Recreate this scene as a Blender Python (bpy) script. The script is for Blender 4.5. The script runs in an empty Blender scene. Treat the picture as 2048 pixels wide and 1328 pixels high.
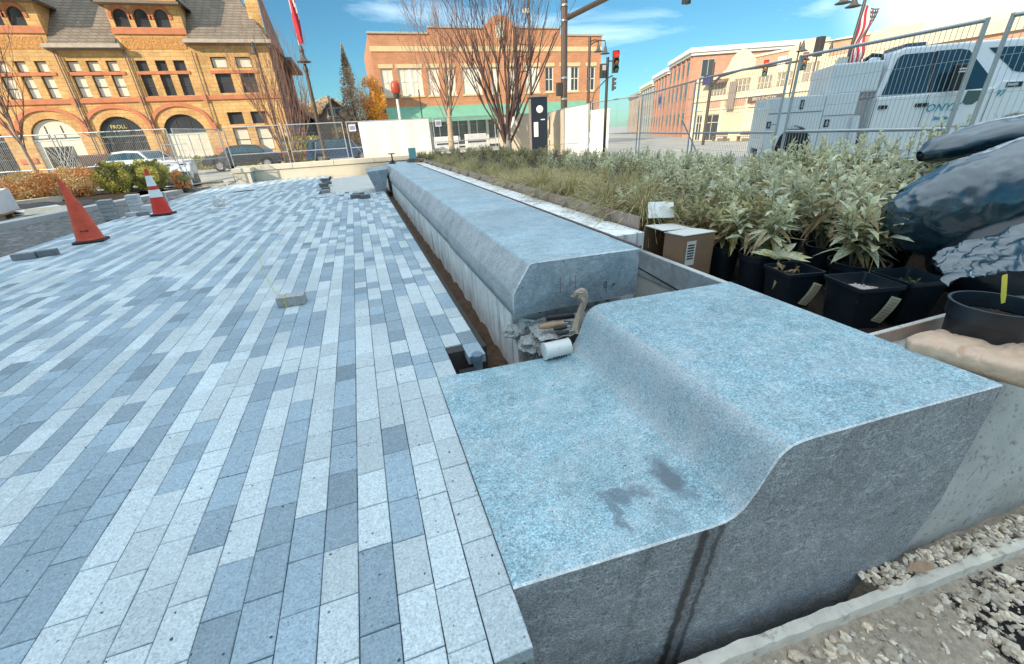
import bpy, bmesh, math, random
from mathutils import Vector, Matrix, noise
R = math.radians
SC = bpy.context.scene
COL = SC.collection

# ------------------------------------------------------------------ camera
cam = bpy.data.cameras.new('camera')
cam.sensor_width = 36.0
cam.lens = 14.59
cam.clip_start = 0.05
cam.clip_end = 3000
camo = bpy.data.objects.new('camera', cam)
COL.objects.link(camo)
camo.matrix_world = Matrix(((0.94284, 0.186905, -0.275897, 0.0),
                            (-0.329353, 0.396463, -0.856938, 0.0),
                            (-0.050784, 0.898823, 0.435359, 1.35),
                            (0, 0, 0, 1)))
SC.camera = camo

# ------------------------------------------------------------------ sky, sun, exposure
SUN_EL, SUN_DX, SUN_DY = R(27), -0.82, -0.57      # towards the sun (behind, left)
world = bpy.data.worlds.new('World')
SC.world = world
world.use_nodes = True
wn, wl = world.node_tree.nodes, world.node_tree.links
wn.clear()
def W(t, **k):
    n = wn.new(t)
    for a, b in k.items():
        setattr(n, a, b)
    return n
sky = W('ShaderNodeTexSky', sky_type='NISHITA', sun_disc=False)
sky.sun_elevation = SUN_EL
sky.sun_rotation = math.atan2(SUN_DX, SUN_DY)
sky.air_density = 1.0
sky.dust_density = 0.3
sky.ozone_density = 3.0
tc = W('ShaderNodeTexCoord')
sep = W('ShaderNodeSeparateXYZ')
wl.new(tc.outputs['Generated'], sep.inputs[0])
# thin streaked cirrus
mp = W('ShaderNodeMapping')
mp.inputs['Scale'].default_value = (1.0, 2.2, 7.0)
mp.inputs['Rotation'].default_value = (0, R(8), R(12))
wl.new(tc.outputs['Generated'], mp.inputs[0])
nz = W('ShaderNodeTexNoise')
nz.inputs['Scale'].default_value = 2.1
nz.inputs['Detail'].default_value = 7
nz.inputs['Roughness'].default_value = 0.55
nz.inputs['Distortion'].default_value = 0.35
wl.new(mp.outputs[0], nz.inputs['Vector'])
cr = W('ShaderNodeMapRange')
cr.inputs['From Min'].default_value = 0.57
cr.inputs['From Max'].default_value = 0.90
wl.new(nz.outputs['Fac'], cr.inputs['Value'])
up = W('ShaderNodeMapRange')                       # bright veil overhead, out of view, added to light the shaded ground
up.interpolation_type = 'SMOOTHSTEP'
up.inputs['From Min'].default_value = 0.42
up.inputs['From Max'].default_value = 0.85
up.inputs['To Max'].default_value = 1.0
wl.new(sep.outputs['Z'], up.inputs['Value'])
# bank of bright cloud to the right of the street
dt = W('ShaderNodeVectorMath', operation='DOT_PRODUCT')
dt.inputs[1].default_value = Vector((0.885, 0.40, 0.24)).normalized()
wl.new(tc.outputs['Generated'], dt.inputs[0])
bk = W('ShaderNodeMapRange')
bk.interpolation_type = 'SMOOTHSTEP'
bk.inputs['From Min'].default_value = 0.962
bk.inputs['From Max'].default_value = 0.998
wl.new(dt.outputs['Value'], bk.inputs['Value'])
mx1 = W('ShaderNodeMath', operation='MAXIMUM')
wl.new(up.outputs[0], mx1.inputs[0]); wl.new(bk.outputs[0], mx1.inputs[1])
mul = W('ShaderNodeMath', operation='MULTIPLY')
mul.inputs[1].default_value = 0.75
wl.new(cr.outputs[0], mul.inputs[0])
mx2 = W('ShaderNodeMath', operation='MAXIMUM')
wl.new(mx1.outputs[0], mx2.inputs[0]); wl.new(mul.outputs[0], mx2.inputs[1])
hs = W('ShaderNodeMix', data_type='RGBA', blend_type='MULTIPLY')
hs.inputs['Factor'].default_value = 1.0
hs.inputs[7].default_value = (0.44, 0.80, 0.86, 1)   # filtered, cyan leaning blue
wl.new(sky.outputs[0], hs.inputs[6])
cm = W('ShaderNodeMix', data_type='RGBA')
cm.inputs[7].default_value = (11.4, 13.6, 15.2, 1)
wl.new(mx2.outputs[0], cm.inputs[0])
wl.new(hs.outputs[2], cm.inputs[6])
bg = W('ShaderNodeBackground')
bg.inputs['Strength'].default_value = 0.12
wl.new(cm.outputs[2], bg.inputs['Color'])
wo = W('ShaderNodeOutputWorld')
wl.new(bg.outputs[0], wo.inputs['Surface'])

sun = bpy.data.lights.new('sun', 'SUN')
sun.energy = 5.0
sun.angle = R(0.5)
sun.color = (1.0, 0.86, 0.66)
suno = bpy.data.objects.new('sun', sun)
COL.objects.link(suno)
hl = math.hypot(SUN_DX, SUN_DY)
sd = Vector((SUN_DX / hl * math.cos(SUN_EL), SUN_DY / hl * math.cos(SUN_EL), math.sin(SUN_EL)))
suno.rotation_euler = sd.to_track_quat('Z', 'Y').to_euler()
suno.location = sd * 60

SC.view_settings.view_transform = 'Standard'
SC.view_settings.look = 'None'
SC.view_settings.exposure = 0.28
SC.view_settings.gamma = 1.0
SC.render.engine = 'CYCLES'
SC.cycles.max_bounces = 6
SC.cycles.use_adaptive_sampling = True

# ------------------------------------------------------------------ helpers
RND = random.Random(7)
def tag(o, label=None, cat=None, group=None, kind=None):
    if label: o['label'] = label
    if cat: o['category'] = cat
    if group: o['group'] = group
    if kind: o['kind'] = kind
    return o
def empty(name, loc=(0, 0, 0), rz=0.0, label=None, cat=None, group=None):
    o = bpy.data.objects.new(name, None)
    COL.objects.link(o)
    o.location = loc
    o.rotation_euler = (0, 0, rz)
    o.empty_display_size = 0.1
    return tag(o, label, cat, group)
def copy_tree(o, parent=None):
    c = o.copy()
    COL.objects.link(c)
    c.parent = parent
    for ch in list(o.children):
        copy_tree(ch, c)
    return c

class MB:
    """collects shapes of ONE mesh"""
    def __init__(s):
        s.v = []; s.f = []; s.m = []; s.c = []; s.M = None; s.mi = 0; s.col = None; s.uv = None
    def add(s, vs, fs):
        b = len(s.v)
        if s.M is not None:
            vs = [s.M @ Vector(p) for p in vs]
        s.v.extend(tuple(p) for p in vs)
        for f in fs:
            s.f.append(tuple(b + i for i in f)); s.m.append(s.mi); s.c.append(s.col)
        return s
    def box(s, x0, y0, z0, x1, y1, z1):
        return s.add([(x0,y0,z0),(x1,y0,z0),(x1,y1,z0),(x0,y1,z0),(x0,y0,z1),(x1,y0,z1),(x1,y1,z1),(x0,y1,z1)],
                     [(3,2,1,0),(4,5,6,7),(0,1,5,4),(1,2,6,5),(2,3,7,6),(3,0,4,7)])
    def bar(s, a, b, w, h=None, upv=(0,0,1)):
        """square bar from a to b"""
        a = Vector(a); b = Vector(b); h = w if h is None else h
        d = b - a
        if d.length < 1e-6: return s
        d.normalize()
        u = Vector(upv)
        if abs(d.dot(u)) > 0.99: u = Vector((1,0,0))
        x = d.cross(u).normalized() * (w/2); y = x.cross(d).normalized() * (h/2)
        vs = [a-x-y, a+x-y, a+x+y, a-x+y, b-x-y, b+x-y, b+x+y, b-x+y]
        return s.add(vs, [(3,2,1,0),(4,5,6,7),(0,1,5,4),(1,2,6,5),(2,3,7,6),(3,0,4,7)])
    def prism(s, poly, a, b):
        """poly = list of (p,q); a,b functions mapping (p,q) to 3d for the two ends"""
        n = len(poly)
        vs = [a(p) for p in poly] + [b(p) for p in poly]
        fs = [tuple(range(n-1,-1,-1)), tuple(range(n, 2*n))]
        fs += [(i, (i+1)%n, n+(i+1)%n, n+i) for i in range(n)]
        return s.add(vs, fs)
    def extr_y(s, poly, y0, y1):
        return s.prism(poly, lambda p: (p[0], y0, p[1]), lambda p: (p[0], y1, p[1]))
    def extr_x(s, poly, x0, x1):
        return s.prism(poly, lambda p: (x0, p[0], p[1]), lambda p: (x1, p[0], p[1]))
    def extr_z(s, poly, z0, z1):
        return s.prism(poly, lambda p: (p[0], p[1], z0), lambda p: (p[0], p[1], z1))
    def tube(s, pts, rs, n=8, cap=True):
        pts = [Vector(p) for p in pts]
        if not hasattr(rs, '__len__'): rs = [rs]*len(pts)
        vs = []; fs = []
        ux = None
        for i, p in enumerate(pts):
            d = (pts[min(i+1, len(pts)-1)] - pts[max(i-1, 0)])
            d = d.normalized() if d.length > 1e-9 else Vector((0,0,1))
            if ux is None:
                u = Vector((0,0,1)) if abs(d.z) < 0.9 else Vector((1,0,0))
                ux = d.cross(u).normalized()
            else:
                ux = (ux - d*ux.dot(d))
                ux = ux.normalized() if ux.length > 1e-6 else d.orthogonal().normalized()
            uy = d.cross(ux)
            for k in range(n):
                t = 2*math.pi*k/n
                vs.append(p + (ux*math.cos(t) + uy*math.sin(t))*rs[i])
        for i in range(len(pts)-1):
            for k in range(n):
                fs.append((i*n+k, i*n+(k+1)%n, (i+1)*n+(k+1)%n, (i+1)*n+k))
        if cap:
            fs.append(tuple(range(n-1,-1,-1)))
            fs.append(tuple(range((len(pts)-1)*n, len(pts)*n)))
        return s.add(vs, fs)
    def lathe(s, prof, n=24, c=(0,0,0), cap=True):
        """prof = list of (radius, z)"""
        vs = []; fs = []
        for r, z in prof:
            for k in range(n):
                t = 2*math.pi*k/n
                vs.append((c[0]+r*math.cos(t), c[1]+r*math.sin(t), c[2]+z))
        for i in range(len(prof)-1):
            for k in range(n):
                fs.append((i*n+k, i*n+(k+1)%n, (i+1)*n+(k+1)%n, (i+1)*n+k))
        if cap:
            fs.append(tuple(range(n-1,-1,-1))); fs.append(tuple(range((len(prof)-1)*n, len(prof)*n)))
        return s.add(vs, fs)
    def quad(s, a, b, c, d):
        return s.add([a,b,c,d], [(0,1,2,3)])
    def leaf(s, p, d, side, L, w, bend=0.3, fold=0.0):
        """a lance shaped leaf of two quads and a tip, bending down"""
        p = Vector(p); d = Vector(d); side = Vector(side)
        nrm = side.cross(d)
        if nrm.z < 0: nrm = -nrm
        m1 = p + d*(L*0.35) + nrm*(L*0.04); m2 = p + d*(L*0.72) - Vector((0,0,bend*L*0.25)); t = p + d*L - Vector((0,0,bend*L*0.6))
        f = nrm*(fold*w)
        vs = [p-side*w*0.12, p+side*w*0.12, m1+side*w*0.5+f, m1, m1-side*w*0.5+f, m2+side*w*0.36+f*.7, m2, m2-side*w*0.36+f*.7, t]
        return s.add(vs, [(0,1,2,3),(0,3,4),(3,2,5,6),(4,3,6,7),(6,5,8),(7,6,8)])
    def grid(s, x0, x1, nx, y0, y1, ny, fz):
        vs = [(x0+(x1-x0)*i/nx, y0+(y1-y0)*j/ny, 0) for j in range(ny+1) for i in range(nx+1)]
        vs = [(x, y, fz(x, y)) for x, y, _ in vs]
        return s.add(vs, [(j*(nx+1)+i, j*(nx+1)+i+1, (j+1)*(nx+1)+i+1, (j+1)*(nx+1)+i) for j in range(ny) for i in range(nx)])
    def build(s, name, mats, parent=None, smooth=None, bevel=0, loc=None, rz=None, seg=2):
        me = bpy.data.meshes.new(name)
        me.from_pydata(s.v, [], s.f)
        if not isinstance(mats, (list, tuple)): mats = [mats]
        for m in mats: me.materials.append(m)
        if len(mats) > 1: me.polygons.foreach_set('material_index', s.m)
        if any(c is not None for c in s.c):
            ca = me.color_attributes.new('tint', 'FLOAT_COLOR', 'CORNER')
            buf = []
            for p in me.polygons:
                c = s.c[p.index] or (1,1,1)
                for _ in p.loop_indices: buf.extend((c[0], c[1], c[2], 1.0))
            ca.data.foreach_set('color', buf)
        me.validate(); me.update()
        o = bpy.data.objects.new(name, me)
        COL.objects.link(o)
        if parent is not None: o.parent = parent
        if loc is not None: o.location = loc
        if rz is not None: o.rotation_euler = (0,0,rz)
        if smooth is not None:
            me.polygons.foreach_set('use_smooth', [True]*len(me.polygons))
            me.set_sharp_from_angle(angle=R(smooth))
        if bevel:
            b = o.modifiers.new('bevel', 'BEVEL'); b.width = bevel; b.segments = seg; b.limit_method = 'ANGLE'; b.angle_limit = R(35)
        return o

# ------------------------------------------------------------------ materials
def _nodes(name):
    m = bpy.data.materials.new(name); m.use_nodes = True
    nt = m.node_tree
    return m, nt, nt.nodes['Principled BSDF']
def _pos(nt, space='Object'):
    t = nt.nodes.new('ShaderNodeTexCoord')
    return t.outputs[space]
def _noise(nt, vec, scale, detail=4, rough=0.6, dist=0.0, stretch=None, rot=None):
    if stretch or rot:
        mpn = nt.nodes.new('ShaderNodeMapping')
        if stretch: mpn.inputs['Scale'].default_value = stretch
        if rot: mpn.inputs['Rotation'].default_value = rot
        nt.links.new(vec, mpn.inputs[0]); vec = mpn.outputs[0]
    n = nt.nodes.new('ShaderNodeTexNoise')
    n.inputs['Scale'].default_value = scale; n.inputs['Detail'].default_value = detail
    n.inputs['Roughness'].default_value = rough; n.inputs['Distortion'].default_value = dist
    nt.links.new(vec, n.inputs['Vector'])
    return n.outputs['Fac']
def _ramp(nt, fac, stops):
    r = nt.nodes.new('ShaderNodeValToRGB')
    e = r.color_ramp.elements
    while len(e) < len(stops): e.new(0.5)
    for i, (p, c) in enumerate(stops):
        e[i].position = p
        e[i].color = (c, c, c, 1) if not hasattr(c, '__len__') else (*c[:3], 1)
    nt.links.new(fac, r.inputs[0])
    return r.outputs[0]
def _mix(nt, a, b, fac, mode='MIX'):
    m = nt.nodes.new('ShaderNodeMix'); m.data_type = 'RGBA'; m.blend_type = mode
    for sock, val in ((6, a), (7, b), (0, fac)):
        if hasattr(val, 'is_output') or isinstance(val, bpy.types.NodeSocket): nt.links.new(val, m.inputs[sock])
        elif sock == 0: m.inputs[0].default_value = val
        else: m.inputs[sock].default_value = (*val[:3], 1)
    return m.outputs[2]
def _bump(nt, bsdf, h, strength=0.3, dist=0.01):
    b = nt.nodes.new('ShaderNodeBump'); b.inputs['Strength'].default_value = strength; b.inputs['Distance'].default_value = dist
    nt.links.new(h, b.inputs['Height']); nt.links.new(b.outputs[0], bsdf.inputs['Normal'])
def mat(name, col, rough=0.7, metal=0.0, var=0.15, scale=6.0, bump=0.0, bscale=None, bdist=0.005, spec=0.5, dirt=None, tint=False, coat=0.0, trans=0.0):
    """base colour broken up by two sizes of noise, optional dirt patches and relief"""
    m, nt, b = _nodes(name)
    p = _pos(nt)
    c = col
    if tint:
        a = nt.nodes.new('ShaderNodeVertexColor'); a.layer_name = 'tint'
        c = _mix(nt, col, a.outputs[0], 1.0, 'MULTIPLY')
    n1 = _noise(nt, p, scale, 5)
    f = _ramp(nt, n1, [(0.25, 1-var), (0.75, 1+var)])
    c = _mix(nt, c, f, 1.0, 'MULTIPLY')
    if dirt:
        n2 = _noise(nt, p, dirt[1], 6, 0.65)
        fm = _ramp(nt, n2, [(dirt[2], 0.0), (min(1, dirt[2]+0.18), 1.0)])
        c = _mix(nt, c, dirt[0], fm)
    nt.links.new(c, b.inputs['Base Color'])
    b.inputs['Roughness'].default_value = rough
    b.inputs['Metallic'].default_value = metal
    b.inputs['Specular IOR Level'].default_value = spec
    b.inputs['Coat Weight'].default_value = coat
    if bump:
        _bump(nt, b, _noise(nt, p, bscale or scale*4, 5), bump, bdist)
    return m
MATS = {}
def plain(name, col, rough=0.6, metal=0.0, **k):
    if name not in MATS: MATS[name] = mat(name, col, rough, metal, **k)
    return MATS[name]
# ------------------------------------------------------------------ ground and paving
def granite(name, base, streaks=False, spk=0.5, vein=0.35, rough=0.55, dust=0.45):
    m, nt, b = _nodes(name)
    p = _pos(nt)
    fine = _noise(nt, p, 125, 4, 0.8)
    mid = _noise(nt, p, 38, 5, 0.75)
    big = _noise(nt, p, 3.2, 5, 0.6, 0.6)
    c = _mix(nt, base, _ramp(nt, fine, [(0.30, 1-spk), (0.50, 1.0), (0.70, 1+spk*1.3)]), 1.0, 'MULTIPLY')
    c = _mix(nt, c, _ramp(nt, mid, [(0.3, 0.80), (0.7, 1.22)]), 1.0, 'MULTIPLY')
    c = _mix(nt, c, _ramp(nt, big, [(0.3, 0.84), (0.7, 1.16)]), 1.0, 'MULTIPLY')
    # dusty bloom lying in patches
    dm = _ramp(nt, _noise(nt, p, 4.5, 8, 0.78, 0.7, rot=(0, 0, 0.6)), [(0.44, 0.0), (0.68, dust)])
    c = _mix(nt, c, (0.50, 0.52, 0.52), dm)
    c = _mix(nt, c, _ramp(nt, _noise(nt, p, 15, 6, 0.75), [(0.35, 0.88), (0.65, 1.14)]), 1.0, 'MULTIPLY')
    # pale drawn-out veins
    vn = _noise(nt, p, 7, 7, 0.62, 1.1, stretch=(1.0, 2.4, 3.2), rot=(0.3, 0.2, 0.5))
    vm = _ramp(nt, vn, [(0.485, 0), (0.50, vein), (0.515, 0)])
    brk = _ramp(nt, _noise(nt, p, 9, 3), [(0.44, 0), (0.56, 1)])
    vf = nt.nodes.new('ShaderNodeMath'); vf.operation = 'MULTIPLY'
    nt.links.new(vm, vf.inputs[0]); nt.links.new(brk, vf.inputs[1])
    c = _mix(nt, c, (0.72, 0.74, 0.75), vf.outputs[0])
    # scattered dark chips
    ch = _ramp(nt, _noise(nt, p, 70, 1, 0.3), [(0.765, 0), (0.775, 1)])
    c = _mix(nt, c, (0.07, 0.06, 0.06), ch)
    if streaks:
        s = nt.nodes.new('ShaderNodeSeparateXYZ'); nt.links.new(p, s.inputs[0])
        def mth(op, a, bb=None):
            q = nt.nodes.new('ShaderNodeMath'); q.operation = op
            for i, x in enumerate((a, bb)):
                if x is None: continue
                if isinstance(x, (int, float)): q.inputs[i].default_value = x
                else: nt.links.new(x, q.inputs[i])
            return q.outputs[0]
        wob = mth('MULTIPLY', mth('SUBTRACT', _noise(nt, p, 14, 4), 0.5), 0.05)
        face = mth('LESS_THAN', mth('ADD', s.outputs[1], mth('MULTIPLY', s.outputs[0], 0.0611)), 0.8405)
        below = mth('LESS_THAN', s.outputs[2], 0.0)
        acc = None
        for x0, wd, k in ((0.955, 0.032, 0.88), (1.025, 0.022, 0.75), (0.99, 0.085, 0.35), (0.72, 0.02, 0.25)):
            # run-off stains, leaning slightly as they go down
            xx = mth('ADD', mth('ADD', s.outputs[0], wob), mth('MULTIPLY', s.outputs[2], -0.10))
            d = mth('ABSOLUTE', mth('SUBTRACT', xx, x0))
            r = nt.nodes.new('ShaderNodeMapRange'); r.inputs['From Min'].default_value = wd; r.inputs['From Max'].default_value = wd*0.35; r.inputs['To Max'].default_value = k
            nt.links.new(d, r.inputs['Value'])
            acc = r.outputs[0] if acc is None else mth('MAXIMUM', acc, r.outputs[0])
        mk = mth('MULTIPLY', mth('MULTIPLY', acc, face), below)
        c = _mix(nt, c, (0.022, 0.019, 0.018), mk)
        # the sloping riser is mixed towards a mottled grey
        sl = mth('MULTIPLY', mth('LESS_THAN', mth('ABSOLUTE', mth('SUBTRACT', s.outputs[2], 0.175)), 0.135), mth('GREATER_THAN', s.outputs[1], 0.72))
        nf = _ramp(nt, _noise(nt, p, 6, 6, .7, .5), [(.35, .25), (.65, .8)])
        c = _mix(nt, c, _mix(nt, (0.42, 0.44, 0.455), _ramp(nt, fine, [(.3, .5), (.7, 1.5)]), 1.0, 'MULTIPLY'), mth('MULTIPLY', mth('MULTIPLY', sl, mth('SUBTRACT', 1.0, face)), nf))
        # damp patches on the tread
        for cx, cy, rx, ry, k in ((0.985, 1.03, 0.06, 0.14, 0.9), (0.78, 1.03, 0.13, 0.05, 0.7), (0.69, 0.95, 0.025, 0.12, 0.65), (0.86, 0.87, 0.06, 0.10, 0.35)):
            wx = mth('ADD', s.outputs[0], mth('MULTIPLY', mth('SUBTRACT', _noise(nt, p, 9, 5), 0.5), 0.18))
            wy = mth('ADD', s.outputs[1], mth('MULTIPLY', mth('SUBTRACT', _noise(nt, p, 11, 5), 0.5), 0.18))
            dx = mth('DIVIDE', mth('SUBTRACT', wx, cx), rx); dy = mth('DIVIDE', mth('SUBTRACT', wy, cy), ry)
            rr = mth('SQRT', mth('ADD', mth('MULTIPLY', dx, dx), mth('MULTIPLY', dy, dy)))
            r = nt.nodes.new('ShaderNodeMapRange'); r.inputs['From Min'].default_value = 1.1; r.inputs['From Max'].default_value = 0.45; r.inputs['To Max'].default_value = k
            nt.links.new(rr, r.inputs['Value'])
            top = mth('GREATER_THAN', s.outputs[2], -0.02)
            c = _mix(nt, c, (0.10, 0.125, 0.15), mth('MULTIPLY', r.outputs[0], top))
    nt.links.new(c, b.inputs['Base Color'])
    b.inputs['Roughness'].default_value = rough
    b.inputs['Specular IOR Level'].default_value = 0.5
    _bump(nt, b, _mix(nt, fine, mid, 0.45), 0.22, 0.004)
    return m

M_gran = granite('flamed_granite', (0.225, 0.350, 0.395), streaks=True, spk=0.8, vein=0.6)
M_gran2 = granite('coping_granite', (0.285, 0.385, 0.43), spk=0.42, vein=0.55, rough=0.5, dust=0.3)
M_cham = granite('chamfer_granite', (0.33, 0.345, 0.36), spk=0.45, vein=0.5, rough=0.7, dust=0.6)
M_edge = granite('chipped_granite_edge', (0.58, 0.60, 0.60), spk=0.35, vein=0.1, rough=0.7)
M_sawn = granite('sawn_granite', (0.215, 0.265, 0.30), spk=0.28, vein=0.45, rough=0.5)

# --- pavers: one sheet of individually laid stones
m, nt, b = _nodes('granite_pavers')
p = _pos(nt)
a = nt.nodes.new('ShaderNodeVertexColor'); a.layer_name = 'tint'
f1 = _noise(nt, p, 105, 4, 0.85); f2 = _noise(nt, p, 34, 4, 0.7); f3 = _noise(nt, p, 1.3, 4)
c = _mix(nt, a.outputs[0], _ramp(nt, f1, [(0.30, 0.45), (0.46, 0.97), (0.70, 1.38)]), 1.0, 'MULTIPLY')
c = _mix(nt, c, _ramp(nt, f2, [(0.3, 0.86), (0.7, 1.14)]), 1.0, 'MULTIPLY')
c = _mix(nt, c, _ramp(nt, f3, [(0.3, 0.90), (0.7, 1.08)]), 1.0, 'MULTIPLY')
pit = _ramp(nt, _noise(nt, p, 55, 1, 0.2), [(0.77, 0), (0.78, 1)])
c = _mix(nt, c, (0.05, 0.05, 0.05), pit)
nt.links.new(c, b.inputs['Base Color']); b.inputs['Roughness'].default_value = 0.75
_bump(nt, b, _mix(nt, f1, f2, 0.4), 0.35, 0.004)
M_pav = m
M_joint = mat('joint_sand', (0.05, 0.045, 0.04), 0.95, var=0.4, scale=60)
M_soil = mat('dark_soil', (0.11, 0.062, 0.036), 0.95, var=0.5, scale=18, bump=0.9, bscale=55, bdist=0.02)
M_conc = mat('pale_concrete', (0.50, 0.49, 0.46), 0.85, var=0.12, scale=2.5, bump=0.25, bscale=90, bdist=0.003, dirt=((0.25, 0.25, 0.24), 6, 0.66))
M_asph = mat('street_surface', (0.36, 0.335, 0.29), 0.9, var=0.2, scale=0.6, bump=0.3, bscale=80, dirt=((0.46, 0.42, 0.34), 0.25, 0.52))

UW = 0.1205; UL = 0.202
rp = random.Random(21)
def paver_colour(light):
    if light:
        k = rp.uniform(0.44, 0.57); return (k*0.90, k*1.01, k*1.04)
    k = rp.uniform(0.29, 0.385) if rp.random() < 0.9 else rp.uniform(0.22, 0.28)
    return (k*0.78, k*1.0, k*1.15)
pav = MB()
def lay(x0, y0, x1, y1, col, dz=0.0):
    z = rp.uniform(-0.0012, 0.0012) + dz
    e = 0.0028 if y0 < 8 else 0.002
    tx = rp.uniform(-0.0012, 0.0012); ty = rp.uniform(-0.0012, 0.0012)
    q = [(x0, y0), (x1, y0), (x1, y1), (x0, y1)]
    q = [(x + rp.uniform(-.0007, .0007), y + rp.uniform(-.0009, .0009)) for x, y in q]
    cx, cy = (x0+x1)/2, (y0+y1)/2
    ins = [(x + (e if x < cx else -e), y + (e if y < cy else -e)) for x, y in q]
    vs = [(x, y, -0.06) for x, y in q] + [(x, y, z - e*0.8) for x, y in q] + [(x, y, z + tx*(x-cx)/UW*1.0 + ty*(y-cy)/UL) for x, y in ins]
    fs = [(8, 9, 10, 11)] + [(4+i, 4+(i+1) % 4, 8+(i+1) % 4, 8+i) for i in range(4)] + [(i, (i+1) % 4, 4+(i+1) % 4, 4+i) for i in range(4)]
    pav.col = col
    pav.add(vs, fs)
def skew(x): return -0.035*(x-0.2)
def slab_far(x): return 2.225 - 0.045*(x - 0.22)
k = -4; prev = []
while True:
    x1 = 0.221 - UW*k; x0 = x1 - UW
    k += 1
    if x1 < -5.35: break
    if x1 > 0.64: continue
    ystart = -1.3
    if x1 > 0.23: ystart = slab_far(x0) + 0.012
    elif x1 > 0.19: ystart = 0.645
    yend = 20.88 if x1 < -1.2 else 13.55 + rp.uniform(-.15, .15)
    if x1 > -0.05 and x1 <= 0.7: yend = 12.9 + rp.uniform(-.3, .2)
    light = rp.random() < 0.55; segs = []
    y = ystart - rp.uniform(0, UL) if x1 < 0.19 else ystart
    run = 0
    while y < yend:
        L = UL
        r = rp.random()
        if r < 0.10: L = UL*0.66
        elif r < 0.16: L = UL*1.5
        y1 = min(y + L, yend)
        # runs of a single shade
        run -= 1
        if run <= 0:
            beside = next((c_ for a_, b_, c_ in prev if a_ <= y + 0.3 < b_), None)
            light = (not beside) if beside is not None and rp.random() < 0.62 else ((rp.random() < 0.56) if rp.random() < 0.3 else (not light))
            run = rp.choice((2, 3, 3, 4, 5, 6, 8, 10)) if x1 < -0.9 or y < 2.2 else rp.choice((1, 1, 2, 2, 3, 4))
        skip = False
        if 0.335 < (x0+x1)/2 < 0.47 and y < 2.5: skip = True       # stones still missing by the wall
        if x1 > 0.47 and y < 2.32: skip = True
        if (x0+x1)/2 > -1.35 and y > 12.4 and rp.random() < 0.12: skip = True
        if not skip and y1 - y > 0.03:
            lay(x0 + 0.0016, y + skew(x0)+0.0014, x1 - 0.0016, y1 + skew(x0)-0.0014, paver_colour(light))
        segs.append((y, y1, light)); y = y1
    prev = segs
plaza = pav.build('plaza_paving', M_pav)
tag(plaza, kind='structure')

g = MB()
g.box(-5.36, -1.3, -0.3, -1.19, 20.9, -0.014); g.box(-1.19, -1.3, -0.3, 0.10, 13.3, -0.0141)
g.box(0.10, 2.26, -0.3, 0.345, 12.7, -0.0145)
g.box(0.345, 2.55, -0.3, 0.625, 12.7, -0.0142)
tag(g.build('paving_bed', M_joint), kind='structure')
g = MB()
g.grid(0.30, 1.0, 14, 2.1, 16.2, 160, lambda x, y: -0.20 + 0.07*noise.noise((x*5, y*5, 0)) + 0.03*noise.noise((x*19, y*19, 3)) - 0.10*math.exp(-(y-2.2)**2/1.5))
tag(g.build('trench_soil', M_soil, smooth=60), kind='structure')
g = MB()
g.box(-1.16, 12.2, -0.3, 0.42, 20.9, -0.075)
tag(g.build('concrete_pad', M_conc), kind='structure')

# streets: a sheet that dips away to the right
g = MB()
def gz(x, y):
    z = -0.02
    if x > 12: z -= 0.85*min(1.0, (x-12)/26.0)
    return z
xs = [-400, -120, -60, -30, -18, -12, -8.3, -5.0, 0.0, 4.0, 8.0, 12.0, 18, 24, 30, 38, 60, 120, 400]
ys = [16.5, 21.6, 26, 32, 40, 50, 70, 100, 160, 300, 900]
def sheet(mb, xs, ys, fz):
    vs = [(x, y, fz(x, y)) for y in ys for x in xs]; n = len(xs)
    mb.add(vs, [(j*n+i, j*n+i+1, (j+1)*n+i+1, (j+1)*n+i) for j in range(len(ys)-1) for i in range(n-1)])
sheet(g, xs, [-0.5+21.5, 26, 32, 40, 50, 70, 100, 160, 300, 900], gz)
sheet(g, [6.2, 8, 12, 18, 24, 30, 38, 60, 120, 400], [-60, -20, 0, 5, 10, 15, 21.0], gz)
sheet(g, [-400, -60, -30, -18, -12, -8.2], [-60, -20, 0, 8, 12, 16, 21.0], gz)
tag(g.build('street', M_asph), kind='structure')

# gravel yard in front of the stone
M_gravel = mat('gravel_ground', (0.42, 0.345, 0.265), 0.95, var=0.35, scale=40, bump=0.8, bscale=120, bdist=0.01, dirt=((0.12, 0.08, 0.06), 2.6, 0.58))
# black corner shadow painted into the gravel colour, its edge broken by noise
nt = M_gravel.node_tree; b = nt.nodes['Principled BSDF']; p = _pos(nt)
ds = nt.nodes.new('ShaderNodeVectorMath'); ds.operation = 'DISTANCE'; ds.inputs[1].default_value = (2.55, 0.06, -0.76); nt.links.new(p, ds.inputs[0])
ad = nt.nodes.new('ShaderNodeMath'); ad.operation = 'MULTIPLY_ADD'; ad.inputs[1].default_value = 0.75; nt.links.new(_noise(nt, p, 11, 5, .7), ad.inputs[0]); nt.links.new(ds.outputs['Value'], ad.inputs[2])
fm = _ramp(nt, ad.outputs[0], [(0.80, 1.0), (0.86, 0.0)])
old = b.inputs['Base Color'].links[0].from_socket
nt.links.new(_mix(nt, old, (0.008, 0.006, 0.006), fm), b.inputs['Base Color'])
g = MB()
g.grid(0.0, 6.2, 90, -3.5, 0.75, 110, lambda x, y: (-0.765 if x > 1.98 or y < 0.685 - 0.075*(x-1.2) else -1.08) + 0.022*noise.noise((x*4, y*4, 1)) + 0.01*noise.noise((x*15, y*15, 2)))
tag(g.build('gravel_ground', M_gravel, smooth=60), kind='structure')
g = MB()
g.box(-5.4, -60, -0.9, 0.0, -1.3, -0.03)
tag(g.build('yard', M_asph), kind='structure')

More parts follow.
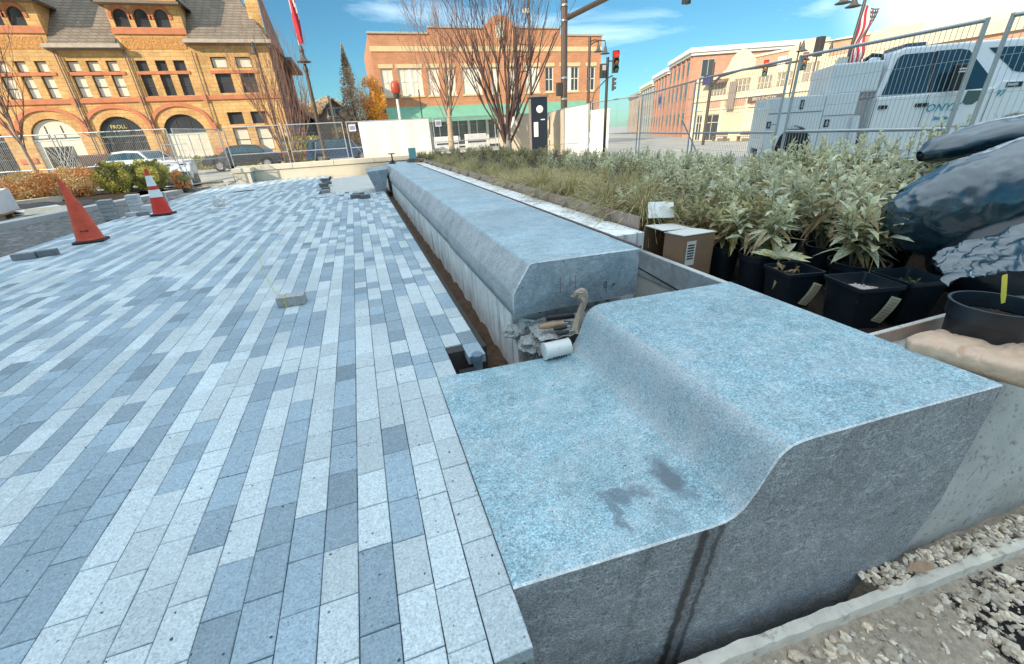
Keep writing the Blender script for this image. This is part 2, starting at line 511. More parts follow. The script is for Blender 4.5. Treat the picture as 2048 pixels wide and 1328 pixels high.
# ------------------------------------------------------------------ the great stepped end stone
prof = [(0, 0.012), (0.5, 0.008), (0.76, 0.006), (0.815, 0.012), (0.855, 0.028), (0.89, 0.055), (0.915, 0.09), (0.935, 0.13), (0.955, 0.185), (0.972, 0.235), (0.99, 0.272), (1.012, 0.298), (1.04, 0.314), (1.075, 0.322), (1.12, 0.325), (1.5, 0.325), (2.085, 0.325)]
s = MB()
NF = len(prof)
def near_y(sx): return 0.826 - 0.061*sx
def far_y(sx): return 2.225 - 0.045*sx
def X(sx, far): return 0.221 + sx*(0.998 if not far else 1.0)
EB = 0.006
# ring layout along Y: near face edge, bevelled edge, far bevelled edge, far face
def P(i, where):
    sx, z = prof[i]
    if where == 0: return (X(sx, 0), near_y(sx), z - EB)
    if where == 1: return (X(sx, 0), near_y(sx) + EB, z)
    if where == 2: return (X(sx, 1), far_y(sx) - EB, z)
    return (X(sx, 1), far_y(sx), z - EB)
vs = [P(i, w) for w in range(4) for i in range(NF)]
jit = random.Random(4)
vs = [(x, y + (jit.uniform(-.002, .002) if n < 2*NF else 0), z) for n, (x, y, z) in enumerate(vs)]
s.mi = 1
s.add(vs[:2*NF], [(i, i+1, NF+i+1, NF+i) for i in range(NF-1)])
s.mi = 0
s.add(vs[NF:3*NF], [(i, i+1, NF+i+1, NF+i) for i in range(NF-1)])
s.add(vs[2*NF:], [(i, i+1, NF+i+1, NF+i) for i in range(NF-1)])
ZB = -1.08
s.mi = 2
near = [P(i, 0) for i in range(NF)] + [(X(2.09, 0), near_y(2.09), 0.0), (X(2.085, 0), near_y(2.09), -0.33), (X(1.90, 0), near_y(1.9), ZB), (X(0.055, 0), near_y(0.055), ZB)]
s.add(near, [tuple(range(len(near)))[::-1]])
far = [P(i, 3) for i in range(NF)] + [(X(2.085, 1), far_y(2.09), 0.0), (X(2.085, 1), far_y(2.09), -0.33), (X(1.90, 1), far_y(1.9), ZB), (X(0.055, 1), far_y(0.055), ZB)]
s.add(far, [tuple(range(len(far)))])
n = len(near)
a0, b0 = near, far
s.add([a0[0], P(0, 1), P(0, 2), b0[0], b0[-1], a0[-1]], [(0, 1, 2, 3, 4, 5)])
e = NF-1
s.add([a0[e], P(e, 1), P(e, 2), b0[e], b0[e+1], a0[e+1]], [(5, 4, 3, 2, 1, 0)])
for q in range(e+1, n-1):
    s.add([a0[q], a0[q+1], b0[q+1], b0[q]], [(0, 1, 2, 3)])
M_face = granite('stone_sawn_face', (0.26, 0.28, 0.30), streaks=True, spk=0.85, vein=0.95, rough=0.6, dust=0.12)
stone = s.build('stone_bench_end', [M_gran, M_edge, M_face], smooth=38)
tag(stone, 'huge blue grey granite block with a stepped S shaped top and a stained front face', 'stone block')

# ------------------------------------------------------------------ coping stones on their concrete wall
joints = [2.40, 4.53, 7.00, 9.35, 11.6, 13.85, 16.05]
names = ['nearest coping stone with pencil marks on its cut end face', 'second coping stone from the cut end of the long seat wall', 'third coping stone along the long seat wall', 'coping stone in the middle of the long seat wall, fourth from the cut end', 'coping stone second from the far end of the long seat wall', 'farthest coping stone beside the upright green pipe']
for i, (ya, yb) in enumerate(zip(joints[:-1], joints[1:])):
    ya += 0.006
    rj = random.Random(90+i)
    dz = rj.uniform(-0.003, 0.003); dx = rj.uniform(-0.006, 0.006) + (0.012 if i == 1 else 0)
    pr = [(0.80+dx, 0.235), (0.797+dx, 0.30), (0.80+dx, 0.385), (0.806+dx, 0.405), (0.915+dx, 0.572), (0.925+dx, 0.581), (0.945+dx, 0.587+dz), (1.30, 0.583+dz), (1.735, 0.576+dz), (1.742, 0.57), (1.742, 0.235)]
    c = MB()
    n = len(pr)
    lip = 0.006
    rings = []
    cxm, czm = 1.3, 0.40
    for yy, ins in ((ya, lip), (ya+lip, 0.0), (yb-lip, 0.0), (yb, lip)):
        rings.append([(x + (ins if x < cxm else -ins), yy + (rj.uniform(-.0025, .0025) if ins else 0), z + (ins if z < czm else -ins)) for x, z in pr])
    vs = [q for r in rings for q in r]
    c.mi = 1
    c.add(vs, [(j, (j+1) % n, n+(j+1) % n, n+j) for j in range(n)])
    c.mi = 0
    for j in range(n):
        c.mi = 3 if j in (0, 1, 2, 3) else 0
        c.add([vs[n+j], vs[n+(j+1) % n], vs[2*n+(j+1) % n], vs[2*n+j]], [(0, 1, 2, 3)])
    c.mi = 0
    c.add(vs, [(2*n+j, 2*n+(j+1) % n, 3*n+(j+1) % n, 3*n+j) for j in range(n)])
    c.mi = 2
    c.add(rings[0], [tuple(range(n))[::-1]])
    c.add(rings[3], [tuple(range(n))])
    o = c.build('coping_stone', [M_gran2, M_edge, M_sawn, M_cham], smooth=30)
    bm = bmesh.new(); bm.from_mesh(o.data); bmesh.ops.remove_doubles(bm, verts=bm.verts, dist=1e-5); bmesh.ops.recalc_face_normals(bm, faces=bm.faces); bm.to_mesh(o.data); bm.free()
    tag(o, names[i], 'coping stone', 'coping stones of the long seat wall')
    if i == 0: CUT = o
# writing on the cut end
def strokes(name, segs, y, mtl, parent, w=0.0035):
    mb = MB()
    for pl in segs:
        for (xa, za), (xb, zb) in zip(pl[:-1], pl[1:]):
            mb.bar((xa, y, za), (xb, y, zb), w, 0.0012, (0, 1, 0))
    return mb.build(name, mtl, parent)
M_pencil = plain('dark_pencil', (0.03, 0.03, 0.035), 0.8)
M_redp = plain('faint_red_pencil', (0.20, 0.11, 0.13), 0.8)
yy = 2.4036
strokes('handwritten_mark', [[(1.478, .375), (1.468, .33), (1.492, .33)], [(1.486, .378), (1.486, .30)], [(1.502, .338), (1.514, .338)], [(1.528, .325), (1.545, .352), (1.548, .332), (1.558, .352)]], yy, M_pencil, CUT)
strokes('crossed_tally_mark', [[(1.135, .46), (1.135, .345)], [(1.11, .41), (1.165, .41)], [(1.205, .45), (1.205, .375)], [(1.245, .455), (1.245, .36)], [(1.195, .405), (1.25, .408)]], yy, M_redp, CUT, 0.0022)

# form-marked concrete below
m, nt, b = _nodes('form_marked_concrete')
p = _pos(nt)
c = _mix(nt, (0.78, 0.77, 0.74), _ramp(nt, _noise(nt, p, 5, 5), [(0.3, .8), (0.7, 1.15)]), 1.0, 'MULTIPLY')
st = _ramp(nt, _noise(nt, p, 9, 6, 0.7, 0.2, stretch=(1, 1, 0.10)), [(0.30, 0.30), (0.44, 1.0), (0.7, 1.06)])
c = _mix(nt, c, st, 1.0, 'MULTIPLY')
seam = _ramp(nt, _noise(nt, p, 3.3, 2, 0.4, 0.0, stretch=(1, 1, 0.02)), [(0.485, 1.0), (0.50, 0.45), (0.515, 1.0)])
c = _mix(nt, c, seam, 1.0, 'MULTIPLY')
pits = _ramp(nt, _noise(nt, p, 40, 2, 0.4, 0, stretch=(1, 1, 0.7)), [(0.66, 0), (0.70, 1)])
pm = _ramp(nt, _noise(nt, p, 2.2, 3), [(0.45, 0.1), (0.6, 1)])
q = nt.nodes.new('ShaderNodeMath'); q.operation = 'MULTIPLY'; nt.links.new(pits, q.inputs[0]); nt.links.new(pm, q.inputs[1])
c = _mix(nt, c, (0.16, 0.155, 0.15), q.outputs[0])
nt.links.new(c, b.inputs['Base Color']); b.inputs['Roughness'].default_value = 0.85
_bump(nt, b, pits, -0.5, 0.006)
M_form = m
w = MB()
w.box(0.822, 2.55, -0.6, 1.72, 16.0, 0.233)
w.box(1.765, 3.10, -0.6, 2.275, 16.4, 0.488)
# broken rough end
rj = random.Random(8)
nx, nzv = 12, 12
def rough_end(x, z):
    return 2.50 - 0.10*noise.noise((x*5, z*5, 0)) - 0.05*noise.noise((x*16, z*16, 4)) - 0.10*max(0, 0.10-z)/0.4
vs = [(0.822+0.9*i/nx, rough_end(0.822+0.9*i/nx, -0.6+0.75*j/nzv), -0.6+0.75*j/nzv) for j in range(nzv+1) for i in range(nx+1)]
w.add(vs, [(j*(nx+1)+i, j*(nx+1)+i+1, (j+1)*(nx+1)+i+1, (j+1)*(nx+1)+i) for j in range(nzv) for i in range(nx)])
# side and top of the rough end
for j in range(nzv):
    a_, b_ = vs[j*(nx+1)], vs[(j+1)*(nx+1)]
    w.add([a_, b_, (0.822, 2.56, b_[2]), (0.822, 2.56, a_[2])], [(0, 1, 2, 3)])
wall = w.build('concrete_wall', M_form)
tag(wall, 'pale form marked concrete wall carrying the long row of coping stones', 'wall')
M_mort = mat('rough_mortar', (0.50, 0.50, 0.48), 0.95, var=0.3, scale=14, bump=1.0, bscale=60, bdist=0.03, dirt=((0.16, 0.16, 0.16), 22, 0.55))
w = MB()
w.grid(0.90, 1.76, 60, 2.19, 2.52, 26, lambda x, y: 0.135 + 0.022*noise.noise((x*7, y*7, 0)) + 0.012*noise.noise((x*23, y*23, 5)) - 0.10*max(0, 1.0-x))
o = w.build('mortar_bed', M_mort, smooth=50)
o.parent = wall
# lumps of mortar squeezed at the foot
for (x, y, z, r) in ((0.90, 2.36, 0.03, 0.085), (0.80, 2.47, 0.10, 0.06), (0.97, 2.30, 0.02, 0.07)):
    bm = bmesh.new(); bmesh.ops.create_icosphere(bm, subdivisions=3, radius=r)
    for v in bm.verts:
        d = 1 + 0.45*noise.noise(v.co*26 + Vector((x*9, 0, 0))) + 0.25*noise.noise(v.co*70)
        v.co *= d; v.co.z *= 0.8
    me = bpy.data.meshes.new('mortar_lump'); bm.to_mesh(me); bm.free(); me.materials.append(M_mort)
    o = bpy.data.objects.new('mortar_lump', me); COL.objects.link(o); o.location = (x, y, z); o.parent = wall

# steel rod along the back of the coping, and the planter edging
M_rod = mat('rusty_steel_rod', (0.20, 0.16, 0.14), 0.6, 0.6, var=0.3, scale=20)
r = MB(); r.tube([(1.756, 2.42, .578), (1.758, 6, .58), (1.754, 10, .579), (1.757, 14.3, .58)], 0.011, 8)
tag(r.build('steel_rod', M_rod, smooth=60), 'long thin steel rod lying along the back edge of the coping stones', 'rod')
M_corten = mat('weathered_steel', (0.42, 0.30, 0.24), 0.65, 0.15, var=0.2, scale=3, dirt=((0.50, 0.42, 0.37), 5, 0.5))
ed = MB(); ed.box(2.296, 3.22, 0.40, 2.304, 16.6, 0.602)
edg = ed.build('steel_edging', M_corten)
tag(edg, 'low brown weathering steel edging with brackets along the plant bed', 'edging')
for i in range(13):
    y = 3.72 + i*0.98
    b_ = MB(); b_.add([(2.295, y-.035, .489), (2.295, y+.035, .489), (2.225, y, .489), (2.293, y-.004, .565), (2.293, y+.004, .565)], [(0, 1, 2), (0, 2, 3), (2, 1, 4), (3, 2, 4), (0, 3, 4, 1)])
    b_.build('bracket', M_rod, edg)
M_galv = mat('stained_steel_plate', (0.36, 0.40, 0.42), 0.55, 0.3, var=0.3, scale=9, dirt=((0.60, 0.60, 0.57), 16, 0.55))
w = MB(); w.box(2.243, 2.13, -0.5, 2.30, 3.22, 0.322)
o = tag(w.build('concrete_upstand', M_conc), 'short blue grey concrete upstand between the cut coping and the stepped stone', 'wall')
w = MB(); w.box(2.226, 2.13, 0.12, 2.241, 3.2, 0.331); w.build('steel_plate', M_galv, o)
w = MB(); w.bar((2.2245, 3.15, 0.185), (2.2245, 2.32, 0.125), 0.012, 0.004, (1, 0, 0)); w.build('sealant_seam', plain('dark_seam', (0.04, 0.035, 0.02), 0.7), o)
# concrete stub and footing kerb at the right
w = MB()
w.grid(2.05, 4.6, 40, 0, 1, 22, lambda x, y: 0)
vs = []
for (x, t, _) in w.v:
    z = -0.9 + t*1.16
    yv = 0.735 - 0.04*(x-2.2) + 0.30*max(0, t-0.35)**1.3 + 0.012*noise.noise((x*6, z*6, 0))
    vs.append((x, yv, z))
w.v = vs
w.add([(2.05, 1.0, .255), (4.6, .93, .255), (4.6, 1.3, .255), (2.05, 1.3, .255)], [(0, 1, 2, 3)])
M_pit = mat('pitted_concrete', (0.50, 0.50, 0.47), 0.9, var=0.16, scale=4, bump=0.6, bscale=60, dirt=((0.13, 0.12, 0.12), 30, 0.545))
tag(w.build('concrete_footing', M_pit, smooth=50), 'pitted pale concrete footing standing right of the stepped stone', 'footing')
w = MB()
w.grid(0.2, 4.6, 120, 0.0, 1.0, 4, lambda x, y: 0)
w.v = [(x, 0.695 - 0.075*(x-1.2) - 0.062*t + 0.007*noise.noise((x*7, t*3, 2)) + 0.006*noise.noise((x*25, t*5, 2)), -0.712 - 0.012*noise.noise((x*9, t*4, 0)) - (0.12 if t > 0.9 else 0)) for (x, t, _) in w.v]
tag(w.build('footing_kerb', mat('kerb_concrete', (0.72, 0.66, 0.56), 0.9, var=0.2, scale=9, bump=0.7, bscale=50, dirt=((0.34, 0.28, 0.22), 14, 0.56)), smooth=50), kind='structure')
# ------------------------------------------------------------------ planting bed
def sm(a, b, x):
    t = max(0.0, min(1.0, (x-a)/(b-a))); return t*t*(3-2*t)
def bed_z(x, y):
    back = 0.48 + 0.03*sm(2.3, 4.0, x) + 0.06*sm(9, 16, y)
    low = 0.07 + 0.26*sm(3.6, 5.4, x)
    t = sm(2.7, 3.7, y - 0.25*(x-2.3))
    return low + (back-low)*t
M_mulch = mat('bark_mulch', (0.040, 0.027, 0.018), 0.95, var=0.5, scale=25, bump=1.0, bscale=70, bdist=0.02)
g = MB()
g.grid(2.31, 6.6, 60, 1.2, 21.0, 150, lambda x, y: bed_z(x, y) - 0.02 + 0.03*noise.noise((x*6, y*6, 0)) + 0.015*noise.noise((x*20, y*20, 1)))
g.grid(2.31, 9.0, 20, 1.0, 1.2, 2, lambda x, y: 0.05)
tag(g.build('planting_soil', M_mulch, smooth=60), kind='structure')
w = MB(); w.box(2.31, 1.185, -0.3, 3.1, 1.192, 0.33); 
tag(w.build('steel_edging', M_corten), 'short return of brown steel edging behind the crumpled paper bag', 'edging')

def leafmat(name, col, back, rough=0.55, tr=0.35, var=0.30):
    m, nt, b = _nodes(name)
    p = _pos(nt)
    oi = nt.nodes.new('ShaderNodeObjectInfo')
    c = _mix(nt, col, _ramp(nt, oi.outputs['Random'], [(0, 1-var), (1, 1+var)]), 1.0, 'MULTIPLY')
    c = _mix(nt, c, back, _ramp(nt, _noise(nt, p, 9, 4), [(0.42, 0.0), (0.70, 0.9)]))
    c = _mix(nt, c, _ramp(nt, _noise(nt, p, 45, 2), [(0.3, 0.65), (0.7, 1.3)]), 1.0, 'MULTIPLY')
    nt.links.new(c, b.inputs['Base Color']); b.inputs['Roughness'].default_value = rough
    t = nt.nodes.new('ShaderNodeBsdfTranslucent'); nt.links.new(c, t.inputs['Color'])
    mx = nt.nodes.new('ShaderNodeMixShader'); mx.inputs[0].default_value = tr
    nt.links.new(b.outputs[0], mx.inputs[1]); nt.links.new(t.outputs[0], mx.inputs[2])
    nt.links.new(mx.outputs[0], nt.nodes['Material Output'].inputs['Surface'])
    return m
M_sage = leafmat('sage_leaf', (0.66, 0.67, 0.49), (0.70, 0.62, 0.30))
M_sage2 = leafmat('olive_leaf', (0.42, 0.40, 0.20), (0.50, 0.38, 0.17))
M_dry = leafmat('dry_leaf', (0.48, 0.35, 0.19), (0.32, 0.20, 0.10))
M_straw = leafmat('straw_grass', (0.58, 0.47, 0.24), (0.36, 0.34, 0.13), tr=0.25)
M_stem = plain('plant_stem', (0.20, 0.20, 0.12), 0.7)

def sage_mesh(seed, stems, h, L, w, spread, dry=0.1, nl=16, t0=0.10):
    rr = random.Random(seed); mb = MB()
    for s_ in range(stems):
        a = rr.uniform(0, 6.283); tilt = rr.uniform(0.05, spread)
        d = Vector((math.cos(a)*tilt, math.sin(a)*tilt, 1)).normalized()
        hh = h*rr.uniform(0.6, 1.08); base = Vector((math.cos(a), math.sin(a), 0))*rr.uniform(0, .05)
        cur = Vector((math.cos(a+1), math.sin(a+1), 0))*rr.uniform(-.12, .12)*hh
        pt = lambda t: base + d*(hh*t) + cur*t*t
        mb.mi = 2; mb.tube([pt(0), pt(.35), pt(.7), pt(1)], [.0045, .004, .003, .0015], 4, False)
        ph = rr.uniform(0, 6)
        for k in range(nl):
            t = t0 + (1-t0)*(k/(nl-1))**0.85
            ph += 2.4 + rr.uniform(-.3, .3)
            out = Vector((math.cos(ph), math.sin(ph), 0))
            elev = (-0.25 + 1.35*t**1.6) + rr.uniform(-.3, .3)
            ld = (out*math.cos(elev) + Vector((0, 0, 1))*math.sin(elev)).normalized()
            side = ld.cross(Vector((0, 0, 1)))
            side = side.normalized() if side.length > .05 else Vector((1, 0, 0))
            side = (side + Vector((0, 0, rr.uniform(-.5, .5)))).normalized()
            ll = L*rr.uniform(.65, 1.15)*(1.0 - 0.45*t**3)
            mb.mi = 1 if (rr.random() < dry*(1.8 - 1.6*t)) else 0
            mb.leaf(pt(t), ld, side, ll, w*rr.uniform(.75, 1.2), bend=rr.uniform(.0, .9) if mb.mi == 0 else rr.uniform(.6, 1.8), fold=rr.uniform(.05, .25))
    return mb
def tuft_mesh(seed, n, h, spread):
    rr = random.Random(seed); mb = MB()
    for k in range(n):
        a = rr.uniform(0, 6.283); out = Vector((math.cos(a), math.sin(a), 0))
        L = h*rr.uniform(.6, 1.15); sp = rr.uniform(.15, spread)
        b0 = out*rr.uniform(0, .05); side = Vector((-out.y, out.x, 0))
        w = rr.uniform(.0026, .0055)
        pts = []
        for i in range(5):
            t = i/4
            pts.append(b0 + out*(sp*L*t**1.2) + Vector((0, 0, L*(t*1.0 - (0.35+sp*0.9)*t*t*0.8))))
        tw = rr.uniform(-.5, .5)
        mb.mi = 0
        vs = []
        for i, p in enumerate(pts):
            ww = w*(1-.7*i/4); sd_ = (side + out*tw*i/4 + Vector((0,0,tw))).normalized()
            vs += [p - sd_*ww, p + sd_*ww]
        mb.add(vs, [(2*i, 2*i+1, 2*i+3, 2*i+2) for i in range(4)])
    return mb

protos = []
for i in range(6):
    o = sage_mesh(100+i, 11, 0.44, 0.155, 0.033, 0.55, 0.09, 18).build('perennial_plant', [M_sage, M_dry, M_stem])
    protos.append(o)
for i in range(3):
    o = sage_mesh(130+i, 11, 0.35, 0.13, 0.026, 0.7, 0.20, 15).build('perennial_plant', [M_sage2, M_dry, M_stem])
    protos.append(o)
gr = [tuft_mesh(200+i, 230, 0.52, 1.0).build('grass_tuft', M_straw) for i in range(4)]
rb = random.Random(55)
used = set()
def put(proto, x, y, sc, label, cat, group, dz=0.0):
    if proto.name in used: o = proto.copy(); COL.objects.link(o)
    else: o = proto; used.add(proto.name)
    o.location = (x, y, bed_z(x, y) - 0.03 + dz)
    o.rotation_euler = (rb.uniform(-.08, .08), rb.uniform(-.08, .08), rb.uniform(0, 6.28))
    o.scale = (sc, sc, sc*rb.uniform(.9, 1.1))
    return tag(o, label, cat, group)
# tufts of straw coloured grass along the edging
y = 3.55
ng = 0
while y < 15:
    for xo in (0.17, 0.55, 0.95, 1.35):
        if y > 9 and xo > 0.6: continue
        if y < 4.2 and xo > 0.8: continue
        put(gr[rb.randrange(4)], 2.31 + xo + rb.uniform(-.09, .09), y + rb.uniform(-.14, .14), rb.uniform(.75, 1.05),
            'arching straw coloured grass tuft in the row behind the steel edging', 'grass', 'grass tufts along the steel edging')
        ng += 1
    y += 0.36 + 0.012*y
for (x, y, s_) in ((2.62, 3.62, 1.35), (2.95, 3.95, 1.4), (2.60, 4.35, 1.3), (3.05, 4.75, 1.3), (2.62, 5.2, 1.25), (3.0, 5.7, 1.25), (2.65, 6.3, 1.2)):
    put(gr[rb.randrange(4)], x, y, s_, 'big arching straw coloured grass tuft near the white card and steel edging', 'grass', 'big grass tufts near the white card')
# silvery and olive perennials filling the bed
cnt = 0
y = 3.3
while y < 20.6 and cnt < 290:
    step = 0.30 + 0.020*y
    x = 2.75 + (0.95 if y < 9 else 0.0) + rb.uniform(0, .2) - (0.2 if y > 12 else 0)
    while x < 6.35:
        if not (y < 5.0 and x > 4.9 and y < 4.3):
            far = y > 9 or rb.random() < 0.15 or (x < 4.2 and rb.random() < .5)
            pr = protos[6 + rb.randrange(3)] if far else protos[rb.randrange(6)]
            put(pr, x + rb.uniform(-.1, .1), y + rb.uniform(-.1, .1), rb.uniform(.72, 1.0)*(1.0 if not far else 0.92) * (0.85 if x > 5.0 and y < 9 else 1.0),
                'low olive leafed perennial in the middle and far part of the plant bed' if far else 'silvery sage leafed perennial in the near part of the plant bed', 'plant',
                'olive perennials in the plant bed' if far else 'silvery perennials in the plant bed')
            cnt += 1
        x += step*rb.uniform(.85, 1.15)
    y += step
for (x, y) in ((2.75, 3.55), (3.0, 3.35), (3.3, 3.75), (3.55, 3.5), (2.65, 3.95), (3.1, 4.1), (3.6, 4.2), (3.95, 3.95), (3.4, 4.55), (4.1, 4.45), (3.85, 4.8), (4.5, 4.35), (4.4, 4.85)):
    put(protos[rb.randrange(6)], x, y, rb.uniform(.72, .95), 'silvery sage leafed perennial in the near part of the plant bed', 'plant', 'silvery perennials in the plant bed')
# a yellow and white marker stick lying in the plants
w = MB(); w.mi = 0; w.bar((4.05, 9.35, 1.02), (4.35, 9.22, 1.03), .035, .012); w.mi = 1; w.bar((4.35, 9.22, 1.03), (4.72, 9.06, 1.035), .035, .012)
tag(w.build('marker_stick', [plain('yellow_paint', (0.75, 0.55, 0.03), 0.5), plain('white_paint', (0.78, 0.78, 0.75), 0.5)]), 'yellow and white marker stick lying across the bed plants', 'stick')

# ------------------------------------------------------------------ pots
M_pot = mat('black_nursery_plastic', (0.010, 0.017, 0.025), 0.33, var=0.3, scale=8, bump=0.12, bscale=14, bdist=0.01, spec=0.6)
M_tagy = mat('yellow_plant_tag', (0.88, 0.74, 0.10), 0.5, var=0.08)
M_tagc = mat('cream_plant_label', (0.82, 0.72, 0.48), 0.6, var=0.1, scale=20)
M_ink = plain('label_ink', (0.04, 0.035, 0.03), 0.7)
M_grit = mat('pale_grit', (0.42, 0.36, 0.33), 0.95, var=0.5, scale=60, bump=0.8, bscale=80, bdist=0.01)
def round_pot(name, x, y, z0, r, h, label, group=None, soil=M_mulch, tilt=0):
    t = empty(name, (x, y, z0), RND.uniform(0, 6), label, 'plant pot', group)
    mb = MB()
    mb.lathe([(r*.78, 0), (r*.93, h*.80), (r*.935, h*.81), (r*1.0, h*.815), (r*1.02, h*.98), (r*1.05, h*.985), (r*1.05, h), (r*.97, h), (r*.92, h*.8), (r*.90, h*.82)], 32, cap=False)
    mb.build('pot_body', M_pot, t, smooth=35)
    mb = MB(); n = 20
    mb.grid(-1, 1, 14, -1, 1, 14, lambda u, v: 0)
    vs = []
    for (u, v, _) in mb.v:
        rr_ = max(abs(u), abs(v)); a = math.atan2(v, u) if rr_ else 0
        vs.append((rr_*r*.92*math.cos(a), rr_*r*.92*math.sin(a), h*.80 + .02*noise.noise((u*4+x, v*4+y, 0))))
    mb.v = vs; mb.build('potting_soil', soil, t, smooth=60)
    if tilt: t.rotation_euler[0] = tilt
    return t
def square_pot(x, y, z0, w, h, rz, label, soil):
    t = empty('square_pot', (x, y, z0), rz, label, 'plant pot')
    mb = MB(); n = 6
    def ring(hw, z, rad=.02):
        pts = []
        for cx, cy, a0 in ((1, 1, 0), (-1, 1, 90), (-1, -1, 180), (1, -1, 270)):
            for k in range(5):
                a = R(a0 + 22.5*k); pts.append((cx*(hw-rad) + rad*math.cos(a), cy*(hw-rad) + rad*math.sin(a), z))
        return pts
    hw = w/2
    rings = [ring(hw*.78, 0), ring(hw*.96, h*.90), ring(hw*.965, h*.91), ring(hw*1.04, h*.915), ring(hw*1.05, h), ring(hw*.97, h), ring(hw*.93, h*.82), ring(hw*.90, h*.70)]
    # a dent pushed into one wall
    vs = [v for r in rings for v in r]; k = 20
    mb.add(vs, [(i*k+j, i*k+(j+1) % k, (i+1)*k+(j+1) % k, (i+1)*k+j) for i in range(len(rings)-1) for j in range(k)])
    mb.build('pot_body', M_pot, t, smooth=40)
    mb = MB(); mb.grid(-hw*.9, hw*.9, 16, -hw*.9, hw*.9, 16, lambda u, v: h*.72 + .022*noise.noise((u*30+x, v*30, 0)) + .012*noise.noise((u*70, v*70+y, 0)) + .02*(1-(u*u+v*v)/hw/hw))
    mb.build('potting_soil', soil, t, smooth=60)
    return t
def pot_label(t, p, n, upv, w, h, m=None, thick=.0012, lines=9):
    """a printed label: plate and its printed lines"""
    p = Vector(p); n = Vector(n).normalized(); u = Vector(upv); u = (u - n*u.dot(n)).normalized(); s_ = u.cross(n)
    mb = MB(); a = p - s_*w/2; b = p + s_*w/2
    vs = []
    for j in range(7):
        q = j/6; off = n*(0.012*math.sin(q*2.6))
        vs += [a + u*h*q + off, b + u*h*q + off]
    mb.add(vs, [(2*j, 2*j+1, 2*j+3, 2*j+2) for j in range(6)])
    o = mb.build('plant_label', m or M_tagc, t)
    mb = MB(); rr = random.Random(int(p.x*1000) & 999)
    for j in range(lines):
        q = 0.08 + 0.84*j/(lines-1); off = n*(0.012*math.sin(q*2.6) + .0012)
        c = p + u*h*q + off
        l = w*rr.uniform(.55, .82)
        mb.bar(c - s_*l/2, c - s_*l/2 + s_*l, h*.035, .0004, n.cross(s_))
    mb.build('printed_lines', M_ink, o)
    return o
def stake(t, p, tilt, w, h, rz):
    mb = MB(); M_ = Matrix.Translation(p) @ Matrix.Rotation(rz, 4, 'Z') @ Matrix.Rotation(tilt, 4, 'Y')
    mb.M = M_
    mb.extr_y([(-w*.35, 0), (w*.35, 0), (w/2, h*.25), (w/2, h*.96), (w*.42, h), (-w*.42, h), (-w/2, h*.96), (-w/2, h*.25)], -.0006, .0006)
    o = mb.build('name_tag', M_tagy, t)
    mb = MB(); mb.M = M_
    for k, x in enumerate((-w*.22, 0.0, w*.22)):
        mb.bar((x, -.0012, h*(.42 + .05*k)), (x, -.0012, h*(.88 - .06*(k % 2))), w*.09, .0004, (0, 1, 0))
    mb.build('printed_lines', M_ink, o)
# the row of pots against the upstand (rim height about .36)
sq1 = square_pot(2.83, 2.08, 0.085, 0.27, 0.275, R(-12), 'square black pot with withered brown leaves and a cream label on its side', M_mulch)
sage_mesh(310, 3, .10, .12, .026, .9, 1.0, 5).build('withered_plant', [M_dry, M_dry, M_stem], sq1, loc=(-.05, .02, .2))
pot_label(sq1, (.035, -.114, .03), (0, -1, -.10), (.38, 0, 1), .078, .175)
mb = MB()
for k in range(9):
    mb.lathe([(.001, -.012), (.011, -.006), (.013, 0), (.010, .007), (.002, .011)], 7, (RND.uniform(-.02, .09), RND.uniform(-.09, .0), .215), cap=False)
mb.build('sprouting_rosettes', leafmat('dull_green_rosette', (0.13, 0.16, 0.10), (0.10, 0.11, 0.07), tr=.1), sq1, smooth=60)
sq2 = square_pot(2.97, 1.695, 0.075, 0.30, 0.285, R(-14), 'square black pot of pale grit with a cream label, nearest the stepped stone', M_grit)
pot_label(sq2, (.045, -.126, .04), (0, -1, -.10), (.36, 0, 1), .085, .185)
sq3 = square_pot(3.31, 1.63, 0.08, 0.29, 0.28, R(-12), 'square black pot with low green seedlings beside the pot of grit', M_mulch)
sage_mesh(322, 4, .06, .05, .02, 1.2, .2, 6).build('seedling', [leafmat('seedling_leaf', (0.10, 0.16, 0.05), (0.12, 0.15, 0.05)), M_dry, M_stem], sq3, loc=(-.03, .0, .2))
rows = [
    (2.90, 2.78, .09, .118, .27, 'round black pot with thin olive plant and a yellow tag, behind the cardboard box', 410, M_sage2, 7, .40, .13),
    (2.93, 2.46, .08, .150, .285, 'round black pot whose pale star shaped rosette hangs over the rim', 420, M_sage, 8, .45, .15),
    (2.82, 3.12, .10, .12, .27, 'round black pot half hidden behind the open cardboard box', 430, M_sage2, 7, .42, .13),
    (3.36, 1.99, .085, .185, .275, 'wide round black pot with dense sage leaves and a yellow tag stake', 440, M_sage, 11, .46, .15),
    (3.22, 2.62, .10, .13, .28, 'round black pot with tall sage stems in the second row', 450, M_sage, 9, .58, .15),
    (3.50, 2.36, .10, .13, .28, 'round black pot with sage plant behind the wide pot', 460, M_sage, 9, .56, .15),
    (3.20, 3.05, .12, .13, .28, 'round black pot with sage plant behind the card and box', 470, M_sage, 9, .56, .14),
    (3.62, 2.80, .14, .13, .28, 'round black pot with bushy sage plant in the third row', 480, M_sage, 9, .60, .14),
    (3.80, 2.05, .12, .13, .28, 'round black pot with spreading sage plant beside the dark tarpaulin', 490, M_sage, 8, .45, .14),
    (4.05, 2.48, .16, .13, .28, 'round black pot with sage plant in front of the back row of pots', 500, M_sage, 9, .50, .14),
]
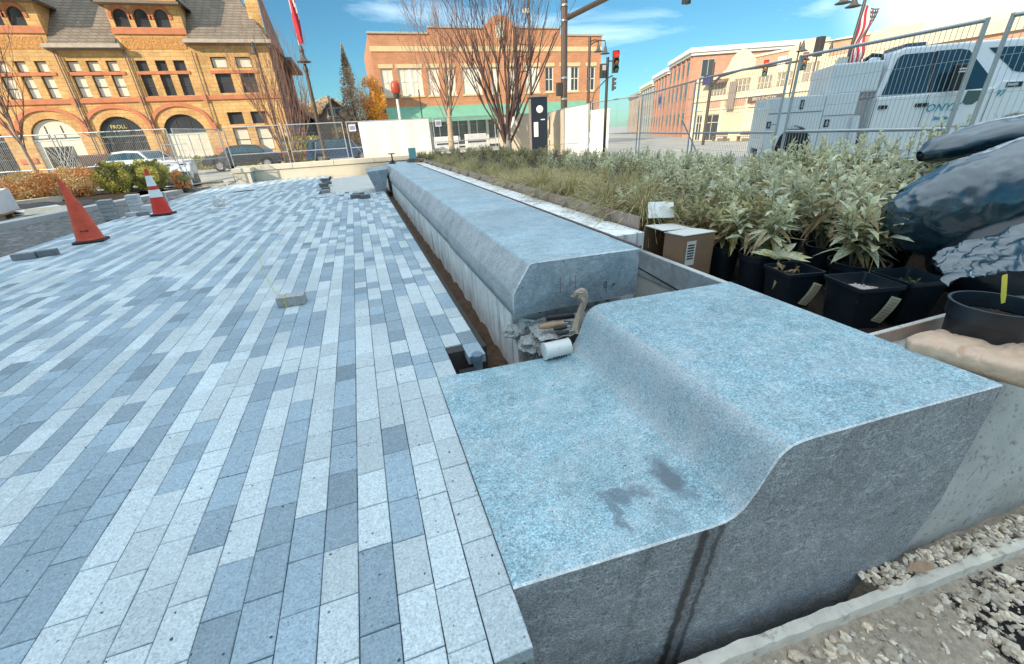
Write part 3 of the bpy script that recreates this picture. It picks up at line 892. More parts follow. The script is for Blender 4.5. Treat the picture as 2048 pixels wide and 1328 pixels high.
for (x, y, z, r, h, lb, sd_, ml, st, ph, ll) in rows:
    t = round_pot('round_pot', x, y, z, r, h, lb)
    t.rotation_euler[2] = 0
    sage_mesh(sd_, st+3, ph*1.15, ll*1.38, .045, .66, .14, 15, .34).build('potted_plant', [ml, M_dry, M_stem], t, loc=(.035, .045, h*.78))
    if sd_ == 420:
        rosette = MB(); rr = random.Random(5)
        c0 = Vector((-.06, -.20, .06))
        for k in range(11):
            a = k*2.4; e = .15 + .09*(k % 5); d = Vector((math.cos(a)*math.cos(e), math.sin(a)*math.cos(e), math.sin(e)))
            d = (d + Vector((-.1, -.5, .35))*.5).normalized()
            sd2 = d.cross(Vector((0, -.6, .8))).normalized()
            rosette.leaf(c0, d, sd2, rr.uniform(.17, .24), .052, .25, .15)
        rosette.tube([(0, -.06, 0), (-.02, -.14, .07), c0], [.004, .004, .003], 5)
        rosette.build('hanging_rosette', M_sage, t, loc=(0, 0, h*.8))
        stake(t, (.06, -.125, h*.80), R(14), .042, .19, R(35))
    if sd_ == 410: stake(t, (-.06, -.10, h*.75), R(-6), .03, .20, R(30))
    if sd_ == 440: stake(t, (-.12, -.155, h*.80), R(16), .032, .15, R(30))
for k, (x, y) in enumerate(((4.25, 2.95), (4.55, 3.35), (4.75, 2.75), (5.0, 3.2), (3.95, 3.3), (4.4, 3.8), (5.15, 2.55), (4.6, 2.25))):
    t = round_pot('round_pot', x, y, .13 + .05*(k % 3), .13, .28, 'round black pot of sage leaves in the packed block of pots before the truck fence', 'packed block of potted sage plants')
    sage_mesh(700+k, 11, .55 if k < 8 else .42, .16, .036, .75, .16, 16).build('potted_plant', [M_sage, M_dry, M_stem], t, loc=(0, 0, .22))
# back row of pots beyond
k = 0
for (x, y) in ((5.35, 4.05), (5.62, 3.90), (5.90, 3.74), (6.18, 3.55)):
    k += 1
    t = round_pot('round_pot', x, y, .34, .135, .29, ['leftmost round black pot in the row half hidden behind sage leaves', 'second round black pot in the row half hidden behind sage leaves', 'third round black pot in the back row, bushy plant above it', 'round black pot with bright rim ring beside the dark tarpaulin'][k-1])
    if k < 4: sage_mesh(600+k, 11, .52, .17, .036, .8, .12, 16).build('potted_plant', [M_sage, M_dry, M_stem], t, loc=(0, 0, .22))
for k, (x, y, hh) in enumerate(((5.9, 4.3, .55), (6.3, 4.05, .55), (6.6, 3.65, .6), (6.75, 3.3, .6), (6.5, 3.0, .5), (6.95, 2.95, .62), (5.5, 4.6, .5))):
    o = sage_mesh(640+k, 11, hh*1.15, .18, .038, .75, .10, 17).build('perennial_plant', [M_sage, M_dry, M_stem], loc=(x, y, .40 + .1*(k > 1)))
    tag(o, 'tall silvery perennial standing against the fence by the white truck', 'plant', 'tall perennials by the truck fence')
t = round_pot('round_pot', 2.74, .98, .10, .165, .40, 'big round black pot in the dark behind the paper bag')
stake(t, (-.02, .0, .40), R(20), .022, .15, R(0))

# ------------------------------------------------------------------ cardboard box and white card
M_card = mat('brown_cardboard', (0.25, 0.145, 0.085), 0.85, var=0.12, scale=9)
M_cardw = mat('bleached_cardboard', (0.62, 0.60, 0.55), 0.8, var=0.08, scale=12)
t = empty('cardboard_box', (2.335, 2.66, .085), 0, 'open brown cardboard box with bleached top flaps behind the concrete upstand', 'box')
w = MB()
w.box(0, .0, 0, .30, .006, .44); w.box(0, .504, 0, .30, .51, .44); w.box(.294, .006, 0, .30, .504, .44); w.box(.006, .006, 0, .294, .504, .006)
w.box(0, .0065, 0, .005, .24, .44)
w.build('carton', M_card, t)
w = MB(); w.M = Matrix.Translation((0, .51, .44)) @ Matrix.Rotation(R(3), 4, 'Y')
w.box(-.01, -.25, 0, .31, .0, .006); w.M = Matrix.Translation((0, 0, .446)) @ Matrix.Rotation(R(-4), 4, 'X'); w.box(-.005, .0, 0, .31, .25, .006)
w.build('top_flap', M_cardw, t)
w = MB(); w.box(.03, -.002, .20, .12, -.0005, .40); o = w.build('shipping_label', M_cardw, t)
w = MB()
for k in range(6): w.box(.042, -.0032, .25+.022*k, .106, -.0022, .262+.022*k)
w.build('printed_lines', M_ink, o)
w = MB(); w.M = Matrix.Translation((2.45, 3.30, .56)) @ Matrix.Rotation(R(-28), 4, 'Z') @ Matrix.Rotation(R(-42), 4, 'X')
w.box(0, 0, 0, .23, .004, .17)
tag(w.build('white_card', plain('white_card', (0.80, 0.80, 0.77), 0.6)), 'blank white card leaning between straw grass and the pots', 'card')
w = MB(); w.M = Matrix.Translation((4.45, 2.5, .50)) @ Matrix.Rotation(R(-35), 4, 'Z') @ Matrix.Rotation(R(20), 4, 'Y')
w.box(0, 0, 0, .16, .003, .20); w.box(-.28, -.05, -.02, -.08, -.046, .14)
tag(w.build('white_sheet', MATS['white_card']), 'pieces of white sheet showing among the sage leaves by the tarpaulin', 'sheet')

# ------------------------------------------------------------------ tarpaulin heap and paper bag
m, nt, b = _nodes('dark_plastic_sheet')
p = _pos(nt)
n1 = _noise(nt, p, 4, 5, .55, .6, stretch=(1, 3.5, 2)); n2 = _noise(nt, p, 17, 6, .7, .9, stretch=(1, 2.2, 1))
c = _mix(nt, (0.008, 0.034, 0.052), (0.016, 0.060, 0.085), _ramp(nt, n1, [(.45, 0), (.75, 1)]))
nt.links.new(c, b.inputs['Base Color']); b.inputs['Roughness'].default_value = .24; b.inputs['Specular IOR Level'].default_value = 1.0; b.inputs['Coat Weight'].default_value = .4; b.inputs['Coat Roughness'].default_value = .22
rd = nt.nodes.new('ShaderNodeTexNoise'); rd.noise_type = 'RIDGED_MULTIFRACTAL'; rd.inputs['Scale'].default_value = 3.2; rd.inputs['Detail'].default_value = 5; rd.inputs['Distortion'].default_value = .8
mpn = nt.nodes.new('ShaderNodeMapping'); mpn.inputs['Scale'].default_value = (1, 2.6, 2.2); mpn.inputs['Rotation'].default_value = (.2, .3, .5); nt.links.new(p, mpn.inputs[0]); nt.links.new(mpn.outputs[0], rd.inputs['Vector'])
_bump(nt, b, rd.outputs['Fac'], .55, .035)
M_tarp = m
def loft(mb, rings):
    n = len(rings[0]); vs = [v for r in rings for v in r]
    mb.add(vs, [(i*n+j, i*n+(j+1) % n, (i+1)*n+(j+1) % n, (i+1)*n+j) for i in range(len(rings)-1) for j in range(n)])
def heap(mb, path, n=90, sd_=0, drop=1.0):
    """path: (centre, half width across, half height)"""
    rings = []
    for i, (c, wx, hz) in enumerate(path):
        a = Vector(path[max(i-1, 0)][0]); bq = Vector(path[min(i+1, len(path)-1)][0]); d = (bq - a).normalized()
        sx = d.cross(Vector((0, 0, 1))).normalized(); sz = sx.cross(d)
        ring = []
        for k in range(n):
            t = 2*math.pi*k/n
            sn = math.sin(t); co = Vector(c) + sx*math.cos(t)*wx + sz*(sn*hz if sn > 0 else sn*hz*drop)
            co += (co - Vector(c)).normalized()*min(1, wx*8)*(0.035*noise.noise(co*3 + Vector((sd_, 0, 0))) - .030*abs(noise.noise(Vector((co.x*5, co.y*9, co.z*2.5)))) - .014*abs(noise.noise(co*17)))
            ring.append(co)
        rings.append(ring)
    loft(mb, rings)
tp = empty('tarpaulin', (0, 0, 0), 0, 'dark blue black plastic tarpaulin humped over a heap at the right edge', 'tarpaulin')
def spl(path, m_):
    out = []
    for i in range(len(path)-1):
        for k in range(m_):
            t = k/m_
            (c0, w0, h0), (c1, w1, h1) = path[i], path[i+1]
            out.append((Vector(c0).lerp(Vector(c1), t), w0+(w1-w0)*t, h0+(h1-h0)*t))
    out.append(path[-1]); return out
w = MB()
heap(w, spl([((3.24, 1.95, .72), .01, .01), ((3.26, 1.94, .72), .10, .09), ((3.34, 1.88, .735), .18, .165), ((3.55, 1.78, .77), .25, .25), ((3.85, 1.66, .83), .30, .30), ((4.3, 1.5, .92), .33, .36), ((4.9, 1.3, 1.0), .33, .42)], 14), drop=1.7)
w.v = [(x+.13, y-.02, z) for x, y, z in w.v]; w.build('hump', M_tarp, tp, smooth=80)
w = MB()
heap(w, spl([((4.28, 2.34, 1.0), .05, .05), ((4.36, 2.30, 1.03), .13, .10), ((4.5, 2.22, 1.07), .16, .12), ((4.9, 2.05, 1.17), .22, .12), ((5.6, 1.8, 1.26), .26, .16)], 5), sd_=5)
w.build('rear_hump', M_tarp, tp, smooth=80)
w = MB()
def flap(u, v):
    # u along the hem (from lower left tip to the right), v up
    a = Vector((2.86, 1.26, .485)).lerp(Vector((3.75, 1.00, .66)), u); b_ = Vector((2.98, 1.42, .60)).lerp(Vector((3.85, 1.22, .86)), u)
    q = a.lerp(b_, v)
    q.z += .02*math.sin(u*9) * (1-v) + .02*noise.noise((u*7, v*5, 0))
    q.y += .05*abs(noise.noise((u*7, v*3, 3))) + .025*abs(noise.noise((u*19, v*7, 5))) - .03
    return q
NU, NV = 120, 36
for lay_ in (0.0, -.006):
    vs = [flap(i/NU, j/NV) + Vector((0, 0, lay_)) for j in range(NV+1) for i in range(NU+1)]
    w.add(vs, [(j*(NU+1)+i, j*(NU+1)+i+1, (j+1)*(NU+1)+i+1, (j+1)*(NU+1)+i) for j in range(NV) for i in range(NU)])
o = w.build('flap', M_tarp, tp, smooth=80)
w = MB(); cg = flap(.12, .06); n_ = 14
w.M = Matrix.Translation(cg + Vector((0, -.006, .010))) @ Matrix.Rotation(R(55), 4, 'X')
rg = []
for k in range(n_):
    t_ = 2*math.pi*k/n_
    for rr_ in (.009, .018): rg.append((math.cos(t_)*rr_, math.sin(t_)*rr_, .002 if rr_ < .01 else 0))
w.add(rg, [(2*k, 2*k+1, (2*k+3) % (2*n_), (2*k+2) % (2*n_)) for k in range(n_)])
w.build('grommet', plain('zinc', (0.6, 0.62, 0.62), 0.35, 0.8), o)
# black lump under the sheet, standing in for the deep shade there
w = MB()
heap(w, spl([((3.45, 1.60, .40), .02, .02), ((3.6, 1.55, .42), .22, .24), ((4.2, 1.35, .50), .34, .36), ((5.0, 1.1, .55), .4, .42)], 4), sd_=9)
w.build('under_sheet_shade', M_pot, tp, smooth=80)

m, nt, b = _nodes('tan_paper')
p = _pos(nt)
c = _mix(nt, (0.62, 0.43, 0.30), _ramp(nt, _noise(nt, p, 11, 5), [(.3, .85), (.7, 1.12)]), 1, 'MULTIPLY')
nt.links.new(c, b.inputs['Base Color']); b.inputs['Roughness'].default_value = .8
_bump(nt, b, _noise(nt, p, 16, 5, .6, .6), .6, .02)
w = MB(); NU, NV = 110, 60
def bag(u, v):
    ang = v*2*math.pi
    L = 0.66*u
    hw = 0.215*min(1.0, (u/.10)**.5 if u < .10 else 1)*(1 - .10*u); hh = .048*min(1.0, (u/.14)**.6 if u < .14 else 1)*(1 + .25*u)
    if u > .93: hw *= 1 - ((u-.93)/.07)**2*.6; hh *= 1 - ((u-.93)/.07)**2*.8
    cs, sn = math.cos(ang), math.sin(ang)
    x_ = hw*math.copysign(abs(cs)**.55, cs); z_ = hh*math.copysign(abs(sn)**.5, sn)
    q = Vector((x_, -L, z_))
    f = .016*noise.noise((u*3, x_*6, 1)) - .012*math.exp(-(noise.noise((u*2.6, x_*4, 7))/.035)**2) - .005*math.exp(-(noise.noise((u*6, x_*9, 3))/.05)**2) + .005 - .032*math.exp(-((u-.52)/.07)**2 - ((x_+.02)/.05)**2) - .02*math.exp(-((u-.75)/.03)**2)
    if sn > 0: q.z += f*1.5
    return q
vs = [bag(i/NU, j/NV) for i in range(NU+1) for j in range(NV)]
w.add(vs, [(i*NV+j, i*NV+(j+1) % NV, (i+1)*NV+(j+1) % NV, (i+1)*NV+j) for i in range(NU) for j in range(NV)])
o = w.build('paper_bag', m, smooth=80)
o.location = (2.485, 1.13, .306); o.rotation_euler = (R(-3), R(6), R(10))
tag(o, 'crumpled tan paper bag lying behind the right corner of the stepped stone', 'bag')

# ------------------------------------------------------------------ tools, tin and rag in the gap
M_black = mat('black_rubber', (0.018, 0.018, 0.02), 0.55, var=0.2, scale=30)
M_wood = mat('worn_wood', (0.36, 0.22, 0.13), 0.6, var=0.25, scale=30)
M_steel = plain('tool_steel', (0.35, 0.35, 0.35), 0.35, 0.9)
def handle_tool(name, a, b_, r, mtl, label, ridges=0, blade=True):
    t = empty(name, a, 0, label, 'hand tool')
    a = Vector(a); b_ = Vector(b_) - a; d = b_.normalized()
    mb = MB()
    pts = []; rs = []
    for k in range(13):
        q = k/12; pts.append(b_*q); rs.append(r*(0.72 + .36*math.sin(min(1, q*1.25)*math.pi*.85)) if not ridges else r*(1 - .06*(k % 2)))
    mb.tube(pts, rs, 14); mb.build('grip', mtl, t, smooth=40)
    if blade:
        mb = MB(); e = b_; mb.tube([e, e + d*.03, e + d*.05 + Vector((0, 0, -.015)), e + d*.08 + Vector((0, 0, -.02))], .0055, 8)
        x = d.cross(Vector((0, 0, 1))).normalized()
        p0 = e + d*.07 + Vector((0, 0, -.026))
        mb.add([p0 - x*.045, p0 + x*.045, p0 + d*.16 + x*.012, p0 + d*.16 - x*.012] + [p0 - x*.045 + Vector((0, 0, .003)), p0 + x*.045 + Vector((0, 0, .003)), p0 + d*.16 + x*.012 + Vector((0, 0, .003)), p0 + d*.16 - x*.012 + Vector((0, 0, .003))],
               [(3, 2, 1, 0), (4, 5, 6, 7), (0, 1, 5, 4), (1, 2, 6, 5), (2, 3, 7, 6), (3, 0, 4, 7)])
        mb.build('blade', M_steel, t)
    return t
handle_tool('trowel', (1.015, 2.375, .197), (1.20, 2.335, .200), .024, M_black, 'trowel with thick black grip tucked under the cut coping stone', 1)
handle_tool('trowel', (.925, 2.287, .186), (1.09, 2.262, .190), .021, M_wood, 'trowel with pale wooden handle in the gap beside the stone')
handle_tool('jointing_tool', (1.01, 2.245, .172), (1.10, 2.235, .174), .014, M_black, 'jointing tool with slim black grip, upper of the pair by the tin', 0)
handle_tool('jointing_tool', (1.018, 2.215, .150), (1.10, 2.205, .152), .014, M_black, 'jointing tool with slim black grip, lower of the pair touching the tin', 0)
t = empty('paint_tin', (.905, 2.17, .065), 0, 'white splashed tin lying on its side against the stepped stone', 'tin')
mb = MB(); mb.M = Matrix.Rotation(R(90), 4, 'Y') @ Matrix.Rotation(R(0), 4, 'Z')
mb.lathe([(.053, 0), (.058, .002), (.058, .008), (.055, .010), (.055, .17), (.058, .172), (.058, .178)], 28); 
mb.build('tin_body', mat('splashed_white_tin', (0.66, 0.66, 0.63), 0.4, var=0.1, dirt=((0.20, 0.10, 0.07), 16, .63)), t, smooth=40)
mb = MB()
for k in range(6):
    a = R(-38); r_ = .0565; mb.box(.05+.017*k, -r_*math.cos(a)-.001, r_*math.sin(a)-.008, .058+.017*k, -r_*math.cos(a)+.001, r_*math.sin(a)+.010)
mb.build('printed_marks', M_ink, t)
# tan rag / strap standing up between the stones
mb = MB(); NU = 34; rr = random.Random(3)
ctr = [Vector((1.155, 2.20, .13)), Vector((1.165, 2.215, .19)), Vector((1.20, 2.235, .27)), Vector((1.225, 2.24, .335)), Vector((1.205, 2.235, .385)), Vector((1.18, 2.23, .372))]
def cat(t):
    t *= len(ctr)-1; i = min(int(t), len(ctr)-2); f = t-i
    p0, p1, p2, p3 = ctr[max(i-1, 0)], ctr[i], ctr[i+1], ctr[min(i+2, len(ctr)-1)]
    return 0.5*((2*p1) + (p2-p0)*f + (2*p0-5*p1+4*p2-p3)*f*f + (3*p1-p0-3*p2+p3)*f**3)
vs = []; K = 28
for i in range(NU+1):
    c_ = cat(i/NU); d = (cat(min(1, i/NU+.01)) - cat(max(0, i/NU-.01))).normalized(); x = d.cross(Vector((0, -1, .2))).normalized(); y_ = d.cross(x)
    wd = .030*(1 - .40*math.sin(math.pi*min(1, i/NU*1.1))); 
    for k in range(K):
        a = 2*math.pi*k/K; f = 1 + .50*math.sin(3*a + i*.10) + .30*noise.noise((math.cos(a)*1.5, math.sin(a)*1.5, i*.16)) + (.5*max(0, i/NU-.8)*5*(.5+noise.noise((math.cos(a)*3, math.sin(a)*3, 2))))
        vs.append(c_ + x*math.cos(a)*wd*f + y_*math.sin(a)*wd*.5*f)
mb.add(vs, [(i*K+j, i*K+(j+1) % K, (i+1)*K+(j+1) % K, (i+1)*K+j) for i in range(NU) for j in range(K)])
mb.add(vs[-K:], [tuple(range(K))])
for k in range(16):
    a = k*.9; q0 = ctr[4] + Vector((.012*math.cos(a), .010*math.sin(a), -.01)); q1 = q0 + Vector((.02*math.cos(a*1.7)-.02, .012*math.sin(a), .022+.01*math.sin(k*2.3))); q2 = q1 + Vector((-.014+.012*math.cos(a), .004, -.012*(k % 3)))
    mb.tube([q0, q1, q2], [.006, .0045, .003], 5)
tag(mb.build('work_glove', mat('tan_canvas', (0.42, 0.33, 0.25), 0.85, var=0.2, scale=25, bump=.6, bscale=60), smooth=70), 'tan canvas rag bunched upright between the coping and the stepped stone', 'rag')
t = empty('pipe_cap', (.515, 2.385, -.085), 0, 'grey blue plastic pipe cap standing in the gap of missing pavers', 'pipe')
mb = MB(); mb.lathe([(.030, 0), (.030, .07), (.036, .072), (.036, .092), (.038, .094), (.038, .112), (.034, .116), (.0, .117)], 24, cap=False)
mb.build('cap', mat('grey_blue_plastic', (0.13, 0.19, 0.24), 0.45), t, smooth=40)
mb = MB(); mb.box(.365, 2.222, -.07, .475, 2.285, -.004)
tag(mb.build('paver_offcut', M_pav), 'pale paver offcut lying at the corner of the stepped stone', 'paver')
w = bpy.data.objects['paver_offcut']

# ------------------------------------------------------------------ stones of the gravel yard
M_stone = mat('gravel_stone', (0.40, 0.36, 0.31), 0.85, var=0.3, scale=22)
nt = M_stone.node_tree
stones = []
for i in range(10):
    bm = bmesh.new(); bmesh.ops.create_icosphere(bm, subdivisions=1 if i < 7 else 2, radius=1)
    sx, sy, sz = RND.uniform(.8, 1.4), RND.uniform(.6, 1.0), RND.uniform(.45, .75)
    for v in bm.verts:
        k = 1 + .55*noise.noise(v.co*1.1 + Vector((i*7, 0, 0))) + .18*noise.noise(v.co*2.8)
        v.co = Vector((round(v.co.x*k*3.5)/3.5*.4 + v.co.x*k*.6, v.co.y*k, v.co.z*k)); v.co.x *= sx; v.co.y *= sy; v.co.z *= sz
    me = bpy.data.meshes.new('gravel'); bm.to_mesh(me); bm.free()
    stones.append(([tuple(v.co) for v in me.vertices], [tuple(p_.vertices) for p_ in me.polygons])); bpy.data.meshes.remove(me)
gb = MB(); rs = random.Random(77)
def kerb_y(x): return 0.615 - 0.075*(x-1.2)
def drop(x, y, r, z):
    vs, fs = stones[rs.randrange(10)]
    gb.M = Matrix.Translation((x, y, z)) @ Matrix.Rotation(rs.uniform(0, 6.28), 4, 'Z') @ Matrix.Rotation(rs.uniform(-.5, .5), 4, 'X') @ Matrix.Scale(r, 4)
    k = rs.uniform(.55, 1.35); wm = rs.uniform(-.04, .06)
    gb.col = (k*(1+wm), k, k*(1-wm))
    gb.add(vs, fs)
for i in range(5200):
    x = rs.uniform(.75, 3.3); y = rs.uniform(-.35, kerb_y(x)-.005)
    r = rs.choice((.0035, .004, .0045, .005, .006, .007, .008, .010, .012, .015, .019)) * rs.uniform(.8, 1.3)
    if noise.noise((x*2.2, y*2.2, 9)) < -.15 and rs.random() < .7: continue
    if rs.random() < .05: r = rs.uniform(.018, .032)
    drop(x, y, r, -.765 + .022*noise.noise((x*4, y*4, 1)) + r*.25)
for i in range(420):
    x = rs.uniform(1.95, 3.35); y = rs.uniform(kerb_y(x)+.075, kerb_y(x)+.16 + .03*noise.noise((x*3, 0, 0)))
    r = rs.uniform(.008, .020); drop(x, y, r, -.715 + r*.3 + .02*rs.random())
nm, nn, nb = _nodes('gravel_stones')
pp = _pos(nn); va = nn.nodes.new('ShaderNodeVertexColor'); va.layer_name = 'tint'
cc = _mix(nn, (0.66, 0.56, 0.44), va.outputs[0], 1, 'MULTIPLY')
cc = _mix(nn, cc, _ramp(nn, _noise(nn, pp, 60, 4), [(.3, .7), (.7, 1.25)]), 1, 'MULTIPLY')
nn.links.new(cc, nb.inputs['Base Color']); nb.inputs['Roughness'].default_value = .85
gv = gb.build('gravel', nm)
tag(gv, kind='stuff'); gv['label'] = 'loose pale gravel scattered on the ground below the stone'; gv['category'] = 'gravel'
mb = MB(); mb.leaf((0, 0, 0), (1, -.15, 0), (.1, .9, .4), .16, .05, .1, .3)
o = mb.build('fallen_leaf', mat('tan_dead_leaf', (0.42, 0.27, 0.17), 0.7, var=.2, scale=20)); o.location = (2.16, .64, -.672)
tag(o, 'tan dead leaf lying on the gravel at the foot of the stone', 'leaf')
# ------------------------------------------------------------------ buildings
def brickmat(name, c1, c2, mortar, sc, bw=0.5, rh=0.25, var=0.25, ms=0.018):
    m, nt, b = _nodes(name)
    p = _pos(nt)
    sp = nt.nodes.new('ShaderNodeSeparateXYZ'); nt.links.new(p, sp.inputs[0])
    ad = nt.nodes.new('ShaderNodeMath'); ad.operation = 'ADD'
    nt.links.new(sp.outputs[0], ad.inputs[0]); nt.links.new(sp.outputs[1], ad.inputs[1])
    cb = nt.nodes.new('ShaderNodeCombineXYZ'); nt.links.new(ad.outputs[0], cb.inputs[0]); nt.links.new(sp.outputs[2], cb.inputs[1])
    br = nt.nodes.new('ShaderNodeTexBrick')
    br.inputs['Color1'].default_value = (*c1, 1); br.inputs['Color2'].default_value = (*c2, 1); br.inputs['Mortar'].default_value = (*mortar, 1)
    br.inputs['Scale'].default_value = sc; br.inputs['Brick Width'].default_value = bw; br.inputs['Row Height'].default_value = rh
    br.inputs['Mortar Size'].default_value = ms; br.inputs['Bias'].default_value = -0.1
    nt.links.new(cb.outputs[0], br.inputs['Vector'])
    c = _mix(nt, br.outputs['Color'], _ramp(nt, _noise(nt, p, 0.9, 5), [(.3, 1-var), (.7, 1+var)]), 1, 'MULTIPLY')
    c = _mix(nt, c, _ramp(nt, _noise(nt, p, 9, 4), [(.3, .85), (.7, 1.15)]), 1, 'MULTIPLY')
    nt.links.new(c, b.inputs['Base Color']); b.inputs['Roughness'].default_value = .88
    _bump(nt, b, br.outputs['Fac'], -.5, .02)
    return m
M_glass = mat('window_pane', (0.055, 0.06, 0.065), 0.06, var=.2, scale=.5, spec=.8)
M_glassl = mat('window_blind', (0.76, 0.69, 0.56), 0.35, var=.12, scale=1.2, spec=.6)
M_blind2 = mat('mid_grey_blind', (0.36, 0.31, 0.25), 0.3, var=.25, scale=1.5, spec=.6)  # darker blind for the upper windows of the cream row
M_whitef = mat('white_frame', (0.74, 0.72, 0.66), 0.6, var=.08)
M_brownf = mat('brown_frame', (0.10, 0.045, 0.03), 0.6, var=.2)

def wall_holes(mb, x0, x1, z0, z1, holes, y=0.0, depth=0.3):
    """front wall plane facing -Y with rectangular or arched openings and their reveals.
    holes: (xa, xb, za, zb, arch_rise)"""
    xs = sorted({x0, x1, *[h[0] for h in holes], *[h[1] for h in holes]})
    zs = sorted({z0, z1, *[h[2] for h in holes], *[h[3] for h in holes]})
    for i in range(len(xs)-1):
        for j in range(len(zs)-1):
            cx, cz = (xs[i]+xs[i+1])/2, (zs[j]+zs[j+1])/2
            if any(h[0] < cx < h[1] and h[2] < cz < h[3] for h in holes): continue
            mb.quad((xs[i], y, zs[j]), (xs[i+1], y, zs[j]), (xs[i+1], y, zs[j+1]), (xs[i], y, zs[j+1]))
    for h in holes:
        xa, xb, za, zb = h[:4]; rise = h[4] if len(h) > 4 else 0
        if rise:
            n = 16; cx = (xa+xb)/2; hw = (xb-xa)/2; zs_ = zb - rise
            cv = [(cx - hw*math.cos(math.pi*k/n), zs_ + rise*math.sin(math.pi*k/n)) for k in range(n+1)]
            for k in range(n):
                (ax, az), (bx, bz) = cv[k], cv[k+1]
                mb.quad((ax, y, az), (bx, y, bz), (bx, y, zb), (ax, y, zb))
                mb.quad((ax, y, az), (ax, y+depth, az), (bx, y+depth, bz), (bx, y, bz))
            top = zs_
        else:
            top = zb
            mb.quad((xa, y, zb), (xa, y+depth, zb), (xb, y+depth, zb), (xb, y, zb))
        mb.quad((xa, y, za), (xa, y+depth, za), (xa, y+depth, top), (xa, y, top))
        mb.quad((xb, y, top), (xb, y+depth, top), (xb, y+depth, za), (xb, y, za))
        mb.quad((xa, y+depth, za), (xa, y, za), (xb, y, za), (xb, y+depth, za))
def window(parent, xa, xb, za, zb, y, frame, pane, rail=None, mull=0, fw=.06, rise=0, d=.05, name='window'):
    """a window: frame, with the pane as its sub-part; y = front face of the frame"""
    mb = MB()
    def fr(ax, az, bx, bz): mb.box(ax, y, az, bx, y+d, bz)
    fr(xa, za, xa+fw, zb - rise); fr(xb-fw, za, xb, zb - rise); fr(xa+fw, za, xb-fw, za+fw)
    if not rise: fr(xa+fw, zb-fw, xb-fw, zb)
    else:
        n = 12; cx = (xa+xb)/2; hw = (xb-xa)/2
        for k in range(n):
            t0, t1 = math.pi*k/n, math.pi*(k+1)/n
            o0 = (cx-hw*math.cos(t0), zb-rise+rise*math.sin(t0)); o1 = (cx-hw*math.cos(t1), zb-rise+rise*math.sin(t1))
            i0 = (cx-(hw-fw)*math.cos(t0), zb-rise+(rise-fw)*math.sin(t0)); i1 = (cx-(hw-fw)*math.cos(t1), zb-rise+(rise-fw)*math.sin(t1))
            mb.quad((o0[0], y, o0[1]), (i0[0], y, i0[1]), (i1[0], y, i1[1]), (o1[0], y, o1[1]))
    if rail: fr(xa+fw, za+(zb-za)*rail-fw*.4, xb-fw, za+(zb-za)*rail+fw*.4)
    for k in range(mull):
        x = xa + (xb-xa)*(k+1)/(mull+1); fr(x-fw*.4, za+fw, x+fw*.4, zb-max(fw, rise*.35))
    o = mb.build(name, frame, parent)
    mb = MB()
    if rise:
        n = 12; cx = (xa+xb)/2; hw = (xb-xa)/2
        pts = [(xa, y+d*.6, za), (xb, y+d*.6, za)] + [(cx+hw*math.cos(math.pi*k/n), y+d*.6, zb-rise+rise*math.sin(math.pi*k/n)) for k in range(n+1)]
        mb.add(pts, [tuple(range(len(pts)))])
    else: mb.quad((xa, y+d*.6, za), (xb, y+d*.6, za), (xb, y+d*.6, zb), (xa, y+d*.6, zb))
    mb.build('pane', pane, o)
    return o
FONT_N = 0
def text(body, size, mtl, parent, loc, rot=(R(90), 0, 0), name='lettering', ext=.006, align='CENTER', sx=1.0, shear=0.0):
    c = bpy.data.curves.new(name, 'FONT'); c.body = body; c.size = size; c.extrude = ext; c.align_x = align; c.align_y = 'CENTER'; c.shear = shear
    c.resolution_u = 2
    c.materials.append(mtl)
    o = bpy.data.objects.new(name, c); COL.objects.link(o); o.parent = parent; o.location = loc; o.rotation_euler = rot; o.scale = (sx, 1, 1)
    return o

# ---- the buff stone hall with red bands
M_buff = brickmat('buff_ashlar', (0.60, 0.335, 0.125), (0.68, 0.43, 0.18), (0.48, 0.27, 0.11), 1.0, .62, .24, .26)
M_red = mat('red_sandstone', (0.56, 0.20, 0.10), .85, var=.18, scale=2.5)
M_carv = mat('carved_terracotta', (0.56, 0.27, 0.09), .9, var=.3, scale=7, bump=1.0, bscale=9, bdist=.08)
M_slate = brickmat('slate_shingle', (0.235, 0.185, 0.135), (0.18, 0.14, 0.10), (0.09, 0.07, 0.055), 1.0, .5, .2, .10, .02)
M_copper = mat('dark_gutter', (0.20, 0.15, 0.12), .6, var=.2)
M_shadewall = brickmat('shaded_side_stone', (0.24, 0.13, 0.10), (0.28, 0.155, 0.115), (0.18, 0.10, 0.08), 1.0, .7, .3, .15)  # side wall stone darkened in its colour for the shade it stands in
st = empty('stone_hall', (-13, 40, 0), 0, 'buff stone hall with red bands, round arches and steep slate roofs', 'building')
def L(x): return x + 13.0
DEP = .21
holes = []; win = []
small = lambda a, b, z0=6.36, z1=6.96: (L(a), L(b), z0, z1)
layout = [((-19.48, -18.9), (-18.45, -17.82), 1), ((-20.52, -19.9), None, 1), ((-16.8, -16.13), (-15.73, -15.05), 1), ((-14.65, -14.01), None, 1), ((-12.98, -12.32), (-11.85, -11.2), 0), ((-10.78, -10.09), None, 0), ((-24.6, -23.9), (-23.5, -22.8), 1), ((-22.4, -21.8), None, 1)]
for a, b_, bl in layout:
    for q in (a, b_):
        if not q: continue
        holes.append((L(q[0]), L(q[1]), 6.34, 6.97)); win.append((L(q[0]), L(q[1]), 6.34, 6.97, 0, 0, bl))
        holes.append((L(q[0]), L(q[1]), 4.84, 6.14)); win.append((L(q[0]), L(q[1]), 4.84, 6.14, .47, 0, bl))
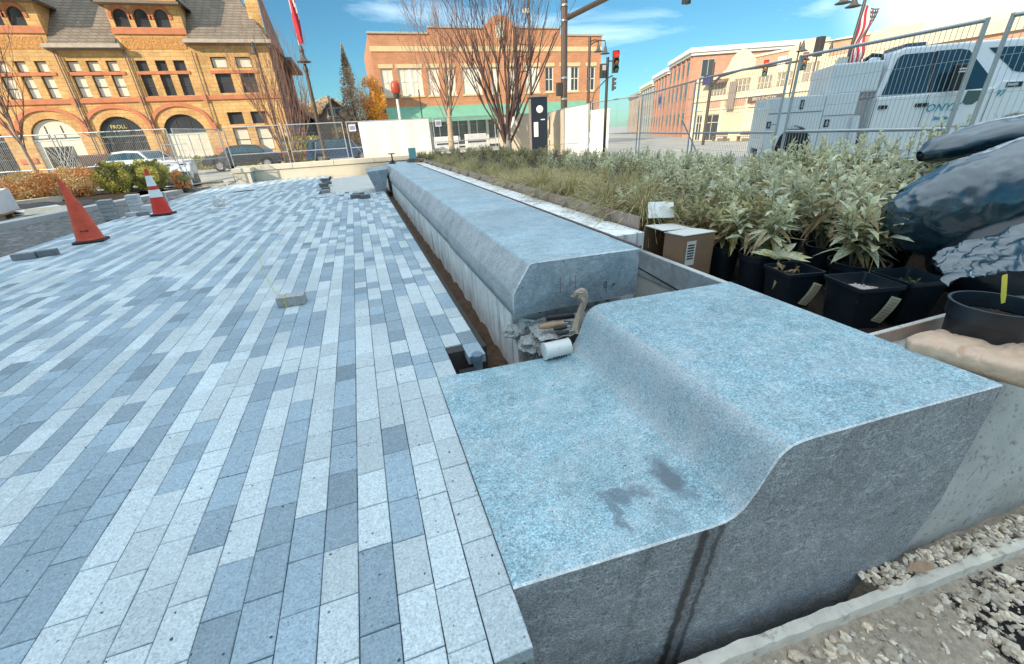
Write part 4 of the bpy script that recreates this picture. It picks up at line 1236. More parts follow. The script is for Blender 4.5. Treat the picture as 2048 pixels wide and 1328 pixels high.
for q in ((-8.47, -7.46), (-6.91, -5.90)):
    holes.append((L(q[0]), L(q[1]), 6.48, 7.16)); win.append((L(q[0]), L(q[1]), 6.48, 7.16, 0, 0, 1))
    holes.append((L(q[0]), L(q[1]), 4.92, 6.32)); win.append((L(q[0]), L(q[1]), 4.92, 6.32, .5, 0, 0))
    holes.append((L(q[0]), L(q[1]), 2.86, 3.68)); win.append((L(q[0]), L(q[1]), 2.86, 3.68, 0, 0, 0))
    holes.append((L(q[0])+.05, L(q[1])+.05, 1.0, 2.62)); win.append((L(q[0])+.05, L(q[1])+.05, 1.0, 2.62, .5, 0, 2))
arched = []
for c in (-18.3, -19.42, -20.5, -12.87, -11.73, -10.58):
    holes.append((L(c)-.42, L(c)+.42, 8.84, 9.86, .42)); arched.append(L(c))
arches = [-19.15, -15.35, -11.5, -23.2]
for c in arches:
    holes.append((L(c)-1.33, L(c)+1.33, 0.0, 3.68, 1.3))
wb = MB()
wall_holes(wb, L(-30), L(-4.55), -.3, 7.9, [h for h in holes if h[3] < 7.9], 0, DEP)
for xa, xb in ((-21.35, -17.2), (-13.55, -9.42)):
    wall_holes(wb, L(xa), L(xb), 7.9, 10.6, [h for h in holes if h[3] > 7.9 and L(xa) < h[0] < L(xb)], 0, DEP)
    a_, b2 = L(xa), L(xb); mid = (a_+b2)/2
    wb.add([(a_, 0, 10.6), (b2, 0, 10.6), (mid, 0, 13.6)], [(0, 1, 2)])
    wb.quad((b2, 0, 7.9), (b2, 6.5, 7.9), (b2, 6.5, 10.6), (b2, 0, 10.6)); wb.quad((a_, 6.5, 7.9), (a_, 0, 7.9), (a_, 0, 10.6), (a_, 6.5, 10.6))
# corner pier above the hip at the right
wb.quad((L(-5.45), 1.2, 7.9), (L(-4.6), 1.2, 7.9), (L(-4.6), 1.2, 12.2), (L(-5.45), 1.2, 12.2))
wb.build('wall', M_buff, st)
sb = MB()
sb.add([(L(-4.55), 0.0, -.3), (L(-4.55), 14.0, -.3), (L(-4.55), 14.0, 7.9), (L(-4.55), 14.0, 8.0), (L(-4.55), 1.2, 12.2), (L(-4.55), 1.2, 7.9), (L(-4.55), 0, 7.9)], [tuple(range(7))])
for k in range(4): sb.box(L(-4.58), 1.6+3*k, 0, L(-4.46), 2.1+3*k, 7.6)
for k in range(4): sb.box(L(-4.56), 2.5+3*k, 4.9, L(-4.50), 3.9+3*k, 6.4)
sb.build('side_wall', M_shadewall, st)
sb = MB(); sb.add([(L(-4.0), -.5, 7.75), (L(-4.0), 15, 7.75), (L(-5.6), 15, 9.8), (L(-5.6), 5.0, 9.8), (L(-4.9), 1.4, 8.6), (L(-4.0), -.5, 7.9)], [(0, 1, 2, 3, 4)])
sb.box(L(-4.54), 5.0, 7.62, L(-3.55), 14.5, 7.86)
sb.build('side_eave', M_copper, st)
for (xa, xb, za, zb, rail, r_, bl) in win:
    window(st, xa, xb, za, zb, DEP-.06, M_brownf, (M_glass, M_glassl, M_glassl)[bl], rail or None, 0, .055)
for c in arched:
    window(st, c-.42, c+.42, 8.84, 9.86, DEP-.06, M_brownf, M_glass, .5, 0, .05, .42)
for i, c in enumerate(arches):
    window(st, L(c)-1.33, L(c)+1.33, 2.45, 3.68, DEP-.06, M_brownf, M_glass if i else M_glassl, None, 2, .06, 1.2, name='fanlight')
    if i == 0: window(st, L(c)-1.33, L(c)+1.33, .5, 2.40, DEP-.06, M_whitef, M_glassl, None, 1, .07, name='shop_window')
    elif i == 2: window(st, L(c)-1.33, L(c)+1.33, .5, 2.40, DEP-.06, M_whitef, M_glassl, None, 3, .06, name='shop_window')
    else: window(st, L(c)-1.33, L(c)+1.33, .2, 2.40, DEP-.06, M_brownf, M_glass, .6, 4, .06, name='shop_window')
text('FROLL', .33, plain('gilt_letters', (0.72, 0.60, 0.20), .4), st, (L(-15.45), DEP-.09, 3.02))
# red trim
tb = MB()
tb.box(L(-30), -.10, 4.52, L(-4.5), -.003, 4.78)                       # sill course
for xa, xb in ((-25, -21.4), (-20.7, -17.55), (-16.95, -13.75), (-13.1, -9.95), (-8.7, -5.6)):
    tb.box(L(xa), -.05, 6.15, L(xb), -.003, 6.335)
for xa, xb in ((-21.35, -17.2), (-13.55, -9.42)):
    tb.box(L(xa)-.05, -.09, 8.45, L(xb)+.05, -.003, 8.80)
    for c in arched:
        if L(xa) < c < L(xb):
            tb.box(c-.62, -.05, 9.28, c-.43, -.003, 9.45); tb.box(c+.43, -.05, 9.28, c+.62, -.003, 9.45)
            for k in range(12):
                t0, t1 = math.pi*k/12, math.pi*(k+1)/12
                for ri, ro, yo in ((.43, .60, -.06),):
                    tb.add([(c-ri*math.cos(t0), yo, 9.44+ri*math.sin(t0)), (c-ro*math.cos(t0), yo, 9.44+ro*math.sin(t0)), (c-ro*math.cos(t1), yo, 9.44+ro*math.sin(t1)), (c-ri*math.cos(t1), yo, 9.44+ri*math.sin(t1))], [(0, 1, 2, 3)])
for c in arches:
    n = 22; cx = L(c)
    for k in range(n):
        t0, t1 = math.pi*k/n, math.pi*(k+1)/n
        f = lambda t, a, b_: (cx-a*math.cos(t), 2.95+b_*math.sin(t))
        i0, i1, o0, o1 = f(t0, 1.70, 1.22), f(t1, 1.70, 1.22), f(t0, 1.93, 1.45), f(t1, 1.93, 1.45)
        tb.quad((i0[0], -.09, i0[1]), (i1[0], -.09, i1[1]), (o1[0], -.09, o1[1]), (o0[0], -.09, o0[1]))
        tb.quad((i0[0], -.003, i0[1]), (i1[0], -.003, i1[1]), (i1[0], -.09, i1[1]), (i0[0], -.09, i0[1]))
        tb.quad((o0[0], -.09, o0[1]), (o1[0], -.09, o1[1]), (o1[0], -.003, o1[1]), (o0[0], -.003, o0[1]))
for c in (-21.2, -17.27, -13.42, -9.5):
    tb.box(L(c)-.20, -.16, 2.6, L(c)+.20, -.003, 3.05); tb.box(L(c)-.16, -.13, 4.40, L(c)+.16, -.101, 4.86)
    tb.box(L(c)-.45, -.07, 1.0, L(c)+.45, -.004, 1.35)
tb.build('red_band', M_red, st)
for xa, xb in ((-21.1, -17.5), (-13.3, -9.65)):
    cb = MB(); cb.box(L(xa), -.03, 7.62, L(xb), -.002, 8.28); cb.build('carved_panel', M_carv, st)
# slate roofs between the gables, gutters and downpipes
def roof(name, corners, mtl, parent):
    mb = MB(); mb.add(corners, [tuple(range(len(corners)))]); mb.add([(x, y+.05, z-.10) for x, y, z in corners], [tuple(range(len(corners)))[::-1]]); return mb.build(name, mtl, parent)
roof('roof', [(L(-17.19), -.45, 7.80), (L(-13.56), -.45, 7.80), (L(-13.56), 6.5, 14.6), (L(-17.19), 6.5, 14.6)], M_slate, st)
roof('roof', [(L(-9.41), -.45, 8.10), (L(-4.35), -.45, 8.10), (L(-7.6), 6.0, 14.2), (L(-9.41), 6.0, 14.2)], M_slate, st)
roof('roof', [(L(-30), -.45, 7.80), (L(-21.36), -.45, 7.80), (L(-21.36), 6.5, 14.6), (L(-30), 6.5, 14.6)], M_slate, st)
roof('roof', [(L(-4.35), -.45, 8.10), (L(-4.35), 12, 8.1), (L(-7.6), 6.0, 14.2)], M_slate, st)
for xa, xb in ((-21.35, -17.2), (-13.55, -9.42)):
    m_ = (xa+xb)/2
    roof('gable_roof', [(L(xa)-.35, -.7, 10.15), (L(m_), -.7, 13.75), (L(m_), 8, 13.75), (L(xa)-.35, 8, 10.15)], M_slate, st)
    roof('gable_roof', [(L(m_), -.7, 13.75), (L(xb)+.35, -.7, 10.15), (L(xb)+.35, 8, 10.15), (L(m_), 8, 13.75)], M_slate, st)
    mb = MB(); mb.box(L(xa)-.25, -.62, 10.02, L(xb)+.25, -.005, 10.16); mb.build('cornice', M_copper, st)
for xa, xb, z in ((-17.45, -13.30, 7.62), (-9.65, -4.2, 7.92), (-30, -21.1, 7.62)):
    mb = MB(); mb.box(L(xa), -.58, z, L(xb), -.36, z+.22); mb.build('gutter', mat('gutter_tin', (0.45, 0.37, 0.29), .6, var=.2) if 'gutter_tin' not in bpy.data.materials else bpy.data.materials['gutter_tin'], st)
    mb = MB(); mb.box(L(xa), -.36, z-.10, L(xb), -.003, z+.05); mb.build('eave_board', M_copper, st)
for x in (-17.15, -13.4, -9.42):
    for o_ in (0, .14):
        if x == -9.42 and o_: continue
        mb = MB(); mb.tube([(L(x)+o_, -.14, 7.5), (L(x)+o_, -.14, 3.1), (L(x)+o_+.05, -.22, 2.5), (L(x)+o_+.05, -.22, .2)], .035, 6, False); mb.build('downpipe', M_copper, st)

# ---- the red brick commercial block
M_brick = brickmat('orange_brick', (0.50, 0.205, 0.095), (0.58, 0.25, 0.12), (0.50, 0.33, 0.22), 1.0, .42, .15, .14, .012)
M_stone = mat('cream_stone', (0.68, 0.52, 0.30), .85, var=.10, scale=2)
bk = empty('brick_block', (0, 50, 0), 0, 'wide orange brick commercial block with cream band and green awning', 'building')
Wn = [(3.9, 5.02, 0), (5.6, 7.95, 1), (8.51, 9.7, 0), (10.3, 11.4, 0), (12.2, 14.25, 1), (15.3, 16.3, 0), (17.2, 18.3, 0), (19.3, 21.0, 1), (21.7, 22.7, 0), (23.6, 25.9, 1), (26.9, 28.0, 0)]
wb = MB()
hs_ = [(a, b_, 5.16, 7.59) for a, b_, d_ in Wn]
wall_holes(wb, 3.26, 28.7, 4.0, 10.45, hs_, 0, .22)
wb.add([(9.05, 0, 10.45), (23.55, 0, 10.45), (23.55, 0, 11.05), (18.6, 0, 11.1), (18.3, 0, 11.35), (17.6, 0, 12.0), (16.7, 0, 12.25), (15.8, 0, 12.0), (15.1, 0, 11.35), (14.8, 0, 11.1), (9.05, 0, 11.0)], [tuple(range(11))])
wb.box(9.05, .002, 10.46, 23.55, .4, 10.98)
wb.quad((3.26, 14, -.3), (3.26, 0, -.3), (3.26, 0, 10.45), (3.26, 14, 10.45)); wb.quad((28.7, 0, -.8), (28.7, 14, -.8), (28.7, 14, 10.45), (28.7, 0, 10.45))
wb.quad((3.26, 0, 10.40), (28.7, 0, 10.40), (28.7, 14, 10.40), (3.26, 14, 10.40))
for a, b_ in ((3.26, 3.75), (27.9, 28.7)): wb.quad((a, 0, -.9), (b_, 0, -.9), (b_, 0, 4.0), (a, 0, 4.0))
wb.build('wall', M_brick, bk)
tb = MB(); tb.box(3.22, -.06, 9.0, 28.74, -.003, 9.45)
for a, b_, d_ in Wn: tb.box(a-.15, -.05, 7.6, b_+.15, -.003, 7.95); tb.box(a-.1, -.08, 5.0, b_+.1, -.003, 5.155)
tb.build('stone_trim', M_stone, bk)
M_cap = mat('grey_metal_cap', (0.42, 0.40, 0.36), .6, var=.1)
for q in ((3.15, 10.45, 9.04, 10.62), (23.56, 10.45, 28.8, 10.62), (9.05, 10.985, 14.75, 11.12), (18.65, 11.055, 23.55, 11.20)):
    tb = MB(); tb.box(q[0], -.12, q[1], q[2], .3, q[3]); tb.build('parapet_cap', M_cap, bk)
for a, b_, d_ in Wn:
    if d_:
        m_ = (a+b_)/2
        window(bk, a, m_-.12, 5.16, 7.59, .10, M_whitef, M_glassl if a < 20 else M_glass, .52, 1, .10)
        window(bk, m_+.12, b_, 5.16, 7.59, .10, M_whitef, M_glassl if a < 20 else M_glass, .52, 1, .10)
        mb = MB(); mb.box(m_-.12, .08, 5.16, m_+.12, .16, 7.59); mb.build('mullion', M_whitef, bk)
    else: window(bk, a, b_, 5.16, 7.59, .10, M_whitef, M_glass if a > 20 else M_glassl, .5, 1, .10)
mb = MB(); mb.M = Matrix.Translation((16.6, -.04, 10.78)) @ Matrix.Diagonal((.48, 1, .80, 1)) @ Matrix.Rotation(R(90), 4, 'X')
mb.lathe([(1.0, -.02), (1.0, .05), (.86, .08), (.84, .03), (0, .03)], 28, cap=False)
mb.build('oval_medallion', mat('medallion_cream', (0.72, 0.66, 0.50), .7), bk, smooth=40)
mb = MB()
mb.extr_x([(-.003, 4.15), (-.003, 3.0), (-1.5, 2.75), (-1.5, 3.05)], 3.8, 26.8)
mb.box(3.8, -1.52, 2.60, 26.8, -1.49, 2.78)
mb.build('awning', mat('green_awning', (0.15, 0.36, 0.25), .7, var=.12, scale=1.2), bk)
mb = MB()
mb.quad((3.75, .35, -.3), (27.9, .35, -.9), (27.9, .35, 4.0), (3.75, .35, 4.0))
mb.build('shop_glass', M_glass, bk)
for k in range(12):
    x = 4.0 + k*2.12
    mb = MB(); mb.box(x-.14, .12, -.9, x+.14, .33, 3.9); mb.box(x+.14, .15, .15, x+1.98, .30, .75 if k % 3 else .3); mb.box(x+.9, .18, .75, x+1.0, .28, 3.0)
    mb.build('shopfront_frame', M_whitef, bk)

# ---- the cream two-storey row on the right of the street
M_cream = mat('cream_stucco', (0.74, 0.64, 0.44), .85, var=.06, scale=.8)
M_creamt = mat('cream_trim', (0.80, 0.72, 0.55), .8, var=.05, scale=2)
M_pinkb = brickmat('salmon_brick', (0.56, 0.31, 0.20), (0.62, 0.36, 0.24), (0.58, 0.42, 0.30), 1.0, .42, .15, .12, .012)
cr_ = empty('cream_shop_row', (40, 47, 0), R(-90), 'long cream stucco shop row with rounded gables and salmon brick panels', 'building')
Q = lambda Y: 47 - Y
wins = [(Q(45.0), Q(42.2), 3.72, 5.10, 3), (Q(41.2), Q(39.0), 3.85, 5.10, 2), (Q(38.2), Q(36.4), 3.82, 5.02, 2), (Q(35.9), Q(34.2), 3.85, 5.1, 2), (Q(33.3), Q(31.7), 4.0, 5.5, 2), (Q(30.5), Q(29.0), 3.95, 5.35, 2), (Q(28.2), Q(26.6), 3.9, 5.2, 2)]
fl = [(Q(46.3), Q(45.3), -.9, 1.9), (Q(44.9), Q(42.6), -.9, 1.9), (Q(38.6), Q(36.1), -.2, 2.3), (Q(35.4), Q(33), -.2, 2.3), (Q(32.3), Q(30), -.2, 2.3), (Q(29), Q(27), -.2, 2.3)]
wb = MB()
wall_holes(wb, 0, Q(24.6), -1.3, 5.55, [w_[:4] for w_ in wins] + fl, 0, .18)
wb.add([(Q(43.0), 0, 5.55), (Q(38.9), 0, 5.55), (Q(38.9), 0, 7.04), (Q(39.2), 0, 7.04), (Q(39.6), 0, 7.40), (Q(40.2), 0, 7.70), (Q(40.8), 0, 7.80), (Q(41.3), 0, 7.65), (Q(41.9), 0, 7.2), (Q(42.35), 0, 6.5), (Q(42.6), 0, 6.15), (Q(43.0), 0, 6.1)], [tuple(range(12))])
wb.box(Q(38.9), .003, 5.56, Q(24.6), .4, 6.90)
wb.add([(Q(34.9), 0, 5.55), (Q(31.3), 0, 5.55), (Q(31.3), 0, 7.15), (Q(31.7), 0, 7.25), (Q(33.1), 0, 7.4), (Q(34.4), 0, 7.2), (Q(34.9), 0, 6.95)], [tuple(range(7))])
n = 14; wb.add([(Q(26.45)+1.35*math.cos(math.pi*k/n), -.02, 5.6+1.5*math.sin(math.pi*k/n)) for k in range(n+1)], [tuple(range(n+1))])
wb.quad((0, 12, -1.3), (0, 0, -1.3), (0, 0, 5.55), (0, 12, 5.55)); wb.quad((0, 0, 5.54), (Q(24.6), 0, 5.54), (Q(24.6), 12, 5.54), (0, 12, 5.54))
wb.quad((Q(42.8), 1.2, 5.5), (Q(38.9), 1.2, 5.5), (Q(38.9), 1.2, 6.9), (Q(42.8), 1.2, 6.9))
wb.build('wall', M_cream, cr_)
tb = MB(); tb.box(-.1, -.18, 3.30, Q(24.5), -.003, 3.50); tb.box(-.1, -.10, 2.35, Q(24.5), -.003, 2.50); tb.box(-.1, -.2, 5.40, Q(43.05), -.003, 5.62)
tb.box(Q(38.85), -.14, 6.80, Q(34.95), -.003, 6.98); tb.box(Q(31.25), -.14, 6.75, Q(27.9), -.003, 6.93)
for Y in (46.85, 45.1, 42.4, 38.85, 35.9, 32.7, 29.5, 26.3): tb.box(Q(Y)-.16, -.08, -1.3, Q(Y)+.16, -.004, 2.34)
tb.build('stucco_trim', M_creamt, cr_)
for a, b_, za, zb in ((38.7, 35.1, 5.75, 6.72), (31.1, 28.0, 5.75, 6.68), (44.8, 42.7, 2.52, 3.28), (42.0, 39.2, 2.52, 3.28), (38.5, 36.2, 2.52, 3.28)):
    mb = MB(); mb.box(Q(a), -.03, za, Q(b_), -.002, zb); mb.build('brick_panel', M_pinkb, cr_)
for a, b_, za, zb, mu in wins: window(cr_, a, b_, za, zb, .08, M_creamt, M_blind2, .5, mu*2-1, .07)
for i, (a, b_, za, zb) in enumerate(fl): window(cr_, a, b_, za, zb, .08, M_creamt, M_glass if i in (0, 1) else M_glassl, .7, 1, .08, name='shop_window')
mb = MB(); mb.box(Q(38.75), -.22, 2.78, Q(34.6), -.185, 3.26); sg = mb.build('sign_board', mat('dark_sign', (0.16, 0.10, 0.08), .6), cr_)
text('BROS DNTTYM', .40, plain('cream_letters', (0.75, 0.68, 0.52), .5), sg, (Q(36.7), -.235, 3.02), name='sign_lettering', sx=1.05)
mb = MB(); mb.extr_y([(Q(41.3), 2.3), (Q(40.35), 2.3), (Q(40.35), 4.92), (Q(41.3), 4.92)], -.45, -.40); mb.build('hanging_banner', mat('grey_banner', (0.33, 0.26, 0.22), .7, var=.1), cr_)
mb = MB(); mb.extr_x([(-.02, 5.15), (-.02, 5.35), (-.8, 5.05), (-.8, 4.95)], Q(45.2), Q(42.0)); mb.build('window_canopy', mat('brown_canopy', (0.24, 0.13, 0.09), .7), cr_)
for i, Y in enumerate((40.6, 37.1)):
    t = empty('street_bench', (38.6, Y, -.82), R(-90), ['dark slatted bench on the pavement before the cream shop row', 'second slatted bench, further right before the cream shop row'][i], 'bench')
    mb = MB(); mb.box(-.9, -.25, .42, .9, .2, .47); mb.build('seat', M_copper, t)
    mb = MB(); mb.box(-.9, .2, .55, .9, .25, .92); mb.build('backrest', M_copper, t)
    for x in (-.8, .8): mb = MB(); mb.box(x-.03, -.25, 0, x+.03, .22, .42); mb.build('leg', M_copper, t)

# ---- salmon brick building at the right edge
pk = empty('salmon_building', (40, 24.5, 0), R(-90), 'salmon brick building with a cream cornice behind the white truck', 'building')
mb = MB(); mb.box(0.02, 0, -1.3, 14, 10, 5.35); mb.build('wall', M_pinkb, pk)
mb = MB(); mb.extr_x([(-.25, 5.36), (-.45, 6.0), (-.5, 6.4), (10, 6.4), (10, 5.36)], 0, 14); mb.build('cornice', M_creamt, pk)

# ---- tall red brick row receding along the street
M_redb = brickmat('deep_red_brick', (0.50, 0.25, 0.16), (0.56, 0.29, 0.19), (0.46, 0.30, 0.22), 1.0, .42, .15, .1, .012)
M_whitec = mat('white_cornice', (0.76, 0.74, 0.70), .7, var=.05)
M_greyc = mat('grey_cladding', (0.40, 0.37, 0.33), .7, var=.1)
def red_block(ox, oy, wfront, depth, top, label, body, corn):
    t = empty('tall_street_block', (ox, oy, 0), R(-25.8), label, 'building')
    # local x to the right (front), local y away along the street; left face is x = 0
    mb = MB(); mb.box(0, 0, -1.5, wfront, depth, top-.9); mb.build('wall', body, t)
    mb = MB(); mb.box(-.35, -.35, top-.899, wfront+.3, depth, top-.55); mb.box(-.6, -.6, top-.549, wfront+.5, depth, top); mb.build('cornice', corn, t)
    n = max(2, int(depth/2.4))
    for k in range(n):
        y = depth*(k+.5)/n
        for z0, z1 in ((top-3.3, top-1.4), (top-6.2, top-4.2), (.6, 2.6)):
            if z1 < 0.8: continue
            f = MB(); f.box(-.06, y-.75, z0, -.003, y+.75, z1); w_ = f.build('window', M_greyc, t)
            f = MB()
            f.box(-.075, y-.66, z0+.1, -.062, y-.04, z1-.1); f.box(-.075, y+.04, z0+.1, -.062, y+.66, z1-.1); f.build('pane', M_glass, w_)
        mb = MB(); mb.box(-.22, y-1.2, -1.5, -.004, y-.95, top-.9); mb.build('pilaster', body, t)
    n = max(1, int(wfront/4))
    for k in range(n):
        x = 2.2 + k*4.0
        if x > wfront-1: break
        f = MB(); f.box(x-.9, -.06, top-3.6, x+.9, -.003, top-1.4); w_ = f.build('window', M_greyc, t)
        f = MB(); f.box(x-.8, -.075, top-3.5, x-.05, -.062, top-1.5); f.box(x+.05, -.075, top-3.5, x+.8, -.062, top-1.5); f.build('pane', M_glass, w_)
    return t
red_block(48.2, 58.0, 16, 14, 10.6, 'tall red brick block with a deep white cornice above the cream row', M_redb, M_whitec)
red_block(54.9, 71.8, 8, 13, 9.9, 'red brick block with a white cornice, second along the receding street', M_redb, M_whitec)
red_block(61.1, 84.6, 8, 14, 9.2, 'grey clad block with a shallow cornice, third along the receding street', M_greyc, M_creamt)
red_block(67.8, 98.4, 9, 20, 8.4, 'most distant grey brown block at the end of the receding street', mat('taupe_cladding', (0.42, 0.34, 0.28), .8, var=.12), M_greyc)

# ---- little houses beyond the fence
M_roofh = mat('brown_shingle', (0.20, 0.15, 0.12), .9, var=.2, scale=3)
def house(x, y, w, d, eave, ridge, label, wallm, front=True):
    t = empty('small_house', (x, y, 0), 0, label, 'house')
    mb = MB(); mb.box(0, 0, -.3, w, d, eave)
    mb.add([(0, 0, eave), (w, 0, eave), (w/2, 0, ridge)], [(0, 1, 2)]); mb.build('wall', wallm, t)
    mb = MB(); o = .35
    for sx in (0, 1):
        a = (-o if not sx else w+o)
        mb.add([(a, -o, eave-.25), (w/2, -o, ridge+.1), (w/2, d, ridge+.1), (a, d, eave-.25)], [(0, 1, 2, 3)]); mb.add([(a, -o, eave-.4), (w/2, -o, ridge-.05), (w/2, d, ridge-.05), (a, d, eave-.4)], [(3, 2, 1, 0)])
        mb.add([(a, -o, eave-.25), (w/2, -o, ridge+.1), (w/2, -o, ridge-.08), (a, -o, eave-.42)], [(0, 1, 2, 3)])
    mb.build('roof', M_roofh, t)
    window(t, w*.3, w*.7, eave+.1, eave+1.0, -.06, M_whitef, M_glass, None, 1, .09)
    return t
house(-3.3, 56, 4.0, 8, 3.7, 5.5, 'small shingled house with a brown gable behind the dark car', mat('tan_shingle', (0.33, 0.25, 0.19), .9, var=.2, scale=4))
house(-8.5, 54, 4.6, 9, 3.9, 6.3, 'dark house with white eave trim beside the stone hall', mat('dark_clapboard', (0.08, 0.07, 0.065), .9, var=.2))
# ------------------------------------------------------------------ far cream seat wall and the odds and ends of the site
M_cast = mat('cream_cast_stone', (0.64, 0.56, 0.43), .8, var=.07, scale=2.5, dirt=((0.46, 0.38, 0.28), 3, .66))
sw = empty('seat_wall', (0, 21, 0), 0, 'low cream cast stone wall closing the far end of the plaza', 'wall')
mb = MB(); mb.box(-4.72, 0, -.3, 6.4, .46, .40); mb.box(-4.70, -.75, -.3, -4.12, -.002, .40); mb.build('wall_body', M_cast, sw, bevel=.01)
xs_ = [-4.76, -2.6, -.95, .75, 2.6, 4.5, 6.4]
for a, b_ in zip(xs_[:-1], xs_[1:]):
    mb = MB(); mb.box(a+.006, -.05, .402, b_-.006, .52, .60); mb.build('wall_coping', M_cast, sw, bevel=.012)
mb = MB(); mb.box(-4.75, -.80, .402, -4.07, -.055, .56); mb.build('wall_coping', M_cast, sw, bevel=.012)
mb = MB(); mb.add([(-4.118, -.75, -.1), (-4.118, -.06, -.1), (-4.118, -.06, .40), (-4.118, -.75, .40)], [(0, 1, 2, 3)]); mb.v = [(x+.004, y, z) for x, y, z in mb.v]
mb.build('cut_end', M_sawn, sw)
# mirror of the stepped stone at the far end of the row
mb = MB()
mb.add([(.20, 13.0, .53), (.78, 13.0, .57), (.62, 13.0, -.08), (.40, 13.0, -.08), (.20, 14.6, .53), (.78, 14.6, .57), (.62, 14.6, -.08), (.40, 14.6, -.08)], [(3, 2, 1, 0), (4, 5, 6, 7), (0, 1, 5, 4), (1, 2, 6, 5), (2, 3, 7, 6), (3, 0, 4, 7)])
tag(mb.build('stone_bench_end', M_sawn, bevel=.008), 'dark sawn granite end block leaning against the far end of the coping row', 'stone block')

# ---- traffic cones
def conemat(name, stains=True):
    return mat(name, (0.60, 0.075, 0.03), .5, var=.22, scale=7, dirt=((0.42, 0.06, 0.035), 9, .55))
M_cone = conemat('faded_orange_rubber'); M_cone2 = mat('red_orange_rubber', (0.62, 0.035, 0.02), .45, var=.1, scale=7)
M_conew = mat('reflective_collar', (0.74, 0.76, 0.76), .4, var=.1, scale=15, dirt=((0.5, .45, .42), 20, .62))
def cone(x, y, rz, body, collars, label, kink=0.0):
    t = empty('traffic_cone', (x, y, .002), rz, label, 'traffic cone')
    mb = MB(); pts = [(.22*math.cos(R(45*k+22.5)), .22*math.sin(R(45*k+22.5))) for k in range(8)]
    pts = [(.23*(1 if math.cos(a) > 0 else -1) + .05*math.cos(a) - (.05 if math.cos(a) > 0 else -.05), .23*(1 if math.sin(a) > 0 else -1)) for a in []] or [(-.21, -.17), (-.17, -.21), (.17, -.21), (.21, -.17), (.21, .17), (.17, .21), (-.17, .21), (-.21, .17)]
    mb.extr_z(pts, 0, .038); mb.build('rubber_base', M_black, t, bevel=.006)
    def rad(z): return .165*(1-z/1.0) + .028
    def prof_(z0, z1, off, n):
        return [(rad(z0+(z1-z0)*k/n)+off, z0+(z1-z0)*k/n) for k in range(n+1)]
    mb = MB(); mb.lathe([(.185, .038), (.19, .05)] + prof_(.06, 1.0, 0, 30) + [(.020, 1.0)], 32, cap=False)
    if kink:
        vs = []
        for (a, b_, z) in mb.v:
            k = math.exp(-((z-.74)/.05)**2); ang = math.atan2(b_, a)
            s_ = 1 - .22*k*max(0, math.cos(ang-.4)); off = kink*max(0, z-.72)
            vs.append((a*s_ - off, b_*s_, z))
        mb.v = vs
    mb.build('cone_body', body, t, smooth=50)
    for z0, z1 in collars:
        mb = MB(); mb.lathe(prof_(z0, z1, .003, 4), 32, cap=False); mb.build('reflective_collar', M_conew, t, smooth=50)
    return t
c1 = cone(-4.57, 9.15, R(8), M_cone, [], 'tall faded orange cone with a dented tip and dark stencil marks', .12)
mb = MB()
for k, (x0, wd, h) in enumerate(((-.055, .012, .02), (-.038, .006, .022), (-.026, .014, .018), (.0, .012, .028), (.016, .012, .03), (.032, .016, .026))):
    r_ = .165*(1-.21)+.028+.001; a0 = R(-80)+x0/r_*1.0
    mb.box(r_*math.cos(a0)-.004, r_*math.sin(a0)-.004, .20-h/2, r_*math.cos(a0)+wd-.004, r_*math.sin(a0)+.003, .20+h/2)
mb.build('stencil_marks', M_ink, c1)
cone(-4.50, 12.12, R(-5), M_cone2, [(.40, .56), (.64, .86)], 'red orange cone with two white reflective collars, farther of the cones')

# ---- loose pavers and stacks
def paver_block(name, x, y, z, rz, colr, label, group=None, dims=(.24, .12, .08), rx=0.0, cat='paver'):
    mb = MB(); mb.col = colr; a, b_, c_ = dims
    mb.box(-a/2, -b_/2, 0, a/2, b_/2, c_)
    o = mb.build(name, M_pav, bevel=.004)
    o.location = (x, y, z); o.rotation_euler = (rx, 0, rz)
    return tag(o, label, cat, group)
mid = (.30, .30, .30); lt = (.55, .55, .54); dk = (.13, .135, .14)
pb = paver_block('paver', -.81, 4.10, .002, R(-4), (.36, .35, .34), 'single grey paver lying loose on the paving, yellow string tied round it', dims=(.235, .12, .09))
mb = MB()
mb.tube([(-.05, -.066, .0), (-.045, -.066, .092), (-.05, .0, .096), (-.055, .066, .092), (-.055, .068, .0)], .0035, 5); mb.tube([(-.03, -.067, .0), (-.052, -.069, .05), (-.045, -.066, .092)], .003, 5)
so = mb.build('yellow_string', plain('yellow_string', (0.62, 0.62, 0.10), .7), smooth=60)
so.location = pb.location; so.rotation_euler = pb.rotation_euler
tag(so, 'yellow mason string wound round the loose grey paver', 'string')
mb = MB(); mb.tube([(-.86, 4.05, .097), (-.95, 4.35, .01), (-1.05, 4.62, .006), (-1.32, 5.6, .005), (-1.62, 7.0, .004)], .002, 4, False)
tag(mb.build('string_line', MATS['yellow_string']), 'thin string running over the paving away from the loose paver', 'string')
paver_block('paver', -4.92, 8.13, .002, R(8), (.21, .22, .23), 'dark paver lying crosswise near the left edge of the plaza, nearer half of a pair', dims=(.26, .13, .09))
paver_block('paver', -4.68, 8.20, .002, R(14), (.15, .16, .17), 'dark paver at the left edge of the plaza, right half of a pair', dims=(.22, .12, .09))
